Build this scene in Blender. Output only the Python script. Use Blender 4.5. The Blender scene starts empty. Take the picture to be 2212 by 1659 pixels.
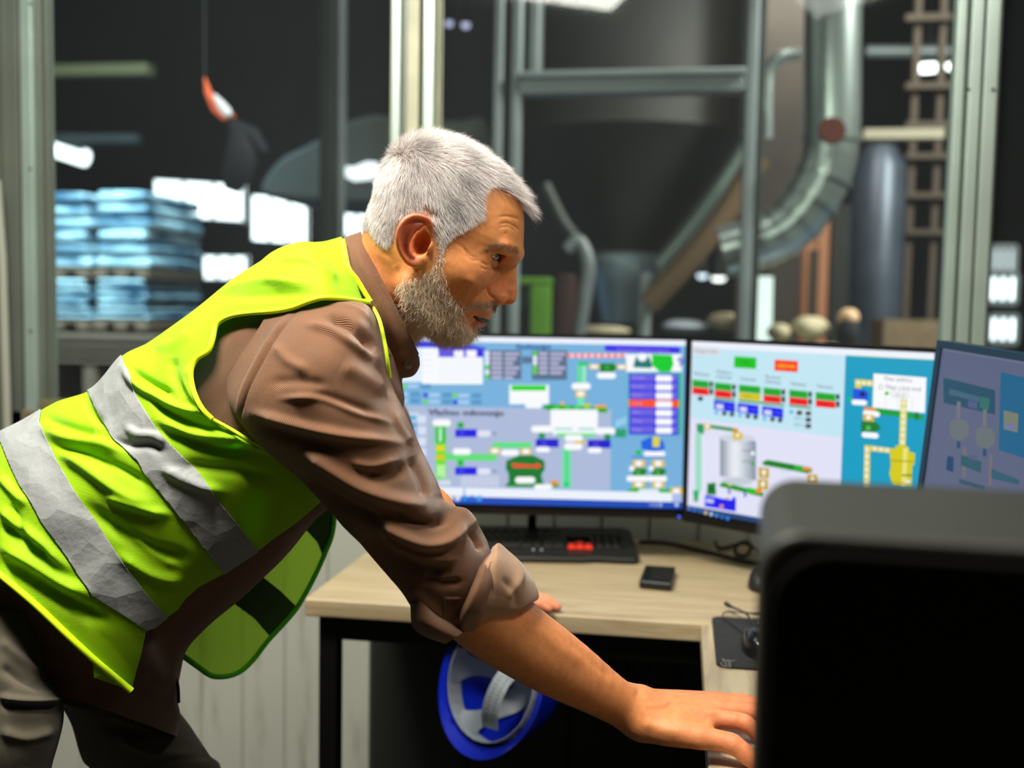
import bpy, math, random
import numpy as np
from mathutils import Vector, Matrix, noise
from mathutils.bvhtree import BVHTree
random.seed(7); rng = np.random.default_rng(7)
scene = bpy.context.scene
C = scene.collection
PI = math.pi
# ------------------------------------------------------------------ camera
F = 2300.0                      # focal length in photograph pixels (2212 wide)
CX, CY = 1106.0, 829.5
YAW, PITCH, ROLL = math.radians(9.2), math.radians(4.13), math.radians(1.0)
CAM = Vector((0.0, 0.0, 1.30))
R3 = (Matrix.Rotation(YAW, 3, 'Z') @ Matrix.Rotation(PI/2 - PITCH, 3, 'X') @ Matrix.Rotation(ROLL, 3, 'Z'))
cam_d = bpy.data.cameras.new('camera'); cam = bpy.data.objects.new('camera', cam_d); C.objects.link(cam)
cam.matrix_world = Matrix.Translation(CAM) @ R3.to_4x4()
cam_d.sensor_width = 36.0; cam_d.lens = 36.0*F/2212.0; cam_d.clip_end = 200; cam_d.clip_start = 0.02
cam_d.dof.use_dof = True; cam_d.dof.focus_distance = 1.30; cam_d.dof.aperture_fstop = 2.7
scene.camera = cam
# ------------------------------------------------------------------ world and exposure
w = bpy.data.worlds.new('world'); scene.world = w; w.use_nodes = True
w.node_tree.nodes['Background'].inputs[0].default_value = (0.55, 0.65, 0.8, 1)
w.node_tree.nodes['Background'].inputs[1].default_value = 0.004
vs = scene.view_settings
vs.view_transform = 'Standard'; vs.look = 'None'; vs.gamma = 1.0; vs.use_curve_mapping = False; vs.exposure = 0.28
# ------------------------------------------------------------------ lights of the room
def area(name, loc, target, size, power, color, sizey=None, spread=180):
    l = bpy.data.lights.new(name, 'AREA'); l.energy = power; l.color = color; l.size = size
    l.shape = 'RECTANGLE'; l.size_y = sizey or size; l.spread = math.radians(spread)
    o = bpy.data.objects.new(name, l); C.objects.link(o); o.location = loc
    o.rotation_euler = (Vector(target)-Vector(loc)).to_track_quat('-Z', 'Y').to_euler()
    return o
area('ceiling_lamp_light', (-0.72, 0.80, 2.62), (-0.50, 1.15, 0.9), 1.0, 66, (1.0, 0.94, 0.83), 0.24)
area('ceiling_lamp_light', (-1.15, 1.75, 2.62), (-0.75, 1.75, 0), 0.6, 12, (0.88, 1.0, 0.93), 1.2)
area('ceiling_lamp_light', (0.75, 0.80, 2.62), (0.1, 1.35, 1.0), 1.0, 15, (1.0, 0.95, 0.86), 0.24)  # unseen lamp added to brighten the face
# ------------------------------------------------------------------ pixel -> place
def ray(px, py):
    return R3 @ Vector(((px-CX)/F, -(py-CY)/F, -1.0))
def P(px, py, d): return CAM + ray(px, py)*d
def PY(px, py, Y):
    r = ray(px, py); return CAM + r*((Y-CAM.y)/r.y)
def PZ(px, py, Z):
    r = ray(px, py); return CAM + r*((Z-CAM.z)/r.z)
def PP(px, py, o, n):
    r = ray(px, py); return CAM + r*((o-CAM).dot(n)/r.dot(n))
R3n = np.array(R3)
def project(v):                  # (n,3) world -> pixels and depth
    q = (np.asarray(v)-np.array(CAM)) @ R3n
    d = -q[:, 2]
    return q[:, 0]/d*F+CX, -q[:, 1]/d*F+CY, d
RIGHT = R3 @ Vector((1,0,0)); UP = R3 @ Vector((0,1,0)); FWD = R3 @ Vector((0,0,-1))
# ------------------------------------------------------------------ materials
def lin(c):
    return tuple((x/12.92 if x <= 0.04045 else ((x+0.055)/1.055)**2.4) for x in c)
def rgb(r, g, b): return lin((r/255, g/255, b/255))
def mat(name, col, rough=0.5, metal=0.0, spec=0.5, noise_amt=0.0, noise_scale=30, bump=0.0, bump_scale=200, coat=0.0, emis=None, es=0.0):
    m = bpy.data.materials.new(name); m.use_nodes = True
    nt = m.node_tree; b = nt.nodes['Principled BSDF']
    b.inputs['Base Color'].default_value = (*col, 1); b.inputs['Roughness'].default_value = rough
    b.inputs['Metallic'].default_value = metal; b.inputs['Specular IOR Level'].default_value = spec
    b.inputs['Coat Weight'].default_value = coat
    if emis: b.inputs['Emission Color'].default_value = (*emis, 1); b.inputs['Emission Strength'].default_value = es
    if noise_amt:
        tc = nt.nodes.new('ShaderNodeTexCoord'); n = nt.nodes.new('ShaderNodeTexNoise')
        n.inputs['Scale'].default_value = noise_scale; n.inputs['Detail'].default_value = 6
        nt.links.new(tc.outputs['Object'], n.inputs['Vector'])
        r = nt.nodes.new('ShaderNodeMapRange'); r.inputs[1].default_value = .3; r.inputs[2].default_value = .7
        r.inputs[3].default_value = 1-noise_amt; r.inputs[4].default_value = 1+noise_amt
        nt.links.new(n.outputs[0], r.inputs[0])
        mx = nt.nodes.new('ShaderNodeVectorMath'); mx.operation = 'SCALE'; mx.inputs[0].default_value = col
        nt.links.new(r.outputs[0], mx.inputs['Scale']); nt.links.new(mx.outputs[0], b.inputs['Base Color'])
    if bump:
        tc = nt.nodes.new('ShaderNodeTexCoord'); n = nt.nodes.new('ShaderNodeTexNoise')
        n.inputs['Scale'].default_value = bump_scale; n.inputs['Detail'].default_value = 4
        nt.links.new(tc.outputs['Object'], n.inputs['Vector'])
        bp = nt.nodes.new('ShaderNodeBump'); bp.inputs['Strength'].default_value = bump; bp.inputs['Distance'].default_value = 0.002
        nt.links.new(n.outputs[0], bp.inputs['Height']); nt.links.new(bp.outputs[0], b.inputs['Normal'])
    return m
def emit_mat(name, col, s):
    m = bpy.data.materials.new(name); m.use_nodes = True; nt = m.node_tree
    nt.nodes.remove(nt.nodes['Principled BSDF']); e = nt.nodes.new('ShaderNodeEmission')
    e.inputs[0].default_value = (*col, 1); e.inputs[1].default_value = s
    nt.links.new(e.outputs[0], nt.nodes['Material Output'].inputs[0]); return m
# ------------------------------------------------------------------ object helpers
def tag(o, label=None, cat=None, group=None, kind=None):
    if label: o['label'] = label
    if cat: o['category'] = cat
    if group: o['group'] = group
    if kind: o['kind'] = kind
    return o
def empty(name, loc=(0,0,0), label=None, cat=None, group=None, rz=0):
    o = bpy.data.objects.new(name, None); C.objects.link(o); o.location = loc; o.rotation_euler.z = rz
    o.empty_display_size = .05
    return tag(o, label, cat, group)
def world_of(o):
    m = o.matrix_basis.copy()
    return world_of(o.parent) @ o.matrix_parent_inverse @ m if o.parent else m
def link(name, me, m=None, parent=None, smooth=False, local=False):
    if m:
        for q in (m if isinstance(m, (list, tuple)) else [m]): me.materials.append(q)
    if smooth: me.polygons.foreach_set('use_smooth', [True]*len(me.polygons))
    o = bpy.data.objects.new(name, me); C.objects.link(o)
    if parent:
        o.parent = parent
        if not local:
            pm = world_of(parent)
            o.matrix_parent_inverse = pm.inverted()
    return o
class MB:
    """collects boxes, tubes, lofts and faces and links them as one mesh"""
    def __init__(s): s.v = []; s.f = []; s.mi = []
    def add(s, vs_, fs_, mi=0):
        n = len(s.v); s.v += [tuple(v) for v in vs_]; s.f += [tuple(i+n for i in f) for f in fs_]; s.mi += [mi]*len(fs_); return s
    def box(s, a, b, mi=0, M=None):
        x0,y0,z0 = a; x1,y1,z1 = b
        v = [Vector(p) for p in ((x0,y0,z0),(x1,y0,z0),(x1,y1,z0),(x0,y1,z0),(x0,y0,z1),(x1,y0,z1),(x1,y1,z1),(x0,y1,z1))]
        if M is not None: v = [M @ p for p in v]
        return s.add(v, [(0,3,2,1),(4,5,6,7),(0,1,5,4),(1,2,6,5),(2,3,7,6),(3,0,4,7)], mi)
    def bar(s, p, q, wx, wy, up=(0,0,1), mi=0):
        p = Vector(p); q = Vector(q); d = (q-p); L = d.length; z = d.normalized(); u = Vector(up)
        if abs(z.dot(u)) > .98: u = Vector((1,0,0))
        x = u.cross(z).normalized(); y = z.cross(x)
        M = Matrix.Translation(p) @ Matrix((x,y,z)).transposed().to_4x4()
        return s.box((-wx/2,-wy/2,0),(wx/2,wy/2,L), mi, M)
    def tube(s, pts, r, n=10, mi=0, closed=False, caps=True, flat=None):
        pts = [Vector(p) for p in pts]; m = len(pts); rings = []
        rr = r if isinstance(r, (list, tuple)) else [r]*m
        prev = None; vs_ = []
        for i, p in enumerate(pts):
            a = pts[(i-1) % m] if (i > 0 or closed) else pts[0]; b = pts[(i+1) % m] if (i < m-1 or closed) else pts[-1]
            t = (b-a).normalized()
            if prev is None:
                u = Vector((0,0,1)) if abs(t.z) < .9 else Vector((1,0,0)); x = u.cross(t).normalized()
            else: x = (prev - t*prev.dot(t)).normalized()
            prev = x; y = t.cross(x)
            for k in range(n):
                ang = 2*PI*k/n; vs_.append(p + (x*math.cos(ang)+y*math.sin(ang))*rr[i])
        fs_ = []
        for i in range(m if closed else m-1):
            j = (i+1) % m
            for k in range(n): fs_.append((i*n+k, i*n+(k+1) % n, j*n+(k+1) % n, j*n+k))
        if caps and not closed: fs_ += [tuple(range(n))[::-1], tuple((m-1)*n+k for k in range(n))]
        return s.add(vs_, fs_, mi)
    def lathe(s, prof, n=24, M=None, mi=0):
        vs_ = []
        for (r, z) in prof:
            for k in range(n):
                v = Vector((r*math.cos(2*PI*k/n), r*math.sin(2*PI*k/n), z)); vs_.append(M @ v if M is not None else v)
        fs_ = [(i*n+k, i*n+(k+1) % n, (i+1)*n+(k+1) % n, (i+1)*n+k) for i in range(len(prof)-1) for k in range(n)]
        return s.add(vs_, fs_, mi)
    def prism(s, outline, ext, mi=0):
        """closed outline of points, extruded by vector ext"""
        a = [Vector(p) for p in outline]; e = Vector(ext); n = len(a)
        return s.add(a+[p+e for p in a], [tuple(range(n))[::-1], tuple(range(n, 2*n))]+[(i, (i+1) % n, n+(i+1) % n, n+i) for i in range(n)], mi)
    def build(s, name, m=None, parent=None, smooth=False, bevel=0, seg=2, local=False):
        me = bpy.data.meshes.new(name); me.from_pydata(s.v, [], s.f)
        if any(s.mi): me.polygons.foreach_set('material_index', s.mi)
        o = link(name, me, m, parent, smooth, local)
        if smooth:
            try: me.set_sharp_from_angle(angle=math.radians(45))
            except Exception: pass
        if bevel:
            b = o.modifiers.new('bevel', 'BEVEL'); b.width = bevel; b.segments = seg; b.limit_method = 'ANGLE'; b.angle_limit = math.radians(40)
            me.polygons.foreach_set('use_smooth', [True]*len(me.polygons))
            wn = o.modifiers.new('wn', 'WEIGHTED_NORMAL'); wn.keep_sharp = True
        return o
def spl(pts, n=8, closed=False):
    """Catmull-Rom through points"""
    pts = [np.array(p, float) for p in pts]; out = []; m = len(pts)
    for i in range(m if closed else m-1):
        p0 = pts[(i-1) % m] if (closed or i > 0) else 2*pts[0]-pts[1]
        p1 = pts[i]; p2 = pts[(i+1) % m]
        p3 = pts[(i+2) % m] if (closed or i+2 < m) else 2*pts[-1]-pts[-2]
        for k in range(n):
            t = k/n
            out.append(0.5*((2*p1)+(-p0+p2)*t+(2*p0-5*p1+4*p2-p3)*t*t+(-p0+3*p1-3*p2+p3)*t**3))
    if not closed: out.append(pts[-1])
    return np.array(out)
def struct(o): o['kind'] = 'structure'; return o
# ================================================================== the control room
DESK = 0.75
alu = mat('brushed_aluminium', rgb(176, 194, 184), 0.4, 0.45, noise_amt=.08, noise_scale=6)
alu_dk = mat('grey_window_profile', rgb(112, 118, 108), 0.45, 0.35, noise_amt=.08, noise_scale=5)
alu_cream = mat('cream_sealing_strip', rgb(180, 178, 150), 0.5, noise_amt=.15, noise_scale=9)
black_rub = mat('black_rubber', rgb(16, 17, 16), 0.7)
pB = PZ(1450, 1168, DESK); WALL = pB.y + 0.012         # inner face of the window wall
def wallpaint():
    m = mat('white_panel_wall', rgb(178, 180, 168), 0.5)
    nt = m.node_tree; b = nt.nodes['Principled BSDF']
    tc = nt.nodes.new('ShaderNodeTexCoord'); mp = nt.nodes.new('ShaderNodeMapping'); mp.inputs['Scale'].default_value = (9, 1, 1.1)
    n = nt.nodes.new('ShaderNodeTexNoise'); n.inputs['Scale'].default_value = 1.6; n.inputs['Detail'].default_value = 7; n.inputs['Roughness'].default_value = .62
    cr = nt.nodes.new('ShaderNodeValToRGB'); cr.color_ramp.elements[0].position = .26; cr.color_ramp.elements[0].color = (*rgb(142, 134, 118), 1)
    cr.color_ramp.elements[1].position = .42; cr.color_ramp.elements[1].color = (*rgb(184, 186, 174), 1)
    nt.links.new(tc.outputs['Object'], mp.inputs[0]); nt.links.new(mp.outputs[0], n.inputs[0]); nt.links.new(n.outputs[0], cr.inputs[0]); nt.links.new(cr.outputs[0], b.inputs['Base Color'])
    return m
wall_m = wallpaint()
SILL = 1.005
x_l, x_r = PY(-420, 900, WALL).x, 2.6
# lower wall: panel with shallow vertical grooves
b = MB(); xs = x_l
while xs < x_r:
    xe = min(xs+.115, x_r)
    b.box((xs+.004, WALL, 0), (xe-.004, WALL+.06, SILL)); b.box((xs-.004, WALL+.006, 0), (xs+.004, WALL+.06, SILL)); xs = xe
struct(b.build('wall_back', wall_m, bevel=.002))
floor_m = mat('grey_floor', rgb(48, 47, 44), 0.5, noise_amt=.12, noise_scale=12)
struct(MB().box((x_l, -2.2, -.05), (x_r, WALL+.06, 0)).build('floor', floor_m))
ceil_m = mat('grey_ceiling', rgb(74, 74, 72), 0.8)
struct(MB().box((x_l, -2.2, 2.72), (x_r, WALL+.06, 2.78)).build('ceiling', ceil_m))
side_m = mat('beige_side_wall', rgb(58, 57, 54), 0.7, noise_amt=.05)
struct(MB().box((x_l-.06, -2.2, 0), (x_l, WALL+.06, 2.72)).build('wall_left', side_m))
struct(MB().box((x_r, -2.2, 0), (x_r+.06, WALL+.06, 2.72)).build('wall_right', side_m))
struct(MB().box((x_l, -2.26, 0), (x_r, -2.2, 2.72)).build('wall_front', side_m))
# ceiling lamps, the third added to light the face (their own light is set at the top of the script)
lampm = emit_mat('lamp_diffuser', (1.0, .97, .9), .3)
for i, (x, y, lb) in enumerate(((-.72, .80, 'narrow ceiling lamp above the vest wearer'), (-1.15, 1.75, 'long ceiling lamp above the leaning worker'), (.75, .80, 'narrow lamp added above the black tower to light the face'))):
    L = empty('ceiling_lamp', (x, y, 2.72), 'white '+lb, 'lamp', 'ceiling lamps')
    wd, ly = (.54, .16) if i != 1 else (.32, .62)
    MB().box((x-wd, y-ly, 2.66), (x+wd, y+ly, 2.72)).build('housing', ceil_m, L, bevel=.004)
    MB().box((x-wd+.02, y-ly+.02, 2.652), (x+wd-.02, y+ly-.02, 2.66)).build('diffuser', lampm, L)
# ---- window frames: posts with stepped profiles, sill and panes
def wx(px, py=450, Y=None): return PY(px, py, WALL if Y is None else Y).x
def post(name, segs, z0, z1, label=None):
    """segs: (px0, px1, yfront, ydepth, material index)"""
    q = MB()
    for (a, c, yf, yb, mi) in segs:
        q.box((wx(a), WALL+yf, z0), (wx(c), WALL+yb, z1), mi)
    return q.build(name, [alu, alu_dk, alu_cream, black_rub], bevel=.0025)
TOP = 2.72
struct(post('trim_1', [(-420, 8, -.02, .05, 1), (8, 42, .0, .06, 1), (42, 53, .03, .06, 3)], 0.0, TOP))
struct(post('trim_2', [(53, 78, -.012, .05, 0), (78, 90, .004, .05, 1), (90, 97, .02, .05, 1)], SILL, TOP))
struct(post('trim_3', [(838, 846, .012, .05, 2), (846, 864, -.012, .05, 0), (864, 880, .004, .05, 1), (880, 905, -.014, .05, 2), (905, 913, .03, .05, 3), (913, 936, -.012, .05, 0), (936, 943, .012, .05, 2)], SILL, TOP))
struct(post('trim_4', [(2050, 2070, .0, .05, 0), (2070, 2078, .012, .05, 1), (2078, 2104, -.012, .05, 0), (2104, 2110, .02, .05, 3), (2110, 2140, -.008, .05, 0), (2140, 2150, .01, .05, 1)], SILL, TOP))
struct(MB().box((wx(53), WALL-.025, SILL-.03), (x_r, WALL+.08, SILL+.004)).box((wx(85), WALL-.01, SILL+.004), (x_r, WALL+.05, SILL+.03)).build('trim_5', mat('window_sill_trim', rgb(118, 106, 78), .5), bevel=.003))
struct(MB().box((wx(53), WALL-.01, TOP-.12), (x_r, WALL+.05, TOP)).build('trim_6', alu, bevel=.003))
# small screws on the frames, part of the wall trim
b = MB()
for (px, py) in ((66, 8), (66, 365), (66, 715), (2092, 193), (2146, 193)):
    p = PY(px, py, WALL-.012); b.lathe([(0, .003), (.003, .0028), (.004, 0)], 12, Matrix.Translation(p) @ Matrix.Rotation(PI/2, 4, 'X'))
struct(b.build('trim_7', mat('dark_screw', rgb(60, 60, 55), .4, .8)))
# small latch and pale conduit at the far left
b = MB(); pa, pc = PY(5, 560, WALL-.05), PY(16, 930, WALL-.05)
b.tube([pa+Vector((-.012, 0, .2)), pa, pc, pc+Vector((.002, 0, -.4))], .011, 12)
tag(b.build('conduit', mat('pale_conduit', rgb(160, 160, 146), .5), smooth=True), 'pale vertical conduit running down beside the left window frame', 'conduit')
# glass
def glassmat():
    m = bpy.data.materials.new('window_glass'); m.use_nodes = True; nt = m.node_tree
    nt.nodes.remove(nt.nodes['Principled BSDF'])
    t = nt.nodes.new('ShaderNodeBsdfTransparent'); t.inputs[0].default_value = (.86, .9, .88, 1)
    g = nt.nodes.new('ShaderNodeBsdfGlossy'); g.inputs['Roughness'].default_value = .04; g.inputs[0].default_value = (.8, .85, .85, 1)
    fr = nt.nodes.new('ShaderNodeFresnel'); fr.inputs[0].default_value = 1.18
    mx = nt.nodes.new('ShaderNodeMixShader')
    nt.links.new(fr.outputs[0], mx.inputs[0]); nt.links.new(t.outputs[0], mx.inputs[1]); nt.links.new(g.outputs[0], mx.inputs[2])
    df = nt.nodes.new('ShaderNodeBsdfDiffuse'); df.inputs[0].default_value = (.75, .82, .85, 1); m2 = nt.nodes.new('ShaderNodeMixShader'); m2.inputs[0].default_value = .009   # diffuse share mixed in as a grey haze veil
    nt.links.new(mx.outputs[0], m2.inputs[1]); nt.links.new(df.outputs[0], m2.inputs[2])
    nt.links.new(m2.outputs[0], nt.nodes['Material Output'].inputs[0]); return m
glass = glassmat()
for i, (a, c) in enumerate(((90, 844), (938, 2060), (2142, 3600))):
    x0 = wx(a); x1 = min(wx(c), x_r)
    struct(MB().box((x0, WALL+.03, SILL), (x1, WALL+.034, TOP-.1)).build('window_%d' % (i+1), glass))

# ================================================================== desk
def woodmat(name, ang=0.0, base=(178, 160, 126), dark=(146, 126, 94)):
    m = mat(name, rgb(*base), .42); nt = m.node_tree; b = nt.nodes['Principled BSDF']
    tc = nt.nodes.new('ShaderNodeTexCoord'); mp = nt.nodes.new('ShaderNodeMapping'); mp.inputs['Scale'].default_value = (22, 1.5, 22) if ang else (1.5, 22, 22)
    n = nt.nodes.new('ShaderNodeTexNoise'); n.inputs['Scale'].default_value = 2.2; n.inputs['Detail'].default_value = 9; n.inputs['Distortion'].default_value = .8; n.inputs['Roughness'].default_value = .65
    cr = nt.nodes.new('ShaderNodeValToRGB'); cr.color_ramp.elements[0].position = .32; cr.color_ramp.elements[0].color = (*rgb(*dark), 1)
    cr.color_ramp.elements[1].position = .56; cr.color_ramp.elements[1].color = (*rgb(*base), 1)
    nt.links.new(tc.outputs['Object'], mp.inputs[0]); nt.links.new(mp.outputs[0], n.inputs[0]); nt.links.new(n.outputs[0], cr.inputs[0]); nt.links.new(cr.outputs[0], b.inputs['Base Color'])
    bp = nt.nodes.new('ShaderNodeBump'); bp.inputs['Strength'].default_value = .12; bp.inputs['Distance'].default_value = .001
    nt.links.new(n.outputs[0], bp.inputs['Height']); nt.links.new(bp.outputs[0], b.inputs['Normal'])
    return m
wood = woodmat('pale_oak_laminate'); wood2 = woodmat('pale_oak_laminate_return', PI/2, (182, 166, 134), (150, 132, 102))
pL = PZ(657, 1293, DESK); pR = PZ(1514, 1347, DESK)
yf = (pL.y+pR.y)/2; xdl = pL.x; xret = pR.x
TH = .034
blackmetal = mat('black_desk_frame', rgb(14, 14, 13), .45, .3)
D = empty('desk', (xdl+.6, yf+.3, 0), 'pale oak topped desk on a black metal frame under the window, carrying the monitors', 'desk')
XE = 2.0
MB().box((xdl, yf, DESK-TH), (XE, WALL-.004, DESK)).build('tabletop', wood, D, bevel=.004, seg=3)
for (x, y) in ((xdl+.018, yf+.03), (xret+.55, yf+.03), (xdl+.018, WALL-.06), (xret+.55, WALL-.06)):
    if 1:
        MB().box((x, y, 0), (x+.036, y+.036, DESK-TH)).build('leg', blackmetal, D, bevel=.002)
MB().box((xdl+.054, yf+.03, DESK-TH-.05), (xret+.55, yf+.05, DESK-TH)).box((xdl+.018, yf+.066, DESK-TH-.05), (xdl+.038, WALL-.06, DESK-TH)).box((xdl+.054, WALL-.05, DESK-TH-.05), (XE, WALL-.03, DESK-TH)).build('frame_rail', blackmetal, D, bevel=.002)
# darker storage unit below the desk, right of the leg
cab_m = mat('dark_grey_cabinet', rgb(54, 57, 54), .55)
cx0 = PY(797, 1400, WALL-.16).x
CB = empty('under_desk_cabinet', (cx0+.5, WALL-.2, 0), 'dark grey cabinet against the wall under the desk', 'cabinet')
MB().box((cx0, WALL-.16, 0.0), (xret+.5, WALL-.01, .65)).build('body', cab_m, CB, bevel=.003)
for k in range(5):
    MB().box((cx0+.012+k*.24, WALL-.172, .03), (cx0+.24+k*.24, WALL-.16, .64)).build('door', mat('dark_cabinet_door', rgb(40, 42, 39), .6) if k == 0 else bpy.data.materials['dark_cabinet_door'], CB, bevel=.003)
# return desk (L part) coming towards the camera
RD = empty('return_desk', (xret+.35, .9, 0), 'pale oak side desk joined to the desk front, holding the mouse pad', 'desk')
MB().box((xret, -.35, DESK-TH), (xret+.72, yf-.002, DESK+.0005)).build('tabletop', wood2, RD, bevel=.004, seg=3)
MB().box((xret+.02, -.33, 0), (xret+.038, yf-.3, DESK-TH)).build('side_panel', blackmetal, RD, bevel=.002)
MB().box((xret+.66, -.33, 0), (xret+.69, yf-.3, DESK-TH)).build('side_panel', blackmetal, RD, bevel=.002)
MB().box((xret+.04, -.30, .45), (xret+.66, -.28, DESK-TH)).build('modesty_panel', blackmetal, RD, bevel=.002)
# cable mess under the desk
b = MB()
for (a0, a1, sag, dy) in ((1290, 1440, .09, .1), (1250, 1400, .13, .16), (1330, 1500, .15, .12), (1200, 1360, .05, .2)):
    A0 = PY(a0, 1395, yf+dy); A1 = PY(a1, 1395, yf+dy); A0.z = A1.z = DESK-TH-.02
    pts = [A0.lerp(A1, t)+Vector((0, 0, -sag*4*t*(1-t))) for t in np.linspace(0, 1, 14)]
    b.tube(pts, .0035, 8)
tag(b.build('cable_bundle', mat('black_cable', rgb(10, 10, 10), .5), smooth=True), 'thin black cables hanging in loops under the desk top', 'cable')
# ================================================================== monitors with their process screens
def text2d(s):
    cu = bpy.data.curves.new('t', 'FONT'); cu.body = s; cu.resolution_u = 2
    o = bpy.data.objects.new('t', cu); C.objects.link(o)
    dg = bpy.context.evaluated_depsgraph_get(); me = o.evaluated_get(dg).to_mesh()
    v = [(p.co.x, p.co.y) for p in me.vertices]; f = [tuple(p.vertices) for p in me.polygons]
    o.evaluated_get(dg).to_mesh_clear(); bpy.data.objects.remove(o); bpy.data.curves.remove(cu)
    return v, f
def screen_mat(name, strength, face_dep=None):
    m = bpy.data.materials.new(name); m.use_nodes = True; nt = m.node_tree; b = nt.nodes['Principled BSDF']
    b.inputs['Base Color'].default_value = (.005, .005, .006, 1); b.inputs['Roughness'].default_value = .35
    a = nt.nodes.new('ShaderNodeVertexColor'); a.layer_name = 'Col'
    nt.links.new(a.outputs[0], b.inputs['Emission Color']); b.inputs['Emission Strength'].default_value = strength
    return m
class Screen:
    """a lit display: layered flat shapes on one plane, drawn in the plane's own frame"""
    def __init__(s, o, n, tf): s.o = o; s.n = n; s.tf = tf; s.v = []; s.f = []; s.c = []; s.k = 0
    def pt(s, x, y):
        px, py = s.tf(x, y); return PP(px, py, s.o + s.n*(.00004*s.k), s.n)
    def poly(s, pts, col):
        s.k += 1; n0 = len(s.v); s.v += [s.pt(*p) for p in pts]; s.f.append(tuple(range(n0, n0+len(pts)))); s.c.append(rgb(*col))
    def q(s, x0, y0, x1, y1, col, sl=0.0):
        dy = (x1-x0)*sl; s.poly([(x0, y0), (x1, y0+dy), (x1, y1+dy), (x0, y1)], col)
    def el(s, cx, cy, rx, ry, col, n=18): s.poly([(cx+rx*math.cos(2*PI*k/n), cy+ry*math.sin(2*PI*k/n)) for k in range(n)], col)
    def rr(s, x0, y0, x1, y1, col, sl=0.0, r=None):
        h = (y1-y0)/2 if r is None else r; w = x1-x0; pts = []
        for (cx, cy, a0) in ((x1-h, y0+h, -90), (x1-h, y1-h, 0), (x0+h, y1-h, 90), (x0+h, y0+h, 180)):
            for k in range(5):
                a = math.radians(a0+22.5*k); x = cx+h*math.cos(a); pts.append((x, cy+h*math.sin(a)+(x-x0)*sl))
        s.poly(pts, col)
    def text(s, t, x, y, h, col, sl=0.0, w=None, bold=0):
        v, f = text2d(t)
        if not v: return
        mx = max(p[0] for p in v); sc = h/.7; sx = (w/mx) if w else sc
        for d in ([0] if not bold else [-bold, 0, bold]):
            s.k += 1; n0 = len(s.v)
            s.v += [s.pt(x+p[0]*sx+d, y-p[1]*sc+p[0]*sx*sl) for p in v]
            s.f += [tuple(i+n0 for i in g) for g in f]; s.c += [rgb(*col)]*len(f)
    def build(s, name, m, parent):
        me = bpy.data.meshes.new(name); me.from_pydata([tuple(p) for p in s.v], [], s.f)
        ca = me.color_attributes.new('Col', 'FLOAT_COLOR', 'CORNER'); arr = []
        for p in me.polygons: arr += [*s.c[p.index], 1]*len(p.vertices)
        ca.data.foreach_set('color', arr)
        return link(name, me, m, parent)
bez = mat('glossy_black_bezel', rgb(9, 10, 12), .3)
bez_back = mat('black_monitor_back', rgb(16, 16, 17), .5)
def plane4(TL, TR, BL):
    x = (TR-TL).normalized(); n = (TR-TL).cross(BL-TL).normalized()
    if n.dot(CAM-TL) < 0: n = -n
    return x, n
def monitor(name, label, TL, TR, BL, BR, bz, bot, scr, mats, thick=.03, group='monitors on the desk', stand=True):
    """TL.. are the screen corners; bz side/top bezel, bot bottom bezel"""
    x, n = plane4(TL, TR, BL); y = n.cross(x)
    if y.z < 0: y = -y
    mid = (TL+TR+BL+BR)/4
    root = empty(name, (mid.x, mid.y, DESK), label, 'monitor', group)
    def off(p, a, b_, c=0): return p + x*a + y*b_ + n*c
    O = [off(TL, -bz, bz), off(TR, bz, bz), off(BR, bz, -bot), off(BL, -bz, -bot)]; I = [TL, TR, BR, BL]
    b = MB(); e = .004
    vs_ = [p+n*e for p in O]+[p+n*e for p in I]+[p-n*.001 for p in I]+[p-n*thick for p in O]
    fs_ = []
    for k in range(4):
        j = (k+1) % 4; fs_ += [(k, j, 4+j, 4+k), (4+k, 4+j, 8+j, 8+k), (k, 12+k, 12+j, j)]
    fs_ += [(8, 9, 10, 11)]
    b.add(vs_, fs_); b.build('bezel', mats[0], root, bevel=.0012)
    b = MB(); c = (O[0]+O[1]+O[2]+O[3])/4
    b.add([p-n*thick for p in O]+[c+(p-c)*.7-n*(thick+.03) for p in O], [(0,1,5,4),(1,2,6,5),(2,3,7,6),(3,0,4,7),(4,5,6,7),(3,2,1,0)])
    b.build('back_shell', mats[1], root)
    if stand:
        base = Vector((c.x, c.y, DESK+.001)) - n*.195; base.z = DESK+.001
        hx = Vector((x.x, x.y, 0)).normalized(); hn = Vector((n.x, n.y, 0)).normalized()
        b = MB(); b.prism([base+hx*a+hn*d for (a, d) in ((-.12, -.025), (.12, -.025), (.13, .0), (.12, .03), (-.12, .03), (-.13, 0))], (0, 0, .012))
        b.build('stand_base', bez, root, bevel=.004)
        b = MB(); b.bar(base+Vector((0, 0, .022)), c-n*(thick+.02), .06, .02, up=x); b.build('stand_neck', bez, root, bevel=.003)
    scr.build('screen', mats[2], root)
    return root, x, y, n
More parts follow.
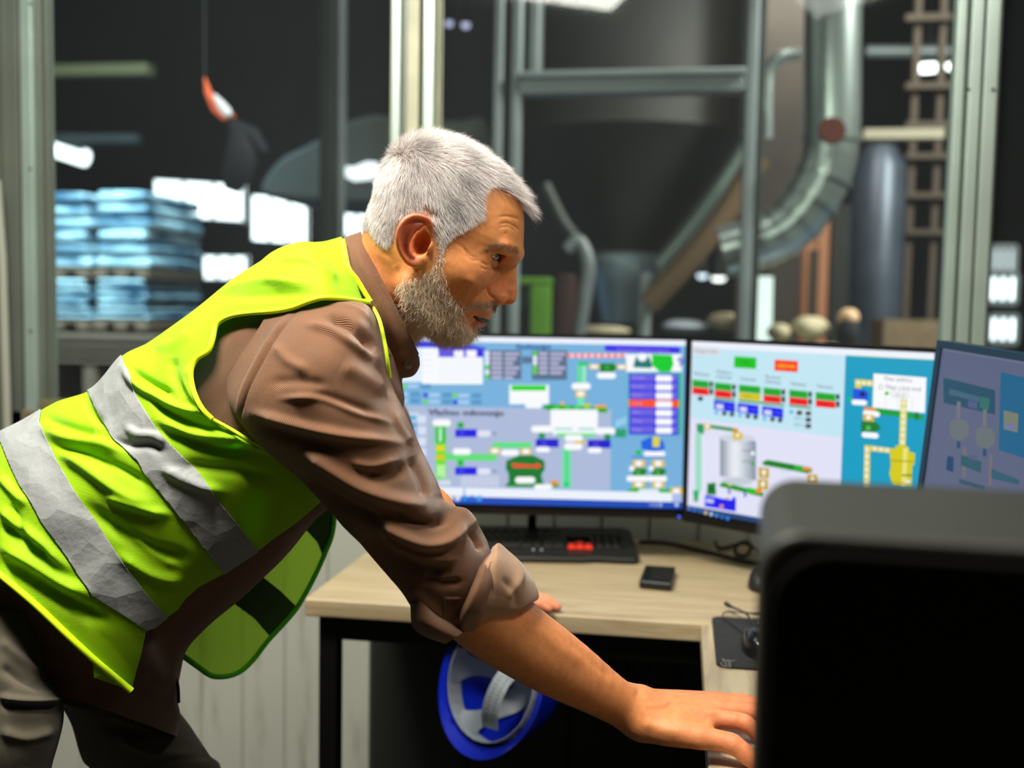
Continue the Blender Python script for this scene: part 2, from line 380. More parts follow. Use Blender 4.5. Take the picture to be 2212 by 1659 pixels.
# ---- main monitor
D1 = 2.30
m1_on = PP  # plane facing the camera, leaning back a little
n1 = (Vector((-FWD.x, -FWD.y, 0)).normalized()*math.cos(.07)+Vector((0, 0, 1))*math.sin(.07)).normalized()
o1 = P(1480, 735, D1)
c1 = [PP(838, 724, o1, n1), PP(1481, 735, o1, n1), PP(836, 1083, o1, n1), PP(1473, 1098, o1, n1)]
z6 = lambda x, y: (x/3.352+840, y/3.352+700)
S = Screen(o1+n1*.0006, n1, z6)
W = (250, 252, 255); SKY = (118, 178, 222); BLU = (16, 20, 226); GR = (0, 205, 20); DG = (0, 128, 30); LG = (84, 232, 128); YEL = (228, 190, 30)
S.poly([(-7, 80), (2150, 118), (2122, 1335), (-14, 1285)], SKY)
S.poly([(-7, 80), (2150, 118), (2149, 158), (-7, 120)], (238, 243, 255))
S.poly([(-5, 118), (480, 126), (700, 172), (700, 190), (-5, 160)], (44, 50, 228))
S.text('Pregled linije', 30, 160, 20, (150, 150, 255))
S.q(-5, 170, 355, 420, (226, 240, 255)); S.q(240, 180, 680, 436, W)
for k in range(5): S.q(360, 275+k*30, 670, 278+k*30, (196, 226, 244))
for k in range(4): S.q(40, 215+k*44, 330, 218+k*44, (205, 226, 245))
S.q(360, 178, 685, 240, (98, 84, 226)); S.q(472, 190, 540, 238, W); S.q(562, 190, 634, 238, W); S.q(640, 186, 685, 238, (40, 30, 220))
for (bx, cols, ws) in ((690, (W, W, W, GR, W, GR), 960), (1036, (GR, W, W, GR, GR), 1290)):
    S.q(bx+30 if bx < 700 else bx, 190, ws, 400 if bx < 700 else 405, (88, 112, 142))
    for k, c_ in enumerate(cols):
        S.el(bx+22, 212+k*34, 18, 17, (235, 238, 255) if c_ == W else (96, 214, 40))
        S.q(bx+52, 204+k*34, ws-140, 226+k*34, (188, 186, 214)); S.q(ws-122, 206+k*34, ws-14-(k % 3)*22, 228+k*34, (182, 180, 210))
S.q(965, 235, 1036, 285, (84, 116, 150))
S.text('Sušenje', 918, 182, 38, (28, 92, 150), w=254, bold=4)
for k in range(9): S.q(1292+k*48, 212, 1316+k*48, 244, (255, 120, 96), .02); S.q(1316+k*48, 212, 1340+k*48, 244, (236, 214, 236), .02)
S.rr(1560, 150, 2112, 196, (62, 40, 232), .03); S.text('Sinoptički prikaz pogona', 1650, 190, 20, (170, 130, 240), .03, w=380)
S.q(1718, 218, 2120, 345, W); S.poly([(1770, 300), (1790, 235), (1815, 230), (1835, 275), (1860, 235), (1885, 235), (1908, 300), (1900, 320), (1775, 315)], (20, 120, 120))
S.poly([(1905, 220), (2050, 224), (2062, 290), (2040, 345), (1960, 345), (1905, 300)], (0, 204, 40)); S.el(1835, 240, 34, 30, W)
S.text('9', 2090, 305, 66, (30, 60, 190), bold=3)
S.q(1365, 285, 1388, 430, LG); S.q(1398, 285, 1428, 430, (150, 236, 190)); S.q(1375, 275, 1445, 300, (20, 196, 90))
for (x, y) in ((1450, 290), (1648, 292)): S.q(x, y, x+74, y+38, YEL); S.rr(x+10, y+6, x+64, y+30, W)
S.q(1530, 284, 1632, 346, DG); S.poly([(1632, 296), (1660, 314), (1632, 332)], DG); S.el(1580, 316, 14, 18, (40, 170, 60)); S.rr(1505, 350, 1645, 396, W)
S.rr(1322, 426, 1462, 474, W); S.q(1350, 480, 1425, 532, YEL); S.rr(1362, 488, 1416, 522, W); S.poly([(1362, 532), (1416, 532), (1412, 600), (1370, 600)], (110, 232, 190))
S.q(872, 440, 1160, 580, W); S.rr(886, 444, 1138, 482, (0, 214, 12), r=8); S.rr(985, 560, 1110, 612, W)
S.poly([(-10, 585), (1612, 622), (1602, 1205), (-12, 1178)], (174, 188, 220))
S.text('Vlažno mlevenje', 286, 660, 46, (74, 84, 112), .012, w=545, bold=4)
for (x, y, c_) in ((113, 450, GR), (36, 508, BLU), (36, 556, BLU), (266, 514, BLU), (266, 562, GR), (480, 518, GR), (480, 566, BLU)):
    S.el(x, y, 18, 17, (110, 222, 60) if c_ == GR else (40, 60, 225)); S.q(x+24, y-14, x+100, y+14, (168, 206, 240)); S.q(x+120, y-16, x+190, y+16, (84, 150, 200))
S.q(90, 640, 215, 700, (200, 220, 240))
for k in range(4): S.q(100, 665+k*56, 200, 690+k*56, (0, 168, 222)); S.q(210, 660+k*80, 270, 720+k*80, (216, 226, 244))
S.rr(315, 690, 450, 740, W); S.q(338, 740, 412, 860, (0, 190, 40)); S.q(362, 752, 384, 850, (190, 245, 200)); S.q(338, 860, 412, 1120, (110, 226, 50))
S.q(345, 880, 402, 918, (236, 214, 20)); S.q(345, 950, 402, 980, (240, 190, 30)); S.q(352, 1020, 376, 1100, (200, 250, 190)); S.q(384, 1020, 404, 1110, (200, 250, 190))
for k in range(6): S.q(296, 730+k*26, 330, 738+k*26, (110, 220, 110)); S.q(414, 740+k*76, 450, 748+k*76, (120, 226, 80))
for (x, y) in ((480, 762), (480, 1036)):
    S.q(x+16, y-50, x+62, y-8, (0, 168, 60)); S.q(x, y, x+156, y+56, BLU); S.rr(x+160, y+8, x+258, y+54, (226, 228, 246)); S.text('M1', x+30, y+40, 22, (110, 110, 255)); S.q(x+270, y+20, x+300, y+40, (140, 150, 180))
S.q(412, 934, 780, 985, (96, 224, 120), .02); S.q(500, 985, 540, 1030, (0, 190, 50)); S.rr(462, 900, 595, 946, W)
S.q(752, 856, 1028, 898, (94, 226, 130)); S.q(730, 896, 806, 940, YEL); S.rr(740, 902, 796, 934, W); S.q(955, 900, 1030, 946, YEL); S.rr(966, 906, 1020, 940, W); S.rr(812, 910, 942, 954, W)
S.poly([(940, 950), (1046, 950), (1126, 990), (1130, 1050), (1104, 1090), (1116, 1150), (1150, 1166), (840, 1175), (868, 1140), (866, 1080), (846, 1050), (850, 990)], (0, 122, 44))
S.poly([(884, 1008), (1062, 1022), (1070, 1004), (1106, 1028), (1074, 1048), (1060, 1040), (905, 1040)], (246, 70, 50)); S.rr(914, 1106, 1060, 1154, W)
S.q(860, 1160, 1230, 1180, (10, 150, 50)); S.q(1170, 1134, 1228, 1162, (236, 150, 40)); S.rr(1052, 1160, 1184, 1198, W)
S.q(1256, 900, 1320, 1185, (110, 224, 168)); S.q(1280, 910, 1296, 1150, (60, 216, 110)); S.q(1266, 1145, 1306, 1185, (0, 214, 130))
S.poly([(1110, 610), (1150, 580), (1580, 605), (1580, 640), (1520, 640), (1500, 610), (1160, 625)], (10, 168, 30))
for k in range(5): S.q(1200+k*72, 594, 1236+k*72, 612, (60, 226, 40))
S.q(1490, 586, 1575, 608, (240, 166, 40)); S.q(1410, 575, 1460, 600, (210, 200, 30)); S.el(1256, 575, 14, 14, (250, 180, 60))
S.poly([(1172, 618), (1514, 622), (1512, 740), (1490, 800), (1186, 800), (1170, 740)], W); S.q(1200, 750, 1330, 770, (176, 230, 220)); S.q(1372, 750, 1490, 770, (176, 230, 220)); S.q(1215, 790, 1490, 818, (110, 226, 150))
S.rr(1030, 736, 1180, 786, W); S.rr(1495, 750, 1640, 800, W); S.q(1085, 788, 1130, 830, (0, 150, 70)); S.q(1560, 795, 1606, 840, (0, 150, 70))
for (x, y) in ((1064, 832), (1440, 838)): S.q(x, y, x+166, y+60, (24, 24, 206)); S.rr(x, y+56, x+102, y+96, W); S.text('M2', x+40, y+42, 22, (110, 110, 255))
S.rr(1272, 802, 1404, 850, W); S.rr(1268, 862, 1402, 912, W); S.q(1345, 846, 1424, 866, YEL)
S.q(1640, 760, 1718, 820, (30, 160, 110)); S.poly([(1640, 700), (1720, 670), (1720, 720), (1640, 750)], (150, 206, 240))
S.q(1732, 352, 2120, 800, (60, 190, 120), .012); S.q(1738, 358, 2098, 800, (52, 54, 228), .012)
for k in range(7):
    y = 366+k*62.5
    if k == 3: S.q(1738, y-8, 2098, y+46, (255, 84, 10), .012)
    else: S.q(1748, y-2, 1920, y+44, (108, 98, 226), .012); S.q(2050, y+2, 2084, y+46, (120, 110, 230), .012)
    S.text(('Pritisak', 'Protok', 'Brzina', 'Ventil', 'Nivo', 'Temp.', 'Snaga')[k], 1762, y+32, 22, (176, 160, 250), .012); S.rr(1932, y+4, 2050, y+52, W, .01, 12)
S.poly([(1825, 850), (1900, 812), (1990, 850), (2000, 905), (1930, 925), (1830, 905)], (20, 100, 226)); S.q(1910, 816, 1960, 890, (224, 214, 60)); S.el(1808, 930, 24, 20, (0, 190, 90)); S.rr(1845, 922, 2002, 960, W)
S.q(1752, 958, 1996, 968, (40, 110, 220))
for x in (1766, 1906):
    S.q(x, 984, x+90, 1036, YEL); S.rr(x+18, 990, x+70, 1028, W); S.q(x, 1044, x+88, 1098, (10, 130, 30)); S.poly([(x+88, 1050), (x+108, 1066), (x+88, 1084)], (10, 130, 30)); S.el(x+40, 1074, 12, 14, (80, 190, 70)); S.el(x-6, 1046, 20, 18, W)
    S.rr(x-46, 1098, x+108, 1140, W); S.q(x, 1142, x+90, 1188, YEL); S.rr(x+18, 1146, x+70, 1182, W)
S.poly([(1722, 1200), (1800, 1180), (2120, 1206), (2040, 1222), (1740, 1216)], (30, 180, 40)); S.rr(1806, 1192, 1958, 1232, (220, 235, 252)); S.q(2040, 1182, 2126, 1240, YEL); S.rr(2056, 1190, 2108, 1230, W)
S.q(520, 1098, 796, 1178, (200, 208, 232))
for k in range(7): S.q(532+k*38, 1100, 536+k*38, 1176, (170, 180, 212))
S.q(360, 1130, 446, 1168, (214, 220, 240))
S.poly([(-12, 1172), (2052, 1222), (2050, 1292), (-12, 1236)], (238, 244, 255)); S.q(540, 1186, 552, 1240, (150, 170, 220))
S.poly([(-12, 1236), (2125, 1290), (2122, 1338), (-14, 1288)], (10, 74, 186)); S.q(2052, 1226, 2124, 1290, (176, 190, 232))
for k, c_ in enumerate(((20, 120, 210), (226, 214, 180), (210, 226, 250), (30, 140, 230), (20, 110, 220), (60, 160, 240))): S.q(376+k*52, 1238+k, 412+k*52, 1278+k, c_)
S.text('14:26', 1880, 1320, 24, (190, 206, 240)); S.q(1962, 1292, 1976, 1324, (170, 190, 230)); S.el(2084, 1308, 14, 14, (200, 214, 250))
scr_m = screen_mat('lit_screen', .8)
M1, *_ = monitor('computer_monitor', 'wide black monitor with a blue and grey process diagram, partly behind the bearded man',
        c1[0], c1[1], c1[2], c1[3], .008, .022, S, (bez, bez_back, scr_m))
pled = PP(1467, 1116, o1+n1*.005, n1)
MB().lathe([(0, .002), (.002, .0015), (.0025, 0)], 10, Matrix.Translation(pled) @ n1.to_track_quat('Z', 'Y').to_matrix().to_4x4()).build('power_light', emit_mat('blue_led', (.05, .1, 1), 2), M1)
# ---- second monitor, turned inwards
TL2, TR2 = P(1495, 737, 2.27), P(2020, 762, 1.93)
x2 = (TR2-TL2).normalized(); n2 = x2.cross(Vector((0, 0, 1))).normalized()
if n2.dot(CAM-TL2) < 0: n2 = -n2
n2 = (n2 + Vector((0, 0, .07))).normalized(); n2 = (n2 - x2*n2.dot(x2)).normalized()
BL2 = PP(1485, 1101, TL2, n2); BR2 = TR2 + (BL2-TL2)
z7 = lambda x, y: (x/2.941+1460, y/2.941+700)
S = Screen(TL2+n2*.0006, n2, z7)
q4 = lambda x: 108+(x-104)*.049                 # top edge
S.poly([(104, 108), (1648, 184), (1640, 1460), (72, 1180)], (228, 228, 250))
S.poly([(104, 108), (1648, 184), (1648, 226), (1076, 196), (104, 150)], (240, 244, 255))
S.poly([(104, 150), (1076, 196), (1056, 724), (96, 598)], (196, 232, 246))
S.poly([(106, 140), (286, 152), (284, 204), (104, 192)], (222, 226, 234)); S.text('Dijagnostika', 118, 178, 24, (130, 134, 142), .06, w=150)
S.poly([(372, 204), (512, 214), (510, 286), (368, 276)], (10, 196, 20)); S.text('START', 408, 256, 22, (20, 130, 20), .05, w=64)
S.poly([(628, 226), (776, 236), (774, 306), (626, 296)], (255, 24, 0)); S.text('SIRENA', 642, 278, 30, (255, 150, 20), .06, w=118, bold=3)
lab = ('Mešanje', 'Vlažno mlevenje', 'Sušenje', 'Suvo mlevenje', 'Paletizacija', 'Pakovanje')
cols = ((104, 352, 106), (246, 370, 108), (400, 384, 138), (556, 402, 112), (720, 416, 118), (888, 432, 126))
for k, (x, y, w_) in enumerate(cols):
    t = lab[k].split()
    for j, tt in enumerate(t): S.text(tt, x+10, y-22-(len(t)-1-j)*30-6, 22, (84, 88, 100), .08, w=min(w_, 98))
    sl = .1
    S.q(x, y, x+w_, y+46, (20, 176, 40), sl); S.q(x, y+48, x+w_, y+92, (214, 200, 10) if k == 2 else (246, 16, 12), sl)
    S.text('Auto start', x+14, y+34, 18, (10, 120, 30), sl, w=w_-30); S.text('Stop', x+30, y+80, 18, (150, 10, 10) if k != 2 else (150, 140, 10), sl)
    if k != 2: S.q(x+w_+4, y+14, x+w_+26, y+48, (16, 40, 40)); S.q(x+w_+4, y+58, x+w_+26, y+96, (16, 40, 40))
    if k in (1, 2, 3, 4): S.q(x, y+96, x+w_+22, y+108, (10, 150, 60), sl)
for (x, y) in ((242, 482), (392, 500), (548, 520)):
    S.q(x, y, x+134, y+62, (10, 20, 236), .12); S.q(x+14, y+24, x+60, y+56, (214, 220, 246), .1); S.text('kW', x+78, y+52, 22, (80, 100, 255), .12)
    S.poly([(x, y+90), (x+14, y+66), (x+32, y+92)], (0, 176, 236)); S.q(x+52, y+74, x+80, y+98, (12, 34, 40)); S.q(x+100, y+78, x+128, y+104, (12, 34, 40))
S.poly([(716, 566), (734, 540), (750, 570)], (0, 176, 236)); S.el(156, 474, 17, 15, (12, 40, 50))
for (x, y) in ((768, 550), (824, 554), (824, 594), (824, 634)): S.q(x, y, x+34, y+28, (16, 44, 52)); S.el(x+16, y+14, 5, 5, (190, 130, 20))
S.text('NIVO 1', 750, 606, 18, (60, 130, 140), .1); S.text('NIVO 2', 748, 644, 18, (60, 130, 140), .1)
S.poly([(1078, 198), (1648, 228), (1632, 1300), (1040, 1200)], (0, 158, 196)); S.poly([(1076, 196), (1648, 226), (1648, 230), (1076, 200)], (190, 220, 120))
S.poly([(1256, 314), (1592, 340), (1582, 566), (1250, 530)], W)
S.text('Filter jedinica', 1324, 358, 26, (96, 100, 110), .06, w=176); S.text('Filter u brzi mod', 1334, 412, 28, (90, 96, 110), .07, w=222); S.el(1302, 400, 16, 16, (150, 160, 170)); S.el(1302, 400, 12, 12, W)
S.el(1340, 440, 14, 12, (40, 190, 20)); S.rr(1364, 424, 1480, 464, (170, 180, 186), .08); S.rr(1367, 427, 1477, 461, W, .08); S.text('144.20', 1380, 456, 18, (120, 126, 136), .08, w=80)
for x in (1330, 1410, 1498): S.q(x, 462, x+3, 548, (210, 216, 224))
S.poly([(1138, 350), (1252, 358), (1252, 396), (1180, 390), (1176, 410), (1138, 406)], (222, 212, 40))
for k in range(3): S.q(1146+k*36, 362+k*2, 1170+k*36, 384+k*2, (240, 240, 230))
S.poly([(1126, 410), (1200, 416), (1226, 440), (1222, 480), (1180, 494), (1124, 486)], (16, 84, 226)); S.el(1186, 446, 20, 16, (6, 20, 90)); S.rr(1116, 478, 1214, 512, W, .06); S.el(1106, 476, 12, 12, (0, 200, 60))
S.poly([(1250, 530), (1570, 580), (1574, 606), (1540, 604), (1250, 566)], (14, 160, 30)); S.q(1196, 526, 1270, 552, (236, 150, 40), .1); S.rr(1188, 546, 1296, 582, W, .1); S.q(1190, 572, 1258, 614, (222, 180, 40), .1); S.el(1224, 594, 16, 13, W); S.el(1530, 584, 12, 26, (10, 120, 20))
S.poly([(1178, 616), (1268, 622), (1298, 646), (1296, 668), (1266, 684), (1176, 684)], (0, 124, 40)); S.el(1222, 660, 16, 16, (90, 180, 90)); S.rr(1180, 684, 1288, 720, W, .08)
S.poly([(1428, 478), (1470, 480), (1458, 780), (1418, 776)], (224, 216, 40))
for k in range(7): S.q(1434-k*1.3, 488+k*41, 1462-k*1.3, 516+k*41, (236, 236, 216))
S.poly([(1198, 768), (1362, 788), (1362, 820), (1234, 806), (1226, 1240), (1188, 1236)], (222, 208, 50))
for k in range(3): S.q(1250+k*40, 780+k*5, 1276+k*40, 802+k*5, (238, 238, 224))
for k in range(11): S.q(1202-k*.8, 784+k*42, 1226-k*.8, 812+k*42, (238, 238, 224))
S.poly([(1396, 772), (1478, 780), (1482, 810), (1520, 822), (1514, 894), (1502, 900), (1496, 1040), (1380, 1030), (1356, 950), (1366, 900), (1356, 790), (1396, 790)], (214, 204, 20))
S.poly([(1444, 785), (1474, 788), (1462, 1040), (1432, 1040)], (236, 228, 120)); S.q(1362, 862, 1514, 872, (180, 168, 10), .05); S.el(1474, 1004, 16, 14, (236, 236, 240)); S.q(1436, 956, 1500, 966, (110, 110, 20))
S.poly([(1630, 420), (1650, 400), (1646, 1300), (1598, 1290)], (0, 216, 96))
# tank and conveyors on the white part
def grad(x0, y0, x1, y1, cs, sl):
    n = len(cs)
    for k, c_ in enumerate(cs):
        a = x0+(x1-x0)*k/n; S.q(a, y0+(a-x0)*sl, x0+(x1-x0)*(k+1)/n+1, y1+(a-x0)*sl, c_, sl)
gs = [(150, 160, 172), (176, 186, 198), (206, 214, 224), (228, 233, 240), (234, 238, 244), (222, 228, 236), (204, 212, 222), (186, 196, 206), (166, 176, 190), (144, 154, 168)]
grad(280, 716, 508, 966, gs, .12); S.el(394, 724, 112, 26, (208, 216, 226)); S.el(388, 1000, 102, 26, (196, 206, 216))
S.q(422, 800, 480, 806, (120, 130, 140), .1); S.q(422, 868, 480, 874, (120, 130, 140), .1); S.el(488, 822, 13, 13, W); S.el(487, 888, 12, 12, (0, 176, 60))
S.poly([(132, 632), (176, 634), (180, 690), (160, 704), (132, 680)], (30, 156, 100)); S.q(126, 690, 160, 1060, (120, 214, 170)); S.q(136, 690, 150, 1050, (170, 232, 206)); S.poly([(108, 1056), (148, 1060), (140, 1130), (116, 1130)], (24, 176, 96))
S.q(180, 632, 218, 670, YEL, .08); S.el(200, 650, 12, 11, W); S.poly([(218, 640), (392, 664), (396, 688), (220, 662)], (14, 146, 40)); S.q(364, 660, 396, 678, (236, 150, 40), .1)
S.q(362, 684, 422, 732, YEL, .1); S.poly([(380, 704), (392, 694), (404, 708), (392, 722)], W)
S.poly([(548, 878), (580, 862), (862, 912), (866, 940), (832, 948), (556, 896)], (10, 130, 30)); S.q(750, 898, 806, 924, (20, 186, 40), .15); S.q(806, 906, 860, 926, (238, 150, 50), .12)
for (x, y, up) in ((526, 910, 1), (520, 984, 1), (834, 952, 0)):
    S.q(x, y, x+66, y+66, (206, 170, 30), .08); a = -1 if up else 1; cx, cy = x+33, y+34
    S.poly([(cx-18, cy), (cx, cy+a*22), (cx+18, cy), (cx+7, cy), (cx+7, cy-a*18), (cx-7, cy-a*18), (cx-7, cy)], W)
S.text('01.05', 664, 944, 20, (196, 210, 214), .1)
S.poly([(276, 1016), (300, 1006), (556, 1068), (558, 1100), (520, 1092), (280, 1032)], (10, 150, 30)); S.q(450, 1036, 508, 1064, (10, 200, 20), .2); S.q(508, 1044, 546, 1070, (236, 140, 40), .2); S.q(334, 1014, 352, 1028, (220, 220, 30))
for x in (332, 432): S.poly([(x, 1040+.2*(x-332)), (x+10, 1040+.2*(x-332)), (x+12, 1066+.2*(x-332)), (x+24, 1072+.2*(x-332)), (x, 1080+.2*(x-332))], (40, 70, 190))
S.poly([(200, 1012), (252, 1006), (256, 1086), (196, 1084)], (0, 130, 50)); S.q(216, 1030, 236, 1064, (0, 70, 40))
S.poly([(186, 1086), (244, 1096), (290, 1108), (382, 1122), (380, 1192), (182, 1158)], (10, 14, 240)); S.poly([(364, 1096), (382, 1104), (380, 1130), (350, 1130)], (10, 14, 240)); S.q(190, 1108, 240, 1134, (196, 206, 250), .1); S.el(290, 1158, 14, 12, (240, 150, 60)); S.el(326, 1110, 10, 8, (190, 160, 60))
S.poly([(72, 1152), (1640, 1420), (1640, 1460), (70, 1184)], (14, 66, 120))
for k, c_ in enumerate(((90, 130, 230), (60, 120, 220), (30, 110, 200), (224, 206, 170), (190, 220, 250), (60, 150, 250), (30, 120, 230), (40, 140, 255))): S.el(84+k*35, 1172+k*9, 11, 11, c_)
M2, *_ = monitor('computer_monitor', 'black monitor turned inwards, its screen showing red buttons and a yellow filter',
        TL2, TR2, BL2, BR2, .009, .026, S, (bez, bez_back, scr_m), stand=True)
# ---- third monitor: seen steeply, dim
TL3, TR3 = P(2036, 752, 1.72), P(2212+250, 752+70, 1.36)
x3 = (TR3-TL3).normalized(); n3 = x3.cross(Vector((0, 0, 1))).normalized()
if n3.dot(CAM-TL3) < 0: n3 = -n3
n3 = (n3 + Vector((0, 0, .05))).normalized(); n3 = (n3 - x3*n3.dot(x3)).normalized()
BL3 = TL3 + (n3.cross(x3) if n3.cross(x3).z < 0 else -n3.cross(x3))*.30; BR3 = TR3 + (BL3-TL3)
S = Screen(TL3+n3*.0006, n3, z7)
def pxz7(p):
    a, b_, _ = project([p]); return ((a[0]-1460)*2.941, (b_[0]-700)*2.941)
S.poly([pxz7(TL3), pxz7(TR3), pxz7(BR3), pxz7(BL3)], (100, 108, 140))
S.poly([(1700, 150), (2260, 245), (2260, 262), (1700, 168)], (118, 124, 152))
S.poly([(1700, 340), (2028, 420), (2028, 576), (1700, 500)], (30, 84, 110)); S.poly([(1736, 410), (1930, 462), (1930, 500), (1736, 446)], (66, 110, 130)); S.poly([(1936, 460), (1996, 474), (1986, 548), (1930, 530)], (50, 120, 110)); S.poly([(1856, 484), (1914, 500), (1914, 540), (1856, 526)], (90, 96, 150))
S.poly([(2064, 304), (2300, 360), (2300, 880), (2050, 800)], (20, 106, 150)); S.poly([(2082, 548), (2176, 570), (2170, 690), (2082, 668)], (130, 136, 116)); S.poly([(2092, 626), (2156, 640), (2152, 676), (2092, 660)], (120, 128, 176))
for (x, y) in ((1740, 600), (1906, 650)):
    S.poly([(x+46, y-110), (x+70, y-106), (x+66, y), (x+42, y-4)], (122, 126, 132)); S.poly([(x, y+20), (x+40, y), (x+100, y+14), (x+124, y+50), (x+120, y+110), (x+60, y+150), (x, y+110)], (112, 122, 126))
    S.poly([(x+46, y+140), (x+66, y+144), (x+66, y+190), (x+44, y+186)], (24, 76, 120)); S.poly([(x+84, y+180), (x+106, y+186), (x+100, y+380), (x+80, y+376)], (124, 118, 124))
S.poly([(1726, 836), (1764, 846), (1762, 940), (1716, 926)], (14, 70, 112)); S.poly([(1812, 830), (1940, 874), (1936, 946), (1810, 896)], (40, 96, 110)); S.poly([(1866, 826), (1910, 838), (1908, 870), (1864, 856)], (90, 96, 144)); S.poly([(2004, 920), (2180, 990), (2180, 1020), (2004, 980)], (44, 100, 120)); S.poly([(1800, 984), (1960, 1030), (1960, 1060), (1800, 1010)], (44, 90, 110))
bez3 = mat('dark_blue_grey_bezel', rgb(22, 46, 66), .4)
M3, *_ = monitor('computer_monitor', 'dim monitor with a dark blue-grey frame at the right edge, overlapping the button screen',
        TL3, TR3, BL3, BR3, .012, .02, S, (bez3, bez_back, screen_mat('dim_screen', .62)))

# ================================================================== things on the desk
blk = mat('black_plastic', rgb(20, 20, 19), .42, bump=.1, bump_scale=900)
keym = mat('black_keycap', rgb(24, 25, 24), .4); redm = mat('red_keycap', rgb(232, 44, 20), .4); ledm = emit_mat('white_led', (.8, .9, 1), 1.2)
kf = PZ(1383, 1221, DESK)
kx = Vector((RIGHT.x, RIGHT.y, 0)).normalized(); ky = Vector((-kx.y, kx.x, 0))
ang = math.atan2(kx.y, kx.x)
KW, KD = .455, .215
korg = kf - kx*KW
KB = empty('keyboard', korg, 'black gaming keyboard with red arrow keys below the main monitor', 'keyboard', rz=ang)
b = MB()
out = [(0, .03), (.01, .005), (.05, 0), (.33, 0), (.36, .008), (.43, .0), (KW-.006, .003), (KW, .02), (KW, KD-.02), (KW-.015, KD), (.015, KD), (0, KD-.02)]
n_ = len(out); zt = lambda y: .014+.024*(y/KD)
b.add([(x, y, .001) for x, y in out]+[(x, y, zt(y)) for x, y in out], [tuple(range(n_))[::-1], tuple(range(n_, 2*n_))]+[(i, (i+1) % n_, n_+(i+1) % n_, n_+i) for i in range(n_)])
b.build('case', blk, KB, bevel=.004, local=True)
u = .0186; rows = [[(1.35,)*10, 'f']] ; kc = 0
def key(x, y, w_, d_, m_):
    bb = MB(); z = zt(y+d_/2)+.0005; t = .0022; h = .0075
    bb.add([(x, y, z), (x+w_, y, z), (x+w_, y+d_, z+.0017), (x, y+d_, z+.0017), (x+t, y+t, z+h), (x+w_-t, y+t, z+h), (x+w_-t, y+d_-t, z+h+.0013), (x+t, y+d_-t, z+h+.0013)],
           [(3, 2, 1, 0), (4, 5, 6, 7), (0, 1, 5, 4), (1, 2, 6, 5), (2, 3, 7, 6), (3, 0, 4, 7)])
    o = bb.build('key', m_, KB, local=True)
    if m_ is redm: o['label'] = 'red arrow key'
y0 = .055
lay = {0: [1.3, 1.3, 1.3, 6.2, 1.3, 1.3, 1.3, 1.3], 1: [2.3]+[1]*10+[2.6], 2: [1.8]+[1]*11+[2.1], 3: [1.5]+[1]*12+[1.4], 4: [1]*13+[2], 5: [1.25]*12}
for r_, ws in lay.items():
    x = .014; tot = sum(ws); sc = 15*u/tot
    for w_ in ws: key(x, y0+r_*u*1.02+(.006 if r_ == 5 else 0), w_*sc-.0012, u-.0012, keym); x += w_*sc; kc += 1
xa = .014+15*u+.008
for (cx_, r_) in ((0, 0), (1, 0), (2, 0), (1, 1)): key(xa+cx_*u, y0+r_*u*1.02-.004, u-.0012, u-.0012, redm)
for r_ in (3, 4):
    for c_ in range(3): key(xa+c_*u, y0+r_*u*1.02, u-.0012, u-.0012, keym)
xn = xa+3*u+.006
for r_ in range(5):
    for c_ in range(4 if r_ != 0 else 3): key(xn+c_*u*.98, y0+r_*u*1.02, u-.002, u-.0012, keym)
for k in range(2):
    MB().lathe([(0, .0012), (.0016, .001), (.002, 0)], 10, Matrix.Translation((.225+k*.018, .045, zt(.045)+.0006))).build('indicator_light', ledm, KB, local=True)
# small black gadget
gp = [PZ(1380, 1272, DESK), PZ(1450, 1279, DESK), PZ(1459, 1241, DESK), PZ(1393, 1237, DESK)]
G = empty('pocket_gadget', sum(gp, Vector())/4, 'small square black gadget lying on the desk in front of the keyboard', 'gadget')
MB().prism([p+Vector((0, 0, .001)) for p in gp], (0, 0, .016)).build('body', mat('black_soft_plastic', rgb(14, 14, 16), .38), G, bevel=.004, seg=3)
gc = sum(gp, Vector())/4
MB().prism([gc+(p-gc)*.82+Vector((0, 0, .0172)) for p in gp], (0, 0, .0008)).build('display', mat('dark_display_glass', rgb(8, 10, 16), .12), G)
# thick cable and small coil
b = MB(); pts = spl([PZ(1380, 1170, DESK+.006), PZ(1440, 1173, DESK+.006), PZ(1500, 1186, DESK+.006), PZ(1560, 1200, DESK+.006), PZ(1620, 1214, DESK+.006), PZ(1720, 1222, DESK+.006)], 6)
b.tube(pts, .0048, 10)
tag(b.build('power_cable', mat('black_cable_sheath', rgb(9, 9, 9), .45), smooth=True), 'thick black cable lying along the back of the desk beside the keyboard', 'cable')
b = MB(); pts = spl([PZ(1545, 1170, DESK+.02), PZ(1552, 1184, DESK+.008), PZ(1580, 1180, DESK+.006), PZ(1610, 1170, DESK+.03), PZ(1622, 1180, DESK+.025), PZ(1612, 1200, DESK+.006), PZ(1590, 1196, DESK+.006), PZ(1590, 1180, DESK+.022), PZ(1610, 1174, DESK+.035), PZ(1640, 1190, DESK+.006)], 6)
b.tube(pts, .004, 8)
tag(b.build('coiled_cable', bpy.data.materials['black_cable_sheath'], smooth=True), 'black cable curled into a small loop behind the monitors turned inwards', 'cable')
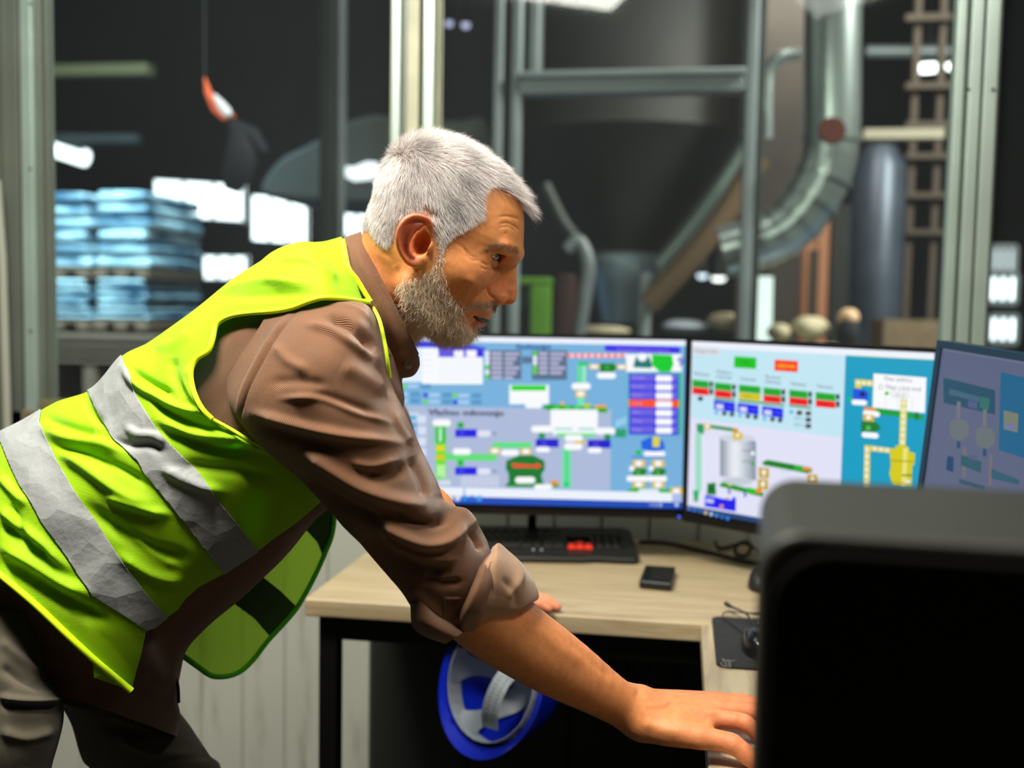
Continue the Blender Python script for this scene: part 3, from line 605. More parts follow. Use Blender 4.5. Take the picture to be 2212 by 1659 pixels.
# round dark mouse near the tower edge
def mouse(center, rz, L=.105, Wd=.062, H=.036, name='computer_mouse', label='', m_=None, wheel=True, cat='mouse'):
    root = empty(name, center, label, cat, rz=rz)
    n, mm = 28, 12; vs_ = []; fs_ = []
    for i in range(mm+1):
        t = i/mm; 
        for k in range(n):
            a = 2*PI*k/n; ca, sa = math.cos(a), math.sin(a)
            r = math.cos(t*PI/2)**.45 if i < mm else 0
            x = abs(ca)**.8*math.copysign(1, ca)*L/2*r; y = abs(sa)**.8*math.copysign(1, sa)*Wd/2*r*(1-.12*ca**2+.06*ca)
            z = H*math.sin(t*PI/2)*(1-.25*(x/(L/2))**2-.12*(x/(L/2)))
            vs_.append((x, y, z))
        if i: fs_ += [((i-1)*n+k, (i-1)*n+(k+1) % n, i*n+(k+1) % n, i*n+k) for k in range(n)]
    fs_.append(tuple(range(n))[::-1])
    MB().add(vs_, fs_).build('shell', m_, root, smooth=True, local=True)
    if wheel:
        MB().lathe([(0, -.0035), (.007, -.0035), (.0085, -.002), (.0085, .002), (.007, .0035), (0, .0035)], 16, Matrix.Translation((L*.27, 0, H*.86)) @ Matrix.Rotation(PI/2, 4, 'X')).build('scroll_wheel', mat('wheel_rubber', rgb(40, 42, 44), .3), root, smooth=True, local=True)
    return root
glossb = mat('glossy_black_plastic', rgb(12, 13, 15), .18)
pm = PZ(1650, 1268, DESK); mouse(pm+Vector((0, 0, .001)), ang+1.2, label='dark mouse on the main desk, half hidden by the black tower', m_=mat('matt_black_shell', rgb(22, 21, 18), .5), wheel=False)
# mouse pad with its line emblem
m0 = [PZ(1537, 1336, DESK), PZ(1700, 1346, DESK), PZ(1700, 1456, DESK), PZ(1533, 1443, DESK)]
a0, a1, a3 = m0[0], m0[1], m0[3]
ux = (a1-a0).normalized(); 
padz = .0012; padt = .0035
Lx = .27; vy = Vector((ux.y, -ux.x, 0)); Ly = (a3-a0).dot(vy) if (a3-a0).dot(vy) > 0 else .24
corners = [a0, a0+ux*Lx, a0+ux*Lx+vy*Ly, a0+vy*Ly]
def rrect(cs, r, n=6):
    out = []
    for i in range(4):
        p = cs[i]; a = (cs[i-1]-p).normalized(); c = (cs[(i+1) % 4]-p).normalized()
        for k in range(n+1):
            t = k/n*PI/2; out.append(p + (a+c)*r - a*r*math.sin(t) - c*r*math.cos(t))
    return out
PADR = empty('mouse_pad', (corners[0]+corners[2])/2, 'worn black mouse pad with a thin line emblem, on the side desk', 'mouse pad')
MB().prism([p+Vector((0, 0, padz)) for p in rrect(corners, .018)], (0, 0, padt)).build('cloth', mat('black_pad_cloth', rgb(25, 25, 26), .8, noise_amt=.25, noise_scale=60, bump=.3, bump_scale=1500), PADR)
zt_ = DESK+padz+padt+.0008
def line_on(pxs, r=.0008):
    return MB().tube([PZ(x/3.136+1340, y/3.136+1130, zt_) for x, y in pxs], r, 6)
b = MB()
for pl in ([(688, 918), (716, 932), (785, 928), (740, 945), (748, 976), (716, 974), (690, 966), (682, 950), (700, 938), (716, 950), (712, 966)], [(692, 918), (712, 946)], [(716, 934), (745, 938)], [(724, 950), (738, 950), (736, 966), (722, 962)]):
    b.tube([PZ(x/3.136+1340, y/3.136+1130, zt_) for x, y in pl], .0007, 6)
b.build('emblem', mat('grey_print', rgb(120, 118, 112), .6), PADR)
mp_ = PZ(1642, 1410, DESK); MS = mouse(mp_+Vector((0, 0, padz+padt+.001)), math.atan2(-vy.y, -vy.x), L=.11, Wd=.06, H=.036, label='glossy black mouse with a thin cable on the mouse pad', m_=glossb)
b = MB(); zz = DESK+.008; b.tube(spl([PZ(1612, 1372, zz+.012), PZ(1600, 1360, zz+.006), PZ(1575, 1343, zz), PZ(1561, 1330, zz), PZ(1570, 1322, zz), PZ(1600, 1323, zz), PZ(1660, 1330, zz), PZ(1730, 1330, zz)], 6), .0013, 8)
b.build('cable', mat('dark_green_black_cable', rgb(30, 34, 28), .4), MS, smooth=True)
# pair of eyeglasses: thin black temples
b = MB(); z0 = DESK+.012
bp_ = [PZ(1568, 1304, z0+.003), PZ(1580, 1311, z0+.004), PZ(1602, 1320, z0+.006), PZ(1616, 1330, z0+.005), PZ(1626, 1346, z0+.002), PZ(1650, 1372, z0)]
b.tube([p for p in spl(bp_, 5)], [.0042, .0044, .0044, .004, .0034, .0026, .0022, .002]+[.0018]*18, 10)
HS = empty('eyeglasses_temple', bp_[0], 'thin black eyeglasses temple with a rounded tip beside the mouse pad', 'spectacles')
b.build('temple', blk, HS, smooth=True)
MB().tube(spl([PZ(1606, 1322, z0+.004), PZ(1622, 1325, z0+.006), PZ(1650, 1324, z0+.004), PZ(1720, 1322, z0)], 5), .0017, 8).build('wire', blk, HS, smooth=True)  # second thin temple crossing the first
# ================================================================== big dark tower close to the camera
tw_m = mat('dark_grey_painted_case', rgb(29, 31, 25), .5); tw_f = mat('matt_black_front', rgb(2, 2, 2), .9, spec=.1)
dn = .52
top_z = P(1900, 1152, dn).z
pa = P(1640, 1180, dn); pa.z = DESK+.001
rr0 = ray(1640, 1100); tyd = Vector((rr0.x, rr0.y, 0)).normalized(); txd = Vector((tyd.y, -tyd.x, 0))
HT = top_z-DESK; TW, TD = .42, .17
T = empty('computer_tower', pa, 'large dark tower case blurred in the right foreground, standing on the side desk', 'computer', rz=math.atan2(txd.y, txd.x))
def sl(x0, x1, y, z, r=.02, n=6):
    out = []
    for (cx_, cz_, a0_) in ((x1-r, z-r, 0), (x0+r, z-r, 90)):
        for k in range(n+1):
            a = math.radians(a0_+90*k/n); out.append((cx_+r*math.cos(a), y, cz_+r*math.sin(a)))
    return [(x1, y, 0)]+out+[(x0, y, 0)]
b = MB(); b.prism(sl(0, TW, .0, HT, .022), (0, TD, 0)); b.build('case', tw_m, T, bevel=.004, local=True)
b = MB(); b.prism(sl(.006, TW-.02, -.006, HT-.008, .03), (0, .006, 0)); b.build('side_panel', tw_f, T, bevel=.002, local=True)
for x in (.04, TW-.06):
    MB().box((x, .02, -.0005), (x+.03, TD-.02, .004)).build('foot', tw_f, T, local=True)

# ================================================================== hard hat hanging under the desk edge
hb_ = mat('blue_hard_hat_plastic', rgb(10, 40, 200), .28, coat=.3); hw_m = mat('white_translucent_plastic', rgb(176, 186, 194), .4); hdot = mat('punched_hole', rgb(90, 100, 116), .7)
hc = P(1062, 1470, 1.92)
hn = (-FWD*.76 - RIGHT*.64 + UP*.20).normalized()          # opening direction
hlong = (UP*.90 + RIGHT*.42); hlong = (hlong-hn*hlong.dot(hn)).normalized(); hside = hn.cross(hlong)
HM4 = Matrix((-hlong, hside, -hn)).transposed().to_4x4(); HM4.translation = hc     # local x: front (down), z: crown
HH = empty('hard_hat', hc, 'blue hard hat with white inner straps hanging upside down under the desk edge', 'hard hat')
def hp(phi, t, s=1.0, dz=0.0):
    a, b_, h = .122*s, .112*s, .142*s
    ct, st = math.cos(t)**.85 if t < PI/2 else 0, math.sin(t)
    return HM4 @ Vector((a*ct*math.cos(phi), b_*ct*math.sin(phi), h*st+dz))
n, mm = 64, 22; v, f = [], []
for lay, s_ in ((0, 1.0), (1, .965)):
    for i in range(mm+1):
        for k in range(n): v.append(hp(2*PI*k/n, PI/2*i/mm, s_))
for lay in (0, 1):
    o = lay*(mm+1)*n
    for i in range(mm):
        for k in range(n):
            q = (o+i*n+k, o+i*n+(k+1) % n, o+(i+1)*n+(k+1) % n, o+(i+1)*n+k); f.append(q if lay == 0 else q[::-1])
o = (mm+1)*n
for k in range(n): f.append((k, o+k, o+(k+1) % n, (k+1) % n))
MB().add(v, f).build('shell', hb_, HH, smooth=True)
# rim lip with the visor
v, f = [], []
for k in range(n):
    a = 2*PI*k/n; ext = .007+.012*max(0, math.cos(a))**3; c_ = Vector((.122*math.cos(a), .112*math.sin(a), 0)); d_ = Vector((math.cos(a), math.sin(a), 0))
    for (e, z) in ((-.004, .002), (ext, -.004-.006*max(0, math.cos(a))), (ext+.001, -.001-.006*max(0, math.cos(a))), (ext-.001, .003), (.001, .010)): v.append(HM4 @ (c_+d_*e+Vector((0, 0, z))))
for k in range(n):
    for j in range(5): f.append((k*5+j, k*5+(j+1) % 5, ((k+1) % n)*5+(j+1) % 5, ((k+1) % n)*5+j))
MB().add(v, f).build('brim', hb_, HH, smooth=True)
def hstrip(pts, wdt, th=.0016, mi=0, mb=None, wdir=None):
    """flat strap along points; wdt may be a list"""
    mb = mb or MB(); pts = [Vector(p) for p in pts]; v = []; m_ = len(pts)
    ctr = HM4 @ Vector((0, 0, .03))
    for i, p in enumerate(pts):
        t = (pts[min(i+1, m_-1)]-pts[max(i-1, 0)]).normalized(); nn = (ctr-p).normalized() if wdir is None else wdir; s_ = t.cross(nn).normalized(); nn = s_.cross(t).normalized()
        w_ = (wdt[i] if isinstance(wdt, (list, tuple)) else wdt)/2
        for (a, b2) in ((-w_, 0), (w_, 0), (w_, th), (-w_, th)): v.append(p+s_*a+nn*b2)
    f = [(0, 1, 2, 3), tuple((m_-1)*4+k for k in (3, 2, 1, 0))]
    for i in range(m_-1):
        for k in range(4): f.append((i*4+k, i*4+(k+1) % 4, (i+1)*4+(k+1) % 4, (i+1)*4+k))
    return mb.add(v, f, mi)
for j, phi in enumerate((.35, 1.35, 2.45, 3.5, 4.55, 5.6)):
    hstrip([hp(phi, math.radians(t), .91) for t in range(4, 89, 7)], [.085, .062, .044, .034, .030, .030, .034, .040, .046, .046, .040, .03, .02]).build('cradle_strap', hw_m, HH)
hstrip([hp(2*PI*k/36, .12, .925) for k in range(37)], .042).build('cradle_ring', hw_m, HH)
# head band crossing the opening, punched with two rows of holes
bp_ = [P(x, y, d) for x, y, d in spl([(1150, 1418, 1.97), (1118, 1436, 1.94), (1088, 1466, 1.915), (1068, 1504, 1.90), (1058, 1542, 1.90), (1058, 1574, 1.915)], 3)]
mbb = hstrip(bp_, .031, .002)
q = spl(bp_, 3)
for i in range(4, len(q)-4, 2):
    p = Vector(q[i]); t = (Vector(q[i+1])-Vector(q[i-1])).normalized(); nn = ((HM4 @ Vector((0, 0, .03)))-p).normalized(); s_ = t.cross(nn).normalized(); nn = s_.cross(t)
    for sd in (-1, 1):
        for zz2 in (.0023, -.0003):
            c_ = p+s_*sd*.006+nn*zz2; mbb.add([c_+(t*math.cos(2*PI*r/8)+s_*math.sin(2*PI*r/8))*.0016 for r in range(8)], [tuple(range(8))], 1)
mbb.build('head_band', [hw_m, hdot], HH)
for (x, y) in ((.11, .05), (.118, -.04), (-.09, -.07), (-.09, .07)):
    MB().box((x-.007, y-.005, -.002), (x+.007, y+.005, .012), 0, HM4).build('clip', hb_ if x > 0 else hw_m, HH)
top_h = HM4 @ Vector((-.128, 0, .0)); rl = Vector((top_h.x, yf+.06, DESK-TH-.052))
MB().tube(spl([Vector((top_h.x, yf+.04, DESK-TH-.045)), Vector((top_h.x, yf+.0, DESK-TH-.055)), top_h+Vector((0, -.01, .0)), top_h+Vector((0, .005, -.02)), top_h+Vector((0, .02, -.005))], 5), .002, 8).build('hook', blackmetal, D, smooth=True)
# ================================================================== the factory hall behind the glass
def area2(loc, target, size, power, color, sy=None, spread=180): return area('hall_fill_light', loc, target, size, power, color, sy, spread)  # unseen fill lights added to brighten things in the hall
HZ = 0.0
conc = mat('hall_concrete_floor', rgb(92, 104, 122), .35, noise_amt=.2, noise_scale=1.2)
hw = mat('dark_hall_wall', rgb(40, 42, 46), .8, noise_amt=.3, noise_scale=1.5)
YF = 17.0
struct(MB().box((-14, WALL+.3, -.1), (14, YF, HZ)).build('floor_hall', conc))
struct(MB().box((-14, YF, HZ), (14, YF+.2, 9)).build('wall_hall', hw))
struct(MB().box((-14.2, WALL+.1, HZ), (-14, YF, 9)).box((14, WALL+.1, HZ), (14.2, YF, 9)).build('wall_hall_side', hw))
struct(MB().box((-14, WALL+.1, 9), (14, YF, 9.2)).build('ceiling_hall', hw))
galv = mat('galvanised_duct', rgb(180, 190, 186), .28, .82, noise_amt=.1, noise_scale=5)
steel = mat('grey_painted_steel', rgb(136, 144, 146), .45, .3, noise_amt=.12, noise_scale=4)
dsteel = mat('dark_steel', rgb(52, 56, 54), .5, .4, noise_amt=.2, noise_scale=4)
brown = mat('brown_corrugated_panel', rgb(138, 92, 66), .6)
tan = mat('tan_painted_steel', rgb(66, 54, 42), .7)
def pane(name, px0, py0, px1, py1, Y, s, label, col=(.86, .95, 1.0), slope=0.0, grp='bright windows of the factory hall'):
    A = PY(px0, py0, Y); B_ = PY(px1, py1, Y); root = empty(name, ((A.x+B_.x)/2, Y, (A.z+B_.z)/2), label, 'window', grp)
    dz = slope*(B_.x-A.x)
    o = [Vector((A.x, Y, A.z)), Vector((B_.x, Y, A.z-dz)), Vector((B_.x, Y, B_.z-dz)), Vector((A.x, Y, B_.z))]
    MB().prism(o, (0, .04, 0)).build('pane', emit_mat('daylight_pane', col, s), root)
    b = MB(); n = max(3, int((B_.x-A.x)/.42))
    for k in range(n+1):
        p = o[0].lerp(o[1], k/n); q = o[3].lerp(o[2], k/n); b.bar(p+Vector((0, -.03, 0)), q+Vector((0, -.03, 0)), .035, .03)
    for (p, q) in ((o[0], o[1]), (o[3], o[2])): b.bar(p+Vector((0, -.03, 0)), q+Vector((0, -.03, 0)), .06, .04)
    b.build('window_frame', steel, root)
pane('hall_window', 334, 386, 528, 468, 14, 3.2, 'long sloping bright louvred window of the hall above the stacked pallets', slope=.06)
pane('hall_window', 545, 420, 665, 522, 14, 3.6, 'large square bright hall window to the left of the grey-haired head', slope=.06)
pane('hall_window', 712, 456, 800, 512, 14, 3.2, 'bright hall window partly hidden by the back of the head')
pane('hall_window', 440, 551, 535, 606, 14, 3.0, 'low bright hall window just above the yellow vest')
for (a, b_, l) in ((594, 654, 'bright block of light behind the right window post, the middle one'), (682, 740, 'bright block of light behind the right window post, the lowest one')):
    pane('hall_window', 2136, a, 2192, b_, 9, 3.4, l)
pane('hall_window', 2142, 534, 2190, 588, 9, 1.1, 'dimmer block of light behind the right window post, the topmost one')
# lamps of the hall
lampem = emit_mat('hall_lamp_glow', (.92, 1, .96), 5)
def hb(px, py, Y, w_, label, e=lampem, ry=.35):
    c = PY(px, py, Y); r = w_/2/F*(Y/1.0)
    L = empty('high_bay_lamp', c, label, 'lamp', 'high bay lamps in the factory hall')
    MB().lathe([(0, 0), (r*.8, .01), (r, .05), (r*.9, .12)], 20, Matrix.Translation(c)).build('glow_disc', e, L, smooth=True)
    MB().lathe([(r*1.02, .045), (r*1.05, .13), (r*.3, .35), (r*.2, .5), (0, .5)], 20, Matrix.Translation(c)).tube([c+Vector((0, 0, .45)), Vector((c.x, c.y, 8.95))], .02, 6).build('shade', dsteel, L, smooth=True)
hb(1440, 156, 12, 42, 'left one of the paired hall lamps above the steel crossbar'); hb(1470, 154, 12.4, 34, 'right one of the paired hall lamps above the steel crossbar')
hb(2004, 154, 11, 62, 'oval hall lamp near the right window post'); hb(2064, 150, 11.4, 40, 'hall lamp touching the right window post')
hb(1497, 366, 13, 26, 'dim upper hall light beside the slanting pipe', emit_mat('faint_lamp', (.8, .95, .9), 1.0)); hb(1505, 388, 13.3, 40, 'dim lower hall light beside the slanting pipe', bpy.data.materials['faint_lamp'])
sm = emit_mat('small_lamp', (.75, .85, 1), 2.2)
hb(1517, 602, 12, 22, 'small bluish hall light left of its whiter neighbour', sm); hb(1552, 608, 12.3, 30, 'small white hall light right of the bluish one', emit_mat('small_lamp_white', (1, 1, 1), 3))
hb(970, 58, 10, 16, 'tiny far lamp near the middle post, left of two', emit_mat('tiny_lamp', (.6, .6, .9), 1.2)); hb(1006, 62, 10, 18, 'tiny far lamp near the middle post, right of two', bpy.data.materials['tiny_lamp'])
# tube lamps
def tube_lamp(pa_, pb_, Y, r, label, e=3.0, col=(.85, .96, 1), dy=0):
    A = PY(*pa_, Y); B_ = PY(*pb_, Y+dy); L = empty('tube_lamp', (A+B_)/2, label, 'lamp')
    MB().tube([A, B_], r, 12).build('tube', emit_mat('tube_glow', col, e), L, smooth=True)
    MB().bar(A+Vector((0, .02, r*1.2)), B_+Vector((0, .02, r*1.2)), r*2.4, r).build('fixture', dsteel, L)
tube_lamp((112, 318), (186, 342), 9, .075, 'slanting bright tube lamp at the far left of the hall')
tube_lamp((1657, 318), (1651, 448), 7, .035, 'upright bright tube lamp beside the curved thin pipe', 1.3, (.8, .92, 1))
tube_lamp((1648, 598), (1645, 740), 6.1, .055, 'upright white tube lamp rising behind the second monitor', 1.2, (.85, 1, .93))
A = [PY(x, y, 6.6) for x, y in ((700, 322), (708, 345), (735, 366), (765, 376), (800, 368), (818, 358))]
L = empty('curved_lamp', A[2], 'curved white lamp glowing left of the grey-haired head', 'lamp')
MB().tube(A, [.024, .024, .024, .045, .058, .024], 10).build('diffuser', emit_mat('curved_lamp_glow', (.9, .96, 1), 1.6), L, smooth=True)
# pallet stacks wrapped in film
def wrapm():
    m = mat('blue_white_wrapped_goods', rgb(120, 158, 176), .35); nt = m.node_tree; b = nt.nodes['Principled BSDF']
    tc = nt.nodes.new('ShaderNodeTexCoord'); mp = nt.nodes.new('ShaderNodeMapping'); mp.inputs['Scale'].default_value = (2, 2, 11)
    n = nt.nodes.new('ShaderNodeTexNoise'); n.inputs['Scale'].default_value = 1.6; n.inputs['Detail'].default_value = 5
    cr = nt.nodes.new('ShaderNodeValToRGB'); cr.color_ramp.elements[0].position = .38; cr.color_ramp.elements[0].color = (*rgb(40, 84, 112), 1)
    cr.color_ramp.elements[1].position = .62; cr.color_ramp.elements[1].color = (*rgb(176, 206, 214), 1)
    nt.links.new(tc.outputs['Object'], mp.inputs[0]); nt.links.new(mp.outputs[0], n.inputs[0]); nt.links.new(n.outputs[0], cr.inputs[0]); nt.links.new(cr.outputs[0], b.inputs['Base Color'])
    return m
wm = wrapm(); palm = mat('pallet_wood', rgb(104, 84, 68), .7, noise_amt=.2)
YP = 8.0
for (a, c, top, bot, lab) in ((60, 193, 412, 580, 'upper left of the four film-wrapped pallet stacks'), (205, 322, 408, 580, 'upper right of the four film-wrapped pallet stacks'),
                             (60, 193, 598, 692, 'lower left of the four film-wrapped pallet stacks'), (205, 320, 598, 692, 'lower right of the four film-wrapped pallet stacks')):
    A = PY(a, top, YP); B_ = PY(c, bot, YP); S_ = empty('pallet_stack', ((A.x+B_.x)/2, YP+.5, B_.z), lab+', bluish white', 'pallet stack', 'film-wrapped pallets in the hall')
    b = MB(); nl = 6
    for k in range(nl):
        z0_, z1_ = B_.z+(A.z-B_.z)*k/nl, B_.z+(A.z-B_.z)*(k+1)/nl; j = .015*((k*7) % 3)
        b.box((A.x+j, YP-j, z0_), (B_.x-j, YP+1, z1_-.015))
    b.build('wrapped_sacks', wm, S_, bevel=.03, seg=2)
    b = MB(); zb = B_.z
    b.box((A.x, YP-.02, zb-.02), (B_.x, YP+1, zb)); b.box((A.x, YP-.02, zb-.075), (A.x+.1, YP+1, zb-.02)); b.box((B_.x-.1, YP-.02, zb-.075), (B_.x, YP+1, zb-.02)); b.box(((A.x+B_.x)/2-.05, YP-.02, zb-.075), ((A.x+B_.x)/2+.05, YP+1, zb-.02))
    b.build('pallet', palm, S_)
    area_y = None
# rack carrying the stacks: stacked planks
for k, (y0_, y1_) in enumerate(((722, 736), (740, 754), (758, 771), (775, 788))):
    A = PY(60, y0_, 7.6); B_ = PY(330, y1_, 7.6)
    tag(MB().box((A.x, 7.6, B_.z), (B_.x, 8.8, A.z)).build('wooden_board', palm, bevel=.006), ('topmost', 'second', 'third', 'lowest')[k]+' board of the dark plank pile under the pallet stacks', 'board', 'plank pile in the hall')
zb = PY(60, 786, 7.6).z
if zb > .02:
    b = MB()
    for x in (PY(70, 786, 7.6).x, PY(190, 786, 7.6).x, PY(310, 786, 7.6).x): b.box((x-.05, 7.62, 0), (x+.05, 8.78, zb))
    tag(b.build('trestle', palm), 'low dark wooden trestle under the plank pile', 'trestle')
# made-up grey curved shape and dark jacket with the orange and white band standing in for a reflection
cov = mat('curved_shape_grey', rgb(64, 68, 66), .6, noise_amt=.12, noise_scale=2)
Y0 = 7.0
out = spl([PY(x, y, Y0) for x, y in ((560, 405), (600, 345), (660, 312), (705, 288), (745, 262), (800, 246), (835, 250), (900, 262), (985, 258), (1050, 262), (1052, 420), (800, 440), (600, 430))], 5, closed=True)
MCH = tag(MB().prism([Vector(p) for p in out], (0, 1.0, 0)).build('curved_shape', cov, bevel=.06, seg=3), 'made-up grey curved shape for a pale form in the glass behind the head, rising from left to right', 'machine')
jk = mat('dark_navy_matt', rgb(8, 15, 26), .8); org = mat('orange_reflection', rgb(236, 104, 60), .6, emis=rgb(236, 104, 60), es=0.0); wht = mat('white_reflection', rgb(235, 240, 250), .5)
Y1 = 4.2
HG = empty('reflection_shape', PY(510, 320, Y1), 'dark navy jacket standing in for a reflection in the glass, with an orange and white band above it', 'silhouette')
b = MB(); b.tube([PY(508, 265, Y1), PY(520, 290, Y1), PY(524, 330, Y1), PY(510, 380, Y1), PY(500, 412, Y1)], [.02, .05, .07, .06, .03], 16); b.tube([PY(500, 270, Y1), PY(545, 295, Y1), PY(572, 330, Y1)], [.03, .04, .02], 12)
b.build('cloth', jk, HG, smooth=True)
b = MB(); b.tube([PY(442, 168, Y1), PY(450, 200, Y1), PY(464, 236, Y1), PY(486, 256, Y1), PY(506, 250, Y1)], [.004, .016, .014, .014, .008], 12); b.build('orange_band', org, HG, smooth=True)
b = MB(); b.tube([PY(462, 204, Y1-.02), PY(476, 224, Y1-.02), PY(490, 243, Y1-.02), PY(496, 250, Y1-.02)], [.006, .018, .022, .012], 12); b.build('white_band', wht, HG, smooth=True)
b = MB(); b.tube([PY(442, 168, Y1), Vector((PY(442, 168, Y1).x, Y1, 8.99))], .004, 6); b.build('cord', dsteel, HG)  # made-up cord holding the reflection stand-in
area2((PY(470, 200, Y1).x-.3, Y1-.9, 2.45), PY(480, 230, Y1), .15, 9, (1, .95, .9))  # added fill light on the orange and white shape
# slim posts in the left window
for (x, w_, Y, lab) in ((690, 30, 6.0, 'slim dark grey steel column left of the head'), (716, 22, 6.2, 'thin grey column just right of the slim dark one')):
    A = PY(x, 100, Y); B_ = PY(x+w_, 100, Y)
    tag(MB().box((A.x, Y, 0), (B_.x, Y+.1, 8.99)).build('steel_column', steel if w_ < 25 else dsteel, bevel=.008), lab, 'column')
A = PY(92, 140, 9); B_ = PY(318, 158, 9)
tag(MB().box((A.x, 9, B_.z), (B_.x, 9.15, A.z)).build('steel_beam', mat('olive_beam', rgb(110, 104, 70), .6)), 'dull olive beam high at the left of the hall', 'beam')
# steel portal frame
YG = 4.6
FR = empty('steel_portal', PY(1350, 800, YG), 'grey steel portal frame with a crossbar, in the hall behind the monitors', 'steel frame')
def vbar(x0, x1, Y, m_, parent, name, z0=0, z1=8.9, dep=.12):
    A = PY(x0, 400, Y); B_ = PY(x1, 400, Y); return MB().box((A.x, Y, z0), (B_.x, Y+dep, z1)).build(name, m_, parent, bevel=.012, seg=3)
zc0, zc1 = PY(1350, 200, YG).z, PY(1350, 152, YG).z
vbar(1062, 1082, YG, steel, FR, 'upright', dep=.06); vbar(1084, 1100, YG+.05, dsteel, FR, 'upright', dep=.04); vbar(1100, 1122, YG, steel, FR, 'upright', dep=.06)
vbar(1135, 1160, YG+.1, steel, FR, 'upright', z0=zc1); vbar(1604, 1630, YG, steel, FR, 'upright'); vbar(1630, 1646, YG+.04, dsteel, FR, 'upright')
A = PY(1112, 200, YG); B_ = PY(1610, 152, YG)
MB().box((A.x, YG, zc0), (B_.x, YG+.1, zc1)).box((A.x, YG-.03, zc1-.03), (B_.x, YG+.12, zc1)).build('crossbar', steel, FR, bevel=.008)
# hopper / silo cone
YS = 6.5
SC = empty('hopper', PY(1340, 560, YS), 'dark conical hopper with a pale outlet, hanging behind the steel frame', 'hopper')
cx_ = PY(1340, 300, YS); topz = PY(1340, 250, YS).z; midz = PY(1340, 540, YS).z
rT = (PY(1640, 250, YS).x-PY(1030, 250, YS).x)/2; rB = (PY(1410, 540, YS).x-PY(1270, 540, YS).x)/2
ctr = Matrix.Translation((cx_.x, YS+rT, 0))
dkh = mat('dark_hopper_steel', rgb(26, 25, 25), .7, .1, noise_amt=.3, noise_scale=3)
MB().lathe([(rT, 8.9), (rT, topz), (rT*1.02, topz-.03), (rB, midz), (rB, midz-.25)], 40, ctr).build('cone', dkh, SC, smooth=True)
MB().lathe([(rB*1.1, midz+.02), (rB*1.35, midz-.02), (rB*1.35, midz-.12), (rB*1.1, midz-.2), (rB*.8, midz-.45)], 30, ctr).build('outlet_flange', mat('pale_flange', rgb(150, 170, 176), .3, .6), SC, smooth=True)
def pipe(name, pts, Y, r, m_, label, cat='pipe', n=14, Ys=None, parent=None):
    q = spl([PY(x, y, (Ys[i] if Ys else Y)) for i, (x, y) in enumerate(pts)], 6)
    o = MB().tube(q, r, n).build(name, m_, parent, smooth=True)
    return tag(o, label, cat) if label else o
pipe('slanting_pipe', [(1640, 270), (1560, 400), (1480, 510), (1425, 575)], 5.6, .045, mat('grey_green_pipe', rgb(120, 134, 128), .35, .5), 'grey pipe slanting down to the left from the steel frame')
pipe('slanting_pipe', [(1640, 340), (1560, 470), (1480, 570), (1400, 660)], 5.4, .06, mat('tan_pipe', rgb(104, 82, 58), .5), 'tan brown pipe running parallel below the grey slanting one')
pipe('slanting_pipe', [(1175, 400), (1215, 480), (1262, 540)], 5.8, .04, dsteel, 'dark pipe slanting down to the right next to the forehead')
pipe('support_strut', [(1225, 540), (1250, 520), (1272, 570), (1264, 640), (1250, 730), (1246, 800)], 5.5, .035, steel, None, parent=SC)
pipe('support_strut', [(1395, 590), (1392, 660), (1390, 730), (1390, 800)], 5.5, .035, steel, None, parent=SC)
o = vbar(1596, 1626, 5.75, mat('brown_post', rgb(84, 70, 54), .6), None, 'brown_post', z1=PY(1600, 280, 5.75).z); tag(o, 'brown post standing behind the right upright of the steel frame', 'post')
# green machine frame beside the face
gm = mat('green_painted_steel', rgb(110, 168, 52), .5)
A, B_ = PY(1108, 598, 5.2), PY(1190, 616, 5.2); G1 = empty('green_machine', (A.x, 5.2, 0), 'bright green machine frame seen right of the nose', 'machine')
MB().box((A.x, 5.2, B_.z), (B_.x, 5.3, A.z)).build('top_rail', gm, G1, bevel=.01)
A, B_ = PY(1146, 616, 5.2), PY(1188, 616, 5.2); MB().box((A.x, 5.2, 0), (B_.x, 5.3, A.z)).build('upright', gm, G1, bevel=.01)
A, B_ = PY(1200, 590, 5.6), PY(1236, 590, 5.6); tag(MB().box((A.x, 5.6, 0), (B_.x, 5.9, A.z)).build('maroon_cabinet', mat('maroon_paint', rgb(64, 36, 36), .6), bevel=.02), 'dark maroon cabinet between the green frame and the bent leg', 'cabinet')
# big silver elbow duct
YD = 4.9
DU = empty('ventilation_duct', PY(1800, 300, YD), 'large silver duct coming down and sweeping left in a segmented bend', 'duct')
pts = [(1800, -700), (1800, -200), (1798, 120), (1796, 300), (1780, 380), (1740, 450), (1690, 500), (1630, 525), (1560, 545)]
q = spl([PY(x, y, YD) for x, y in pts], 3)
rr_ = (PY(1862, 100, YD).x-PY(1738, 100, YD).x)/2
b = MB(); q = list(q)
b.tube(q[:10], rr_, 28); b.build('straight_section', galv, DU, smooth=True)
b = MB(); b.tube(q[9:], rr_*.98, 28); b.build('bend', galv, DU)
b = MB()
for k in (9, 12, 14, 16, 18, 20): 
    a_ = Vector(q[k]); t_ = (Vector(q[min(k+1, len(q)-1)])-Vector(q[k-1])).normalized()*.012
    b.tube([a_-t_, a_+t_], rr_*1.04, 28)
b.build('seam_ring', galv, DU, smooth=True)
pipe('thin_curved_pipe', [(1730, 118), (1690, 122), (1662, 150), (1657, 200), (1656, 300)], 5.3, .03, galv, 'thin silver pipe curving over left of the big duct')
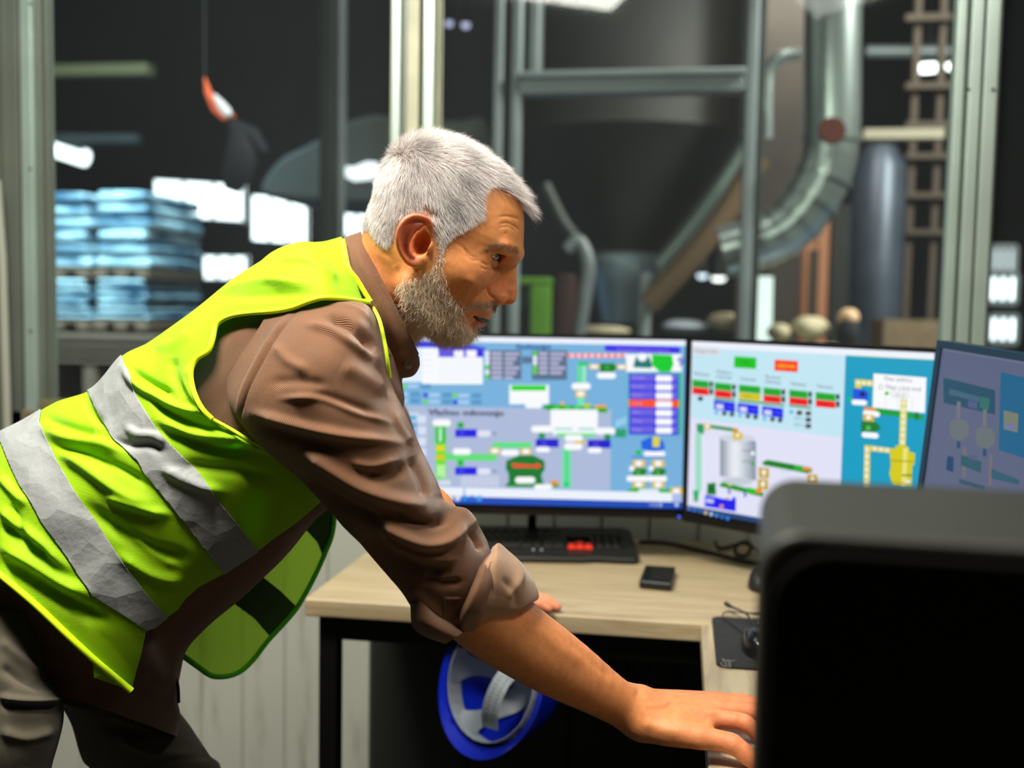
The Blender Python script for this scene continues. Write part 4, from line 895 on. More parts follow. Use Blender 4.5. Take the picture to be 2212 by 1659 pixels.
# dark column behind duct, brown panel wall, ladder rack, big bag, sacks
tag(MB().box((PY(1630, 300, 6.4).x, 6.4, 0), (PY(1740, 300, 6.4).x, 6.6, 8.8)).build('dark_panel', mat('dark_brown_panel', rgb(44, 36, 30), .7, noise_amt=.3, noise_scale=3)), 'dark brown panel behind the big duct', 'panel')
b = MB(); A, B_ = PY(1655, 470, 8.6), PY(1830, 700, 8.6); k = 0; x = A.x
while x < B_.x: b.box((x, 8.6, 0), (x+.06, 8.68, A.z)); b.box((x+.06, 8.63, 0), (x+.1, 8.68, A.z)); x += .1
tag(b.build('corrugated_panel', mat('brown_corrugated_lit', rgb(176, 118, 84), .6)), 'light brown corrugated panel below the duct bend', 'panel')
for (x, lab) in ((1750, 'pale upright in front of the brown corrugated panel'),):
    A, B_ = PY(x, 540, 7.4), PY(x+20, 540, 7.4); tag(MB().box((A.x, 7.4, 0), (B_.x, 7.46, A.z)).build('timber_post', tan), lab, 'post')
RK = empty('shelf_rack', PY(1980, 700, 6.8), 'tan ladder-like storage rack near the right window post', 'rack')
for x in (1975, 2030): A, B_ = PY(x, 100, 6.8), PY(x+14, 100, 6.8); MB().box((A.x, 6.8, 0), (B_.x, 6.86, 6)).build('upright', tan, RK)
for y in (30, 178, 262, 330, 415, 495): A, B_ = PY(1958, y, 6.75), PY(2056, y+12, 6.75); MB().box((A.x, 6.75, B_.z), (B_.x, 6.8, A.z)).build('rung', tan, RK)
A, B_ = PY(1868, 278, 6.2), PY(2040, 298, 6.2); tag(MB().box((A.x, 6.2, B_.z), (B_.x, 6.3, A.z)).build('pale_beam', mat('pale_beam_paint', rgb(160, 152, 132), .5)), 'pale horizontal beam to the right of the big duct', 'beam')
A, B_ = PY(1855, 300, 7.2), PY(1965, 700, 7.2)
tag(MB().lathe([(0, A.z), (.1, A.z), ((B_.x-A.x)/2, A.z-.15), ((B_.x-A.x)/2, B_.z), (0, B_.z)], 28, Matrix.Translation(((A.x+B_.x)/2, 7.5, 0))).lathe([((B_.x-A.x)/2*1.01, B_.z), ((B_.x-A.x)/2*1.01, .0)], 28, Matrix.Translation(((A.x+B_.x)/2, 7.5, 0))).build('storage_tank', mat('blue_grey_tank', rgb(74, 82, 96), .4, .3, noise_amt=.25, noise_scale=3), smooth=True), 'tall shiny blue-grey tank between the duct and the rack', 'tank')
A, B_ = PY(1800, 480, 6.5), PY(1838, 480, 6.5); tag(MB().box((A.x, 6.5, 0), (B_.x, 6.62, PY(1800, 440, 6.5).z)).build('black_column', mat('near_black_paint', rgb(20, 20, 20), .6)), 'black column under the duct bend', 'column')
sack = mat('beige_sack', rgb(176, 164, 136), .8, noise_amt=.2, noise_scale=4)
def blob(name, px, py, Y, rx, ry, rz_, m_, label, cat, group=None):
    c = PY(px, py, Y); me_v = []; n, mm = 20, 12; f = []
    for i in range(mm+1):
        for k in range(n):
            a, t = 2*PI*k/n, PI*i/mm; s_ = 1+.08*math.sin(3*a+px)+.05*math.sin(5*t)
            me_v.append((c.x+rx*s_*math.sin(t)*math.cos(a), c.y+ry*s_*math.sin(t)*math.sin(a), c.z+rz_*math.copysign(abs(math.cos(t))**.7, math.cos(t))))
    for i in range(mm):
        for k in range(n): f.append((i*n+k, i*n+(k+1) % n, (i+1)*n+(k+1) % n, (i+1)*n+k))
    return tag(MB().add(me_v, f).build(name, m_, smooth=True), label, cat, group)
tb = PY(1760, 740, 5.6); tag(MB().box((PY(1660, 740, 5.6).x, 5.3, 0), (PY(1880, 740, 5.6).x, 6.2, tb.z-.02)).build('crate', mat('pale_crate', rgb(150, 144, 124), .7), bevel=.02), 'pale crate behind the second monitor carrying filled sacks', 'crate')
for (px, py, rx, rz_, l) in ((1748, 708, .09, .06, 'wide beige sack lying on the pale crate'), (1684, 718, .06, .045, 'small beige sack at the left end of the pale crate')):
    blob('sack_form', px, py, 5.6, rx, .12, rz_, sack, l, 'sack', 'sacks on the pale crate')
blob('sack_form', 1832, 722, 5.5, .055, .08, .09, jk, 'dark navy rounded stand-in for a far figure, on the right of the crate', 'sack', 'sacks on the pale crate')  # rounded forms made up in place of a distant figure
blob('sack_form', 1834, 686, 5.5, .05, .05, .045, mat('peach_matt', rgb(220, 180, 140), .7), 'small peach-coloured head of the stand-in figure on the dark navy form', 'sack', 'sacks on the pale crate')
for (px, py, rx, rz_, l) in ((1480, 706, .12, .04, 'low pale bluish bale behind the monitor join'), (1565, 695, .09, .05, 'peach-tinted bale right of the bluish one'), (1300, 715, .16, .03, 'low pale bale behind the main monitor')):
    blob('bale', px, py, 6.0, rx, .15, rz_, mat('pale_bale', rgb(150, 158, 168), .6) if px == 1480 else sack, l, 'bale', 'bales on the low table')
A = PY(1250, 735, 5.8); tag(MB().box((A.x, 5.9, 0), (PY(1590, 735, 5.8).x, 6.4, A.z-.02)).build('low_table', dsteel, bevel=.02), 'low dark table in the hall carrying pale bales', 'table')
tag(MB().box((PY(1900, 690, 6.3).x, 6.15, 0), (PY(2060, 690, 6.3).x, 6.6, PY(1900, 690, 6.3).z)).build('timber_crate', mat('brown_timber', rgb(112, 92, 70), .7, noise_amt=.2)), 'brown timber crate at the foot of the rack', 'crate')
# round dark red valve on the duct
c = PY(1797, 282, YD-.4); tag(MB().lathe([(0, .02), (.05, .02), (.055, 0), (0, 0)], 20, Matrix.Translation(c) @ Matrix.Rotation(PI/2, 4, 'X')).tube([c, c+Vector((0, .1, 0))], .015, 8).build('valve_wheel', mat('rust_red', rgb(96, 40, 24), .6)), 'rust red round valve in front of the big duct', 'valve')
# far wall clutter: horizontal dim pipes
for (x0, x1, y, Y, lab) in ((1150, 1290, 64, 9, 'dim pipe crossing above the steel crossbar'), (92, 300, 300, 10, 'dim horizontal pipe at the left of the hall'), (1870, 2050, 112, 9, 'dim horizontal pipe above the oval lamp')):
    tag(MB().tube([PY(x0, y, Y), PY(x1, y, Y)], .05, 10).build('ceiling_pipe', steel, smooth=True), lab, 'pipe')
tag(MB().box((PY(100, 860, 5).x, 5.2, 0), (PY(400, 860, 5).x, 5.4, .001)).build('floor_marking', mat('pale_floor_paint', rgb(90, 110, 130), .5)), 'pale blue-grey painted strip on the hall floor', 'floor marking')
# unseen fill lights added for pallets, duct, mid hall and brown panel
area2((PY(200, 300, 6.5).x, 5.6, 5.0), (PY(200, 550, 8).x, 8, 1.3), 1.6, 170, (.60, .86, 1), None, 75)
area2((3.4, 3.9, 4.6), (PY(1800, 450, 5).x, 5.2, 1.6), 1.2, 420, (1, .98, .92))
area2((0.4, 3.2, 5.4), (.7, 5.5, 1.6), 1.2, 60, (1, .98, .94))
area2((PY(1750, 600, 6).x, 6.2, 3.2), (PY(1750, 640, 7.6).x, 7.5, .9), .8, 22, (1, .9, .78))
# ================================================================== the person
# ---- tools: smooth distance fields turned into one continuous surface, lofts, sculpted strokes, clipping
def surf_net(fn, lo, hi, h):
    lo = np.array(lo, float); hi = np.array(hi, float); n = np.ceil((hi-lo)/h).astype(int)+1
    xs = [lo[i]+h*np.arange(n[i]) for i in range(3)]
    G = np.empty(n, np.float32)
    for i in range(0, n[0], 16):
        X, Y, Z = np.meshgrid(xs[0][i:i+16], xs[1], xs[2], indexing='ij')
        G[i:i+16] = fn(X.ravel(), Y.ravel(), Z.ravel()).reshape(X.shape)
    S_ = G < 0
    c = np.zeros(n-1, np.int8)
    for a in (0, 1):
        for b_ in (0, 1):
            for d in (0, 1): c += S_[a:n[0]-1+a, b_:n[1]-1+b_, d:n[2]-1+d]
    act = (c > 0) & (c < 8); idx = -np.ones(n-1, int); ai = np.argwhere(act); idx[act] = np.arange(len(ai))
    acc = np.zeros((len(ai), 3)); cnt = np.zeros(len(ai))
    cor = [(a, b_, d) for a in (0, 1) for b_ in (0, 1) for d in (0, 1)]
    for p in cor:
        for ax in range(3):
            if p[ax] == 1: continue
            q = list(p); q[ax] = 1
            g0 = G[ai[:, 0]+p[0], ai[:, 1]+p[1], ai[:, 2]+p[2]]; g1 = G[ai[:, 0]+q[0], ai[:, 1]+q[1], ai[:, 2]+q[2]]
            m = (g0 < 0) != (g1 < 0); t = np.where(m, g0/np.where(m, g0-g1, 1), 0)
            pt = np.array(p, float)[None].repeat(len(ai), 0); pt[:, ax] += t
            acc += pt*m[:, None]; cnt += m
    V = lo+(ai+acc/cnt[:, None])*h
    faces = []
    for ax in range(3):
        u_, v_ = [(1, 2), (2, 0), (0, 1)][ax]
        sl0 = [slice(None)]*3; sl1 = [slice(None)]*3; sl0[ax] = slice(0, -1); sl1[ax] = slice(1, None)
        e = S_[tuple(sl0)] != S_[tuple(sl1)]; ids = np.argwhere(e)
        ok = (ids[:, u_] > 0) & (ids[:, v_] > 0) & (ids[:, u_] < n[u_]-1) & (ids[:, v_] < n[v_]-1); ids = ids[ok]
        def at(du, dv):
            k = ids.copy(); k[:, u_] -= du; k[:, v_] -= dv; return idx[k[:, 0], k[:, 1], k[:, 2]]
        f = np.stack([at(1, 1), at(0, 1), at(0, 0), at(1, 0)], 1)
        flip = ~S_[ids[:, 0], ids[:, 1], ids[:, 2]]
        f[flip] = f[flip][:, ::-1]; faces.append(f)
    return V, np.concatenate(faces)
def np_mesh(name, V, Fc):
    me = bpy.data.meshes.new(name); k = Fc.shape[1]
    me.vertices.add(len(V)); me.vertices.foreach_set('co', np.asarray(V, np.float32).ravel())
    me.loops.add(Fc.size); me.loops.foreach_set('vertex_index', Fc.astype(np.int32).ravel())
    me.polygons.add(len(Fc)); me.polygons.foreach_set('loop_start', np.arange(0, Fc.size, k, dtype=np.int32))
    me.polygons.foreach_set('loop_total', np.full(len(Fc), k, np.int32)); me.update(calc_edges=True); me.validate()
    return me
def vnormals(V, Fc):
    a, b_, c = V[Fc[:, 0]], V[Fc[:, 1]], V[Fc[:, 2]]
    fn_ = np.cross(b_-a, c-a) if Fc.shape[1] == 3 else np.cross(V[Fc[:, 2]]-a, V[Fc[:, 3]]-b_)
    N = np.zeros_like(V)
    for k in range(Fc.shape[1]): np.add.at(N, Fc[:, k], fn_)
    return N/np.maximum(np.linalg.norm(N, axis=1, keepdims=True), 1e-12)
def laplace(V, Fc, it=1, lam=.5):
    k = Fc.shape[1]
    for _ in range(it):
        acc = np.zeros_like(V); cnt = np.zeros(len(V))
        for i in range(k):
            j = (i+1) % k; np.add.at(acc, Fc[:, i], V[Fc[:, j]]); np.add.at(cnt, Fc[:, i], 1)
            np.add.at(acc, Fc[:, j], V[Fc[:, i]]); np.add.at(cnt, Fc[:, j], 1)
        V = V+(acc/np.maximum(cnt, 1)[:, None]-V)*lam
    return V
def color_attr(me, cols):
    a = me.color_attributes.new('Col', 'FLOAT_COLOR', 'POINT'); c = np.ones((len(me.vertices), 4), np.float32); c[:, :3] = cols
    a.data.foreach_set('color', c.ravel())
def smin(a, b_, k): h = np.clip(.5+.5*(b_-a)/k, 0, 1); return b_*(1-h)+a*h-k*h*(1-h)
def smax(a, b_, k): return -smin(-a, -b_, k)
def cap(X, Y, Z, a, b_, ra, rb):
    a = np.array(a, float); b_ = np.array(b_, float); ab = b_-a; L = ab.dot(ab)
    t = np.clip(((X-a[0])*ab[0]+(Y-a[1])*ab[1]+(Z-a[2])*ab[2])/L, 0, 1)
    return np.sqrt((X-a[0]-t*ab[0])**2+(Y-a[1]-t*ab[1])**2+(Z-a[2]-t*ab[2])**2)-(ra+(rb-ra)*t)
def ell(X, Y, Z, c, r):
    q = np.sqrt(((X-c[0])/r[0])**2+((Y-c[1])/r[1])**2+((Z-c[2])/r[2])**2); return (q-1)*min(r)
def seg_dist(px, py, pl, closed=False):
    pl = np.asarray(pl, float); d = np.full(len(px), 1e9); best_t = np.zeros(len(px)); m = len(pl)
    for i in range(m if closed else m-1):
        a = pl[i]; b_ = pl[(i+1) % m]; ab = b_-a; L = max(ab.dot(ab), 1e-9)
        t = np.clip(((px-a[0])*ab[0]+(py-a[1])*ab[1])/L, 0, 1); dd = np.hypot(px-a[0]-t*ab[0], py-a[1]-t*ab[1])
        m_ = dd < d; d[m_] = dd[m_]; best_t[m_] = (i+t[m_])/(m-1 if not closed else m)
    return d, best_t
def inpoly(px, py, pl):
    pl = np.asarray(pl, float); c = np.zeros(len(px), bool); n = len(pl)
    for i in range(n):
        x0, y0 = pl[i]; x1, y1 = pl[(i+1) % n]
        if y0 == y1: continue
        m = ((y0 > py) != (y1 > py)) & (px < (x1-x0)*(py-y0)/(y1-y0)+x0); c ^= m
    return c
def sdpoly(px, py, pl):
    d, _ = seg_dist(px, py, pl, True); return np.where(inpoly(px, py, pl), d, -d)
def strokes(V, N, sts, near=True):
    """sculpts ridges (+) and grooves (-): each stroke is (points, half width px, height m)"""
    px, py, d = project(V); view = np.array(CAM)-V; view /= np.linalg.norm(view, axis=1, keepdims=True)
    w_ = np.clip((N*view).sum(1)*2.2, 0, 1) if near else 1.0
    out = V.copy()
    for (pts, wd, amp) in sts:
        pl = spl(pts, 6); dd, t = seg_dist(px, py, pl)
        out += N*(amp*np.exp(-(dd/wd)**2)*np.clip(np.minimum(t, 1-t)*5+.15, 0, 1)*w_)[:, None]
    return out
def clip(V, Fc, s):
    """keeps the part of a mesh where s >= 0, cutting faces cleanly"""
    T = Fc if Fc.shape[1] == 3 else np.concatenate([Fc[:, [0, 1, 2]], Fc[:, [0, 2, 3]]])
    ins = s >= 0; k = ins[T].sum(1); out = [T[k == 3]]; newV = []; base = len(V); cache = {}
    def cut(i, j):
        key_ = (min(i, j), max(i, j))
        if key_ not in cache:
            t = s[i]/(s[i]-s[j]); newV.append(V[i]+(V[j]-V[i])*t); cache[key_] = base+len(newV)-1
        return cache[key_]
    ex = []
    for tri in T[k == 1]:
        a = [i for i in range(3) if ins[tri[i]]][0]; p, q, r = tri[a], tri[(a+1) % 3], tri[(a+2) % 3]; ex.append((p, cut(p, q), cut(p, r)))
    for tri in T[k == 2]:
        a = [i for i in range(3) if not ins[tri[i]]][0]; p, q, r = tri[a], tri[(a+1) % 3], tri[(a+2) % 3]
        c1_, c2_ = cut(q, p), cut(r, p); ex.append((q, r, c2_)); ex.append((q, c2_, c1_))
    Fo = np.concatenate(out+([np.array(ex, int)] if ex else [])); V2 = np.concatenate([V, np.array(newV)]) if newV else V
    used = np.unique(Fo); mp = -np.ones(len(V2), int); mp[used] = np.arange(len(used)); return V2[used], mp[Fo]
def loft(stations, ns=160, na=220, e=1.0, caps=False):
    """stations: (Ax, Ay, Bx, By, depth, half depth); silhouettes A and B seen from the front, depth and thickness real"""
    q = spl([s[:6] for s in stations], 16); t = np.linspace(0, len(q)-1, ns); i0 = np.floor(t).astype(int).clip(0, len(q)-2); f = (t-i0)[:, None]
    q = q[i0]*(1-f)+q[i0+1]*f
    V = np.empty((ns, na, 3))
    th = 2*PI*np.arange(na)/na; ct, st = np.cos(th), np.sin(th)
    ce, se = np.sign(ct)*np.abs(ct)**e, np.sign(st)*np.abs(st)**e
    for i, (ax, ay, bx, by, d, hw_) in enumerate(q):
        A_ = np.array(P(ax, ay, d)); B2 = np.array(P(bx, by, d)); m = (A_+B2)/2; a = (A_-B2)/2
        v = np.array(FWD.normalized()); vr = m-np.array(CAM); vr /= np.linalg.norm(vr)
        V[i] = m+a*ce[:, None]-vr*hw_*se[:, None]
    idx = np.arange(ns*na).reshape(ns, na); a = idx[:-1]; b_ = idx[1:]
    Fc = np.stack([a, np.roll(a, -1, 1), np.roll(b_, -1, 1), b_], -1).reshape(-1, 4)
    V = V.reshape(-1, 3)
    N = vnormals(V, Fc); c = V.mean(0)
    if ((V-c)*N).sum() < 0: Fc = Fc[:, ::-1]
    if caps:
        n = len(V); V = np.concatenate([V, [V[:na].mean(0)], [V[-na:].mean(0)]]); ex = []
        k = np.arange(na)
        e0 = np.stack([k, np.roll(k, -1), np.full(na, n), np.full(na, n)], 1); e1 = np.stack([(ns-1)*na+np.roll(k, -1), (ns-1)*na+k, np.full(na, n+1), np.full(na, n+1)], 1)
        T = np.concatenate([Fc[:, [0, 1, 2]], Fc[:, [0, 2, 3]], e0[:, :3], e1[:, :3]]); return V, T
    return V, Fc
def fnoise(V, sc, seed=0.0):
    """cheap smooth noise from summed sines"""
    r = np.random.default_rng(int(seed*1000)+5); out = np.zeros(len(V))
    for _ in range(9):
        k = r.normal(size=3)*sc; out += np.sin(V @ k+r.uniform(0, 6.28))
    return out/9*1.6
# ---- materials of the person
def attr_mat(name, rough, sss=0.0, bump=0.0, bs=900, spec=.4, sss_r=(1, .35, .2), sscale=.006, trans=0.0, tint=None):
    m = bpy.data.materials.new(name); m.use_nodes = True; nt = m.node_tree; b = nt.nodes['Principled BSDF']
    a = nt.nodes.new('ShaderNodeVertexColor'); a.layer_name = 'Col'
    tc = nt.nodes.new('ShaderNodeTexCoord'); n = nt.nodes.new('ShaderNodeTexNoise'); n.inputs['Scale'].default_value = 140; n.inputs['Detail'].default_value = 5
    mr = nt.nodes.new('ShaderNodeMapRange'); mr.inputs[1].default_value = .3; mr.inputs[2].default_value = .7; mr.inputs[3].default_value = .9; mr.inputs[4].default_value = 1.1
    mx = nt.nodes.new('ShaderNodeVectorMath'); mx.operation = 'SCALE'
    nt.links.new(tc.outputs['Object'], n.inputs['Vector']); nt.links.new(n.outputs[0], mr.inputs[0]); nt.links.new(a.outputs[0], mx.inputs[0]); nt.links.new(mr.outputs[0], mx.inputs['Scale'])
    nt.links.new(mx.outputs[0], b.inputs['Base Color']); b.inputs['Roughness'].default_value = rough; b.inputs['Specular IOR Level'].default_value = spec
    if sss: b.inputs['Subsurface Weight'].default_value = sss; b.inputs['Subsurface Radius'].default_value = sss_r; b.inputs['Subsurface Scale'].default_value = sscale
    if bump:
        n2 = nt.nodes.new('ShaderNodeTexNoise'); n2.inputs['Scale'].default_value = bs; n2.inputs['Detail'].default_value = 3
        bp = nt.nodes.new('ShaderNodeBump'); bp.inputs['Strength'].default_value = bump; bp.inputs['Distance'].default_value = .001
        nt.links.new(tc.outputs['Object'], n2.inputs['Vector']); nt.links.new(n2.outputs[0], bp.inputs['Height']); nt.links.new(bp.outputs[0], b.inputs['Normal'])
    return m
skin_m = attr_mat('skin', .48, sss=.12, bump=.35, bs=1100, spec=.4)
hair_m = attr_mat('grey_hair', .5, spec=.45)
# ---- head frame: forward, up, away-from-camera axes
TILT, YW = math.radians(24), math.radians(9)
v0 = ray(930, 530).normalized(); r0 = (RIGHT-v0*RIGHT.dot(v0)).normalized(); u0 = r0.cross(v0).normalized()
if u0.z < 0: u0 = -u0
ef0 = r0*math.cos(TILT)-u0*math.sin(TILT); eu = r0*math.sin(TILT)+u0*math.cos(TILT)
ef = ef0*math.cos(YW)-v0*math.sin(YW); el = v0*math.cos(YW)+ef0*math.sin(YW)
HO = P(922, 528, 1.28)+el*.070-r0*.0078
HM = np.array([ef, eu, el]).T                       # columns
def l2w(p): return np.asarray(p, float) @ HM.T + np.array(HO)
def w2l(p): return (np.asarray(p, float)-np.array(HO)) @ HM
HT_ = np.array([  # u, front, back, half width, widest f, exponent  (mm)
 [140, 0, -2, .5, -1, 2], [133, 16, -34, 20, -8, 2], [131, 26, -44, 29, -9, 2], [127, 42, -56, 41, -10, 2], [120, 58, -67, 52, -12, 2.05], [110, 73, -77, 61, -14, 2.1], [98, 85, -84, 68, -15, 2.15],
 [84, 95, -88, 73, -15, 2.2], [70, 101, -89, 75.5, -14, 2.3], [55, 107, -89, 76.5, -10, 2.4], [42, 111.5, -87, 76, -4, 2.45], [33, 111, -85, 75, 0, 2.45], [22, 105, -82, 74, 2, 2.4],
 [10, 101, -78, 72.5, 5, 2.35], [-5, 100, -74, 71, 8, 2.3], [-18, 102, -68, 69.5, 8, 2.2], [-33, 105, -58, 66.5, 8, 2.1], [-42, 105.5, -48, 63.5, 8, 2.05], [-50, 102.5, -42, 60.5, 8, 2.05],
 [-60, 98.5, -38, 56.5, 8, 2.05], [-68, 96, -30, 53, 10, 2.1], [-76, 98, -18, 48.5, 14, 2.15], [-86, 95, 2, 41, 26, 2.2], [-94, 86, 26, 31, 42, 2.1], [-100, 72, 48, 15, 58, 2], [-104, 62, 58, 2, 60, 2]], float)[::-1]
NBw = [P(845, 640, 1.375), P(770, 720, 1.38), P(640, 850, 1.40)]; NB = w2l(np.array([tuple(p) for p in NBw]))
EYE = np.array([.0775, .0250, .0335]); ER = .0122
# near ear, traced as curves on the side of the head (pixel -> head frame at the side plane)
def px2l(x, y, l=-.074):
    o = np.array(HO)+HM[:, 2]*l; r = np.array(ray(x, y)); n = HM[:, 2]; c0 = np.array(CAM)
    return w2l(c0+r*((o-c0).dot(n)/r.dot(n)))
helix = [(922, 520), (931, 505), (934, 489), (928, 474), (914, 467), (897, 467), (880, 477), (868, 495), (863, 515), (864, 535), (869, 552), (878, 566), (889, 574), (899, 570), (903, 560)]
helix = [(901+(x-900)*.93, 522+(y-522)*.94) for x, y in helix]
hl = np.array([px2l(*p) for p in spl(helix, 3)]); 
def ear_off(f, u):                                # how far the ear stands off the head, more towards its back rim
    return .071+.030*np.clip((hlmax-f)/(hlmax-hlmin), 0, 1)+.003*np.clip((u-.0)/.03, 0, 1)
hlmax, hlmin = hl[:, 0].max(), hl[:, 0].min()
hl[:, 2] = -ear_off(hl[:, 0], hl[:, 1]); hl[0, 2] = -.070; hl[1, 2] = -.072
anti = np.array([px2l(*p) for p in spl([(914, 487), (900, 492), (889, 506), (884, 525), (887, 543), (896, 553)], 3)]); anti[:, 2] = -ear_off(anti[:, 0], anti[:, 1])+.002
earc = hl.mean(0)
def head_field(X, Y, Z, fine=True):
    f, u, l = X, Y, Z
    um = u*1000; tb = HT_
    xf, xb, ww, xc, ex = [np.interp(um, tb[:, 0], tb[:, k])/(1000 if k < 5 else 1) for k in range(1, 6)]
    t = f-xc; a = np.where(t > 0, xf-xc, xc-xb); a = np.maximum(a, 1e-4)
    q = (np.abs(t/a)**ex+np.abs(l/ww)**ex)**(1/ex); r = np.sqrt(t*t+l*l)
    d = np.where(q > 1e-6, r*(1-1/np.maximum(q, 1e-6)), -.03); d = np.maximum(d, (um-135)/1000)
    d = np.maximum(d, (-104-um)/1000)
    al = np.abs(l)
    d = smin(d, cap(f, u, l, NB[0]*np.array([1, 1, 0])+[0, 0, NB[0][2]], NB[1], .056, .062), .022)
    d = smin(d, cap(f, u, l, (-.03, .0, 0), NB[0], .055, .056), .02)
    d = smin(d, cap(f, u, l, NB[1], NB[2], .062, .08), .03)
    d = smin(d, cap(f, u, al, (.045, -.078, .040), (.004, -.050, .060), .009, .010), .018)       # jaw line
    d = smin(d, ell(f, u, al, (.060, -.006, .054), (.022, .018, .013)), .020)                     # cheek bone
    # nose
    d = smax(d, -ell(f, u, al, (.1060, .0215, .037), (.0215, .0120, .0170)), .010)                   # eye socket
    d = smin(d, cap(f, u, al, (.104, .037, .008), (.090, .038, .048), .0085, .006), .010)          # brow ridge
    nz = cap(f, u, l, (.1045, .024, 0), (.1175, -.006, 0), .0062, .0068)
    nz = smin(nz, cap(f, u, l, (.1165, -.010, 0), (.1185, -.0155, 0), .0085, .0095), .006)
    nz = smin(nz, cap(f, u, al, (.098, .012, .006), (.101, -.018, .010), .008, .0105), .010)
    nz = smin(nz, ell(f, u, al, (.1065, -.0215, .0125), (.0105, .0085, .0062)), .004)
    nz = smin(nz, cap(f, u, l, (.1165, -.020, 0), (.1075, -.0275, 0), .0048, .0045), .004)
    d = smin(d, nz, .0075)
    d = smax(d, -ell(f, u, al, (.1100, -.0300, .0068), (.0062, .0050, .0030)), .002)             # nostril
    # eyes: lids over the ball, opened as a lens
    ec = EYE; de = np.sqrt((f-ec[0])**2+(u-ec[1])**2+(al-ec[2])**2)
    lid = smin(de-.0140, cap(f, u, al, (ec[0]-.004, ec[1], ec[2]+.012), (ec[0]-.012, ec[1]-.002, ec[2]+.022), .006, .006), .006)
    d = smin(d, lid, .005)
    up = (u-ec[1]-.0004)-np.maximum(f-ec[0]+.006, 0)*.34; lo_ = -(u-ec[1]+.0012)-np.maximum(f-ec[0]+.006, 0)*.22
    wedge = np.maximum(np.maximum(up, lo_), .0106-de); wedge = np.maximum(wedge, de-.0185); wedge = np.maximum(wedge, -(f-ec[0]+.0045))
    d = smax(d, -wedge, .0012)
    # mouth
    d = smin(d, ell(f, u, al, (.1000, -.0430, .000), (.0085, .0085, .022)), .007)
    ml = -.0500-.006*np.clip(al/.024, 0, 1)**1.5
    lipc = [(.1005, -.0600, 0), (.0960, -.0598, .012), (.0840, -.0578, .0225)]
    d = smin(d, np.minimum(cap(f, u, al, lipc[0], lipc[1], .0048, .0044), cap(f, u, al, lipc[1], lipc[2], .0044, .0022)), .0035)
    ulc = [(.1050, -.0490, 0), (.1000, -.0500, .013), (.0855, -.0545, .0245)]
    d = smin(d, np.minimum(cap(f, u, al, ulc[0], ulc[1], .0036, .0034), cap(f, u, al, ulc[1], ulc[2], .0034, .002)), .003)
    slit = ell(f, u, al, (.0900, -.0545, 0), (.0260, .0032, .0275)); d = smax(d, -slit, .0012)
    # near and far ears
    for sgn in (1, -1):
        L = l*sgn; e = np.full(len(f), 1e3)
        near_ = (L < -.045) & (f > hlmin-.02) & (f < hlmax+.02) & (np.abs(u-earc[1]) < .055)
        if not near_.any(): continue
        F_, U_, L_ = f[near_], u[near_], L[near_]; g = np.full(len(F_), 1e3)
        for k in range(len(hl)-1):
            rr = .0026 if k < len(hl)*.75 else .0034; rr = .0020 if k < 4 else rr
            g = np.minimum(g, cap(F_, U_, L_, hl[k], hl[k+1], rr, rr))
        g = smin(g, cap(F_, U_, L_, hl[-5]+[.001, .001, 0], hl[-3]+[.004, .004, .001], .0056, .005), .004)
        off = ear_off(F_, U_)
        inside = sdpoly(F_*1000, U_*1000, hl[:, :2]*1000)/1000
        plate = np.maximum(np.abs(L_+off-.0035)-.0016, -inside-.001); g = smin(g, plate, .0035)
        for k in range(len(anti)-1): g = smin(g, cap(F_, U_, L_, anti[k], anti[k+1], .0026, .0026), .003)
        cc = px2l(908, 525); g = smax(g, -ell(F_, U_, L_, (cc[0], cc[1]-.001, -.0835), (.0098, .0180, .0145)), .002)
        tr = px2l(925, 535); g = smin(g, ell(F_, U_, L_, (tr[0], tr[1], -.0745), (.0042, .0062, .0050)), .003)
        tmp = d[near_]; bs_ = smin(tmp, g, .004)
        cc2 = px2l(911, 527); bs_ = smax(bs_, -ell(F_, U_, L_, (cc2[0], cc2[1], -.0740), (.0095, .0150, .0240)), .002)
        cc3 = px2l(919, 499); bs_ = smax(bs_, -ell(F_, U_, L_, (cc3[0], cc3[1], -.0830), (.0042, .0070, .0100)), .002)
        d[near_] = bs_
    return d
HV, HF = surf_net(head_field, (-.16, -.175, -.11), (.135, .142, .11), .0015)
HV = laplace(HV, HF, 1, .4)
HVw = l2w(HV)
HN = vnormals(HVw, HF)
if ((HVw-HVw.mean(0))*HN).sum() < 0: HF = HF[:, ::-1]; HN = -HN
zf = lambda pts: [(x/2.764+750, y/2.764+250) for x, y in pts]
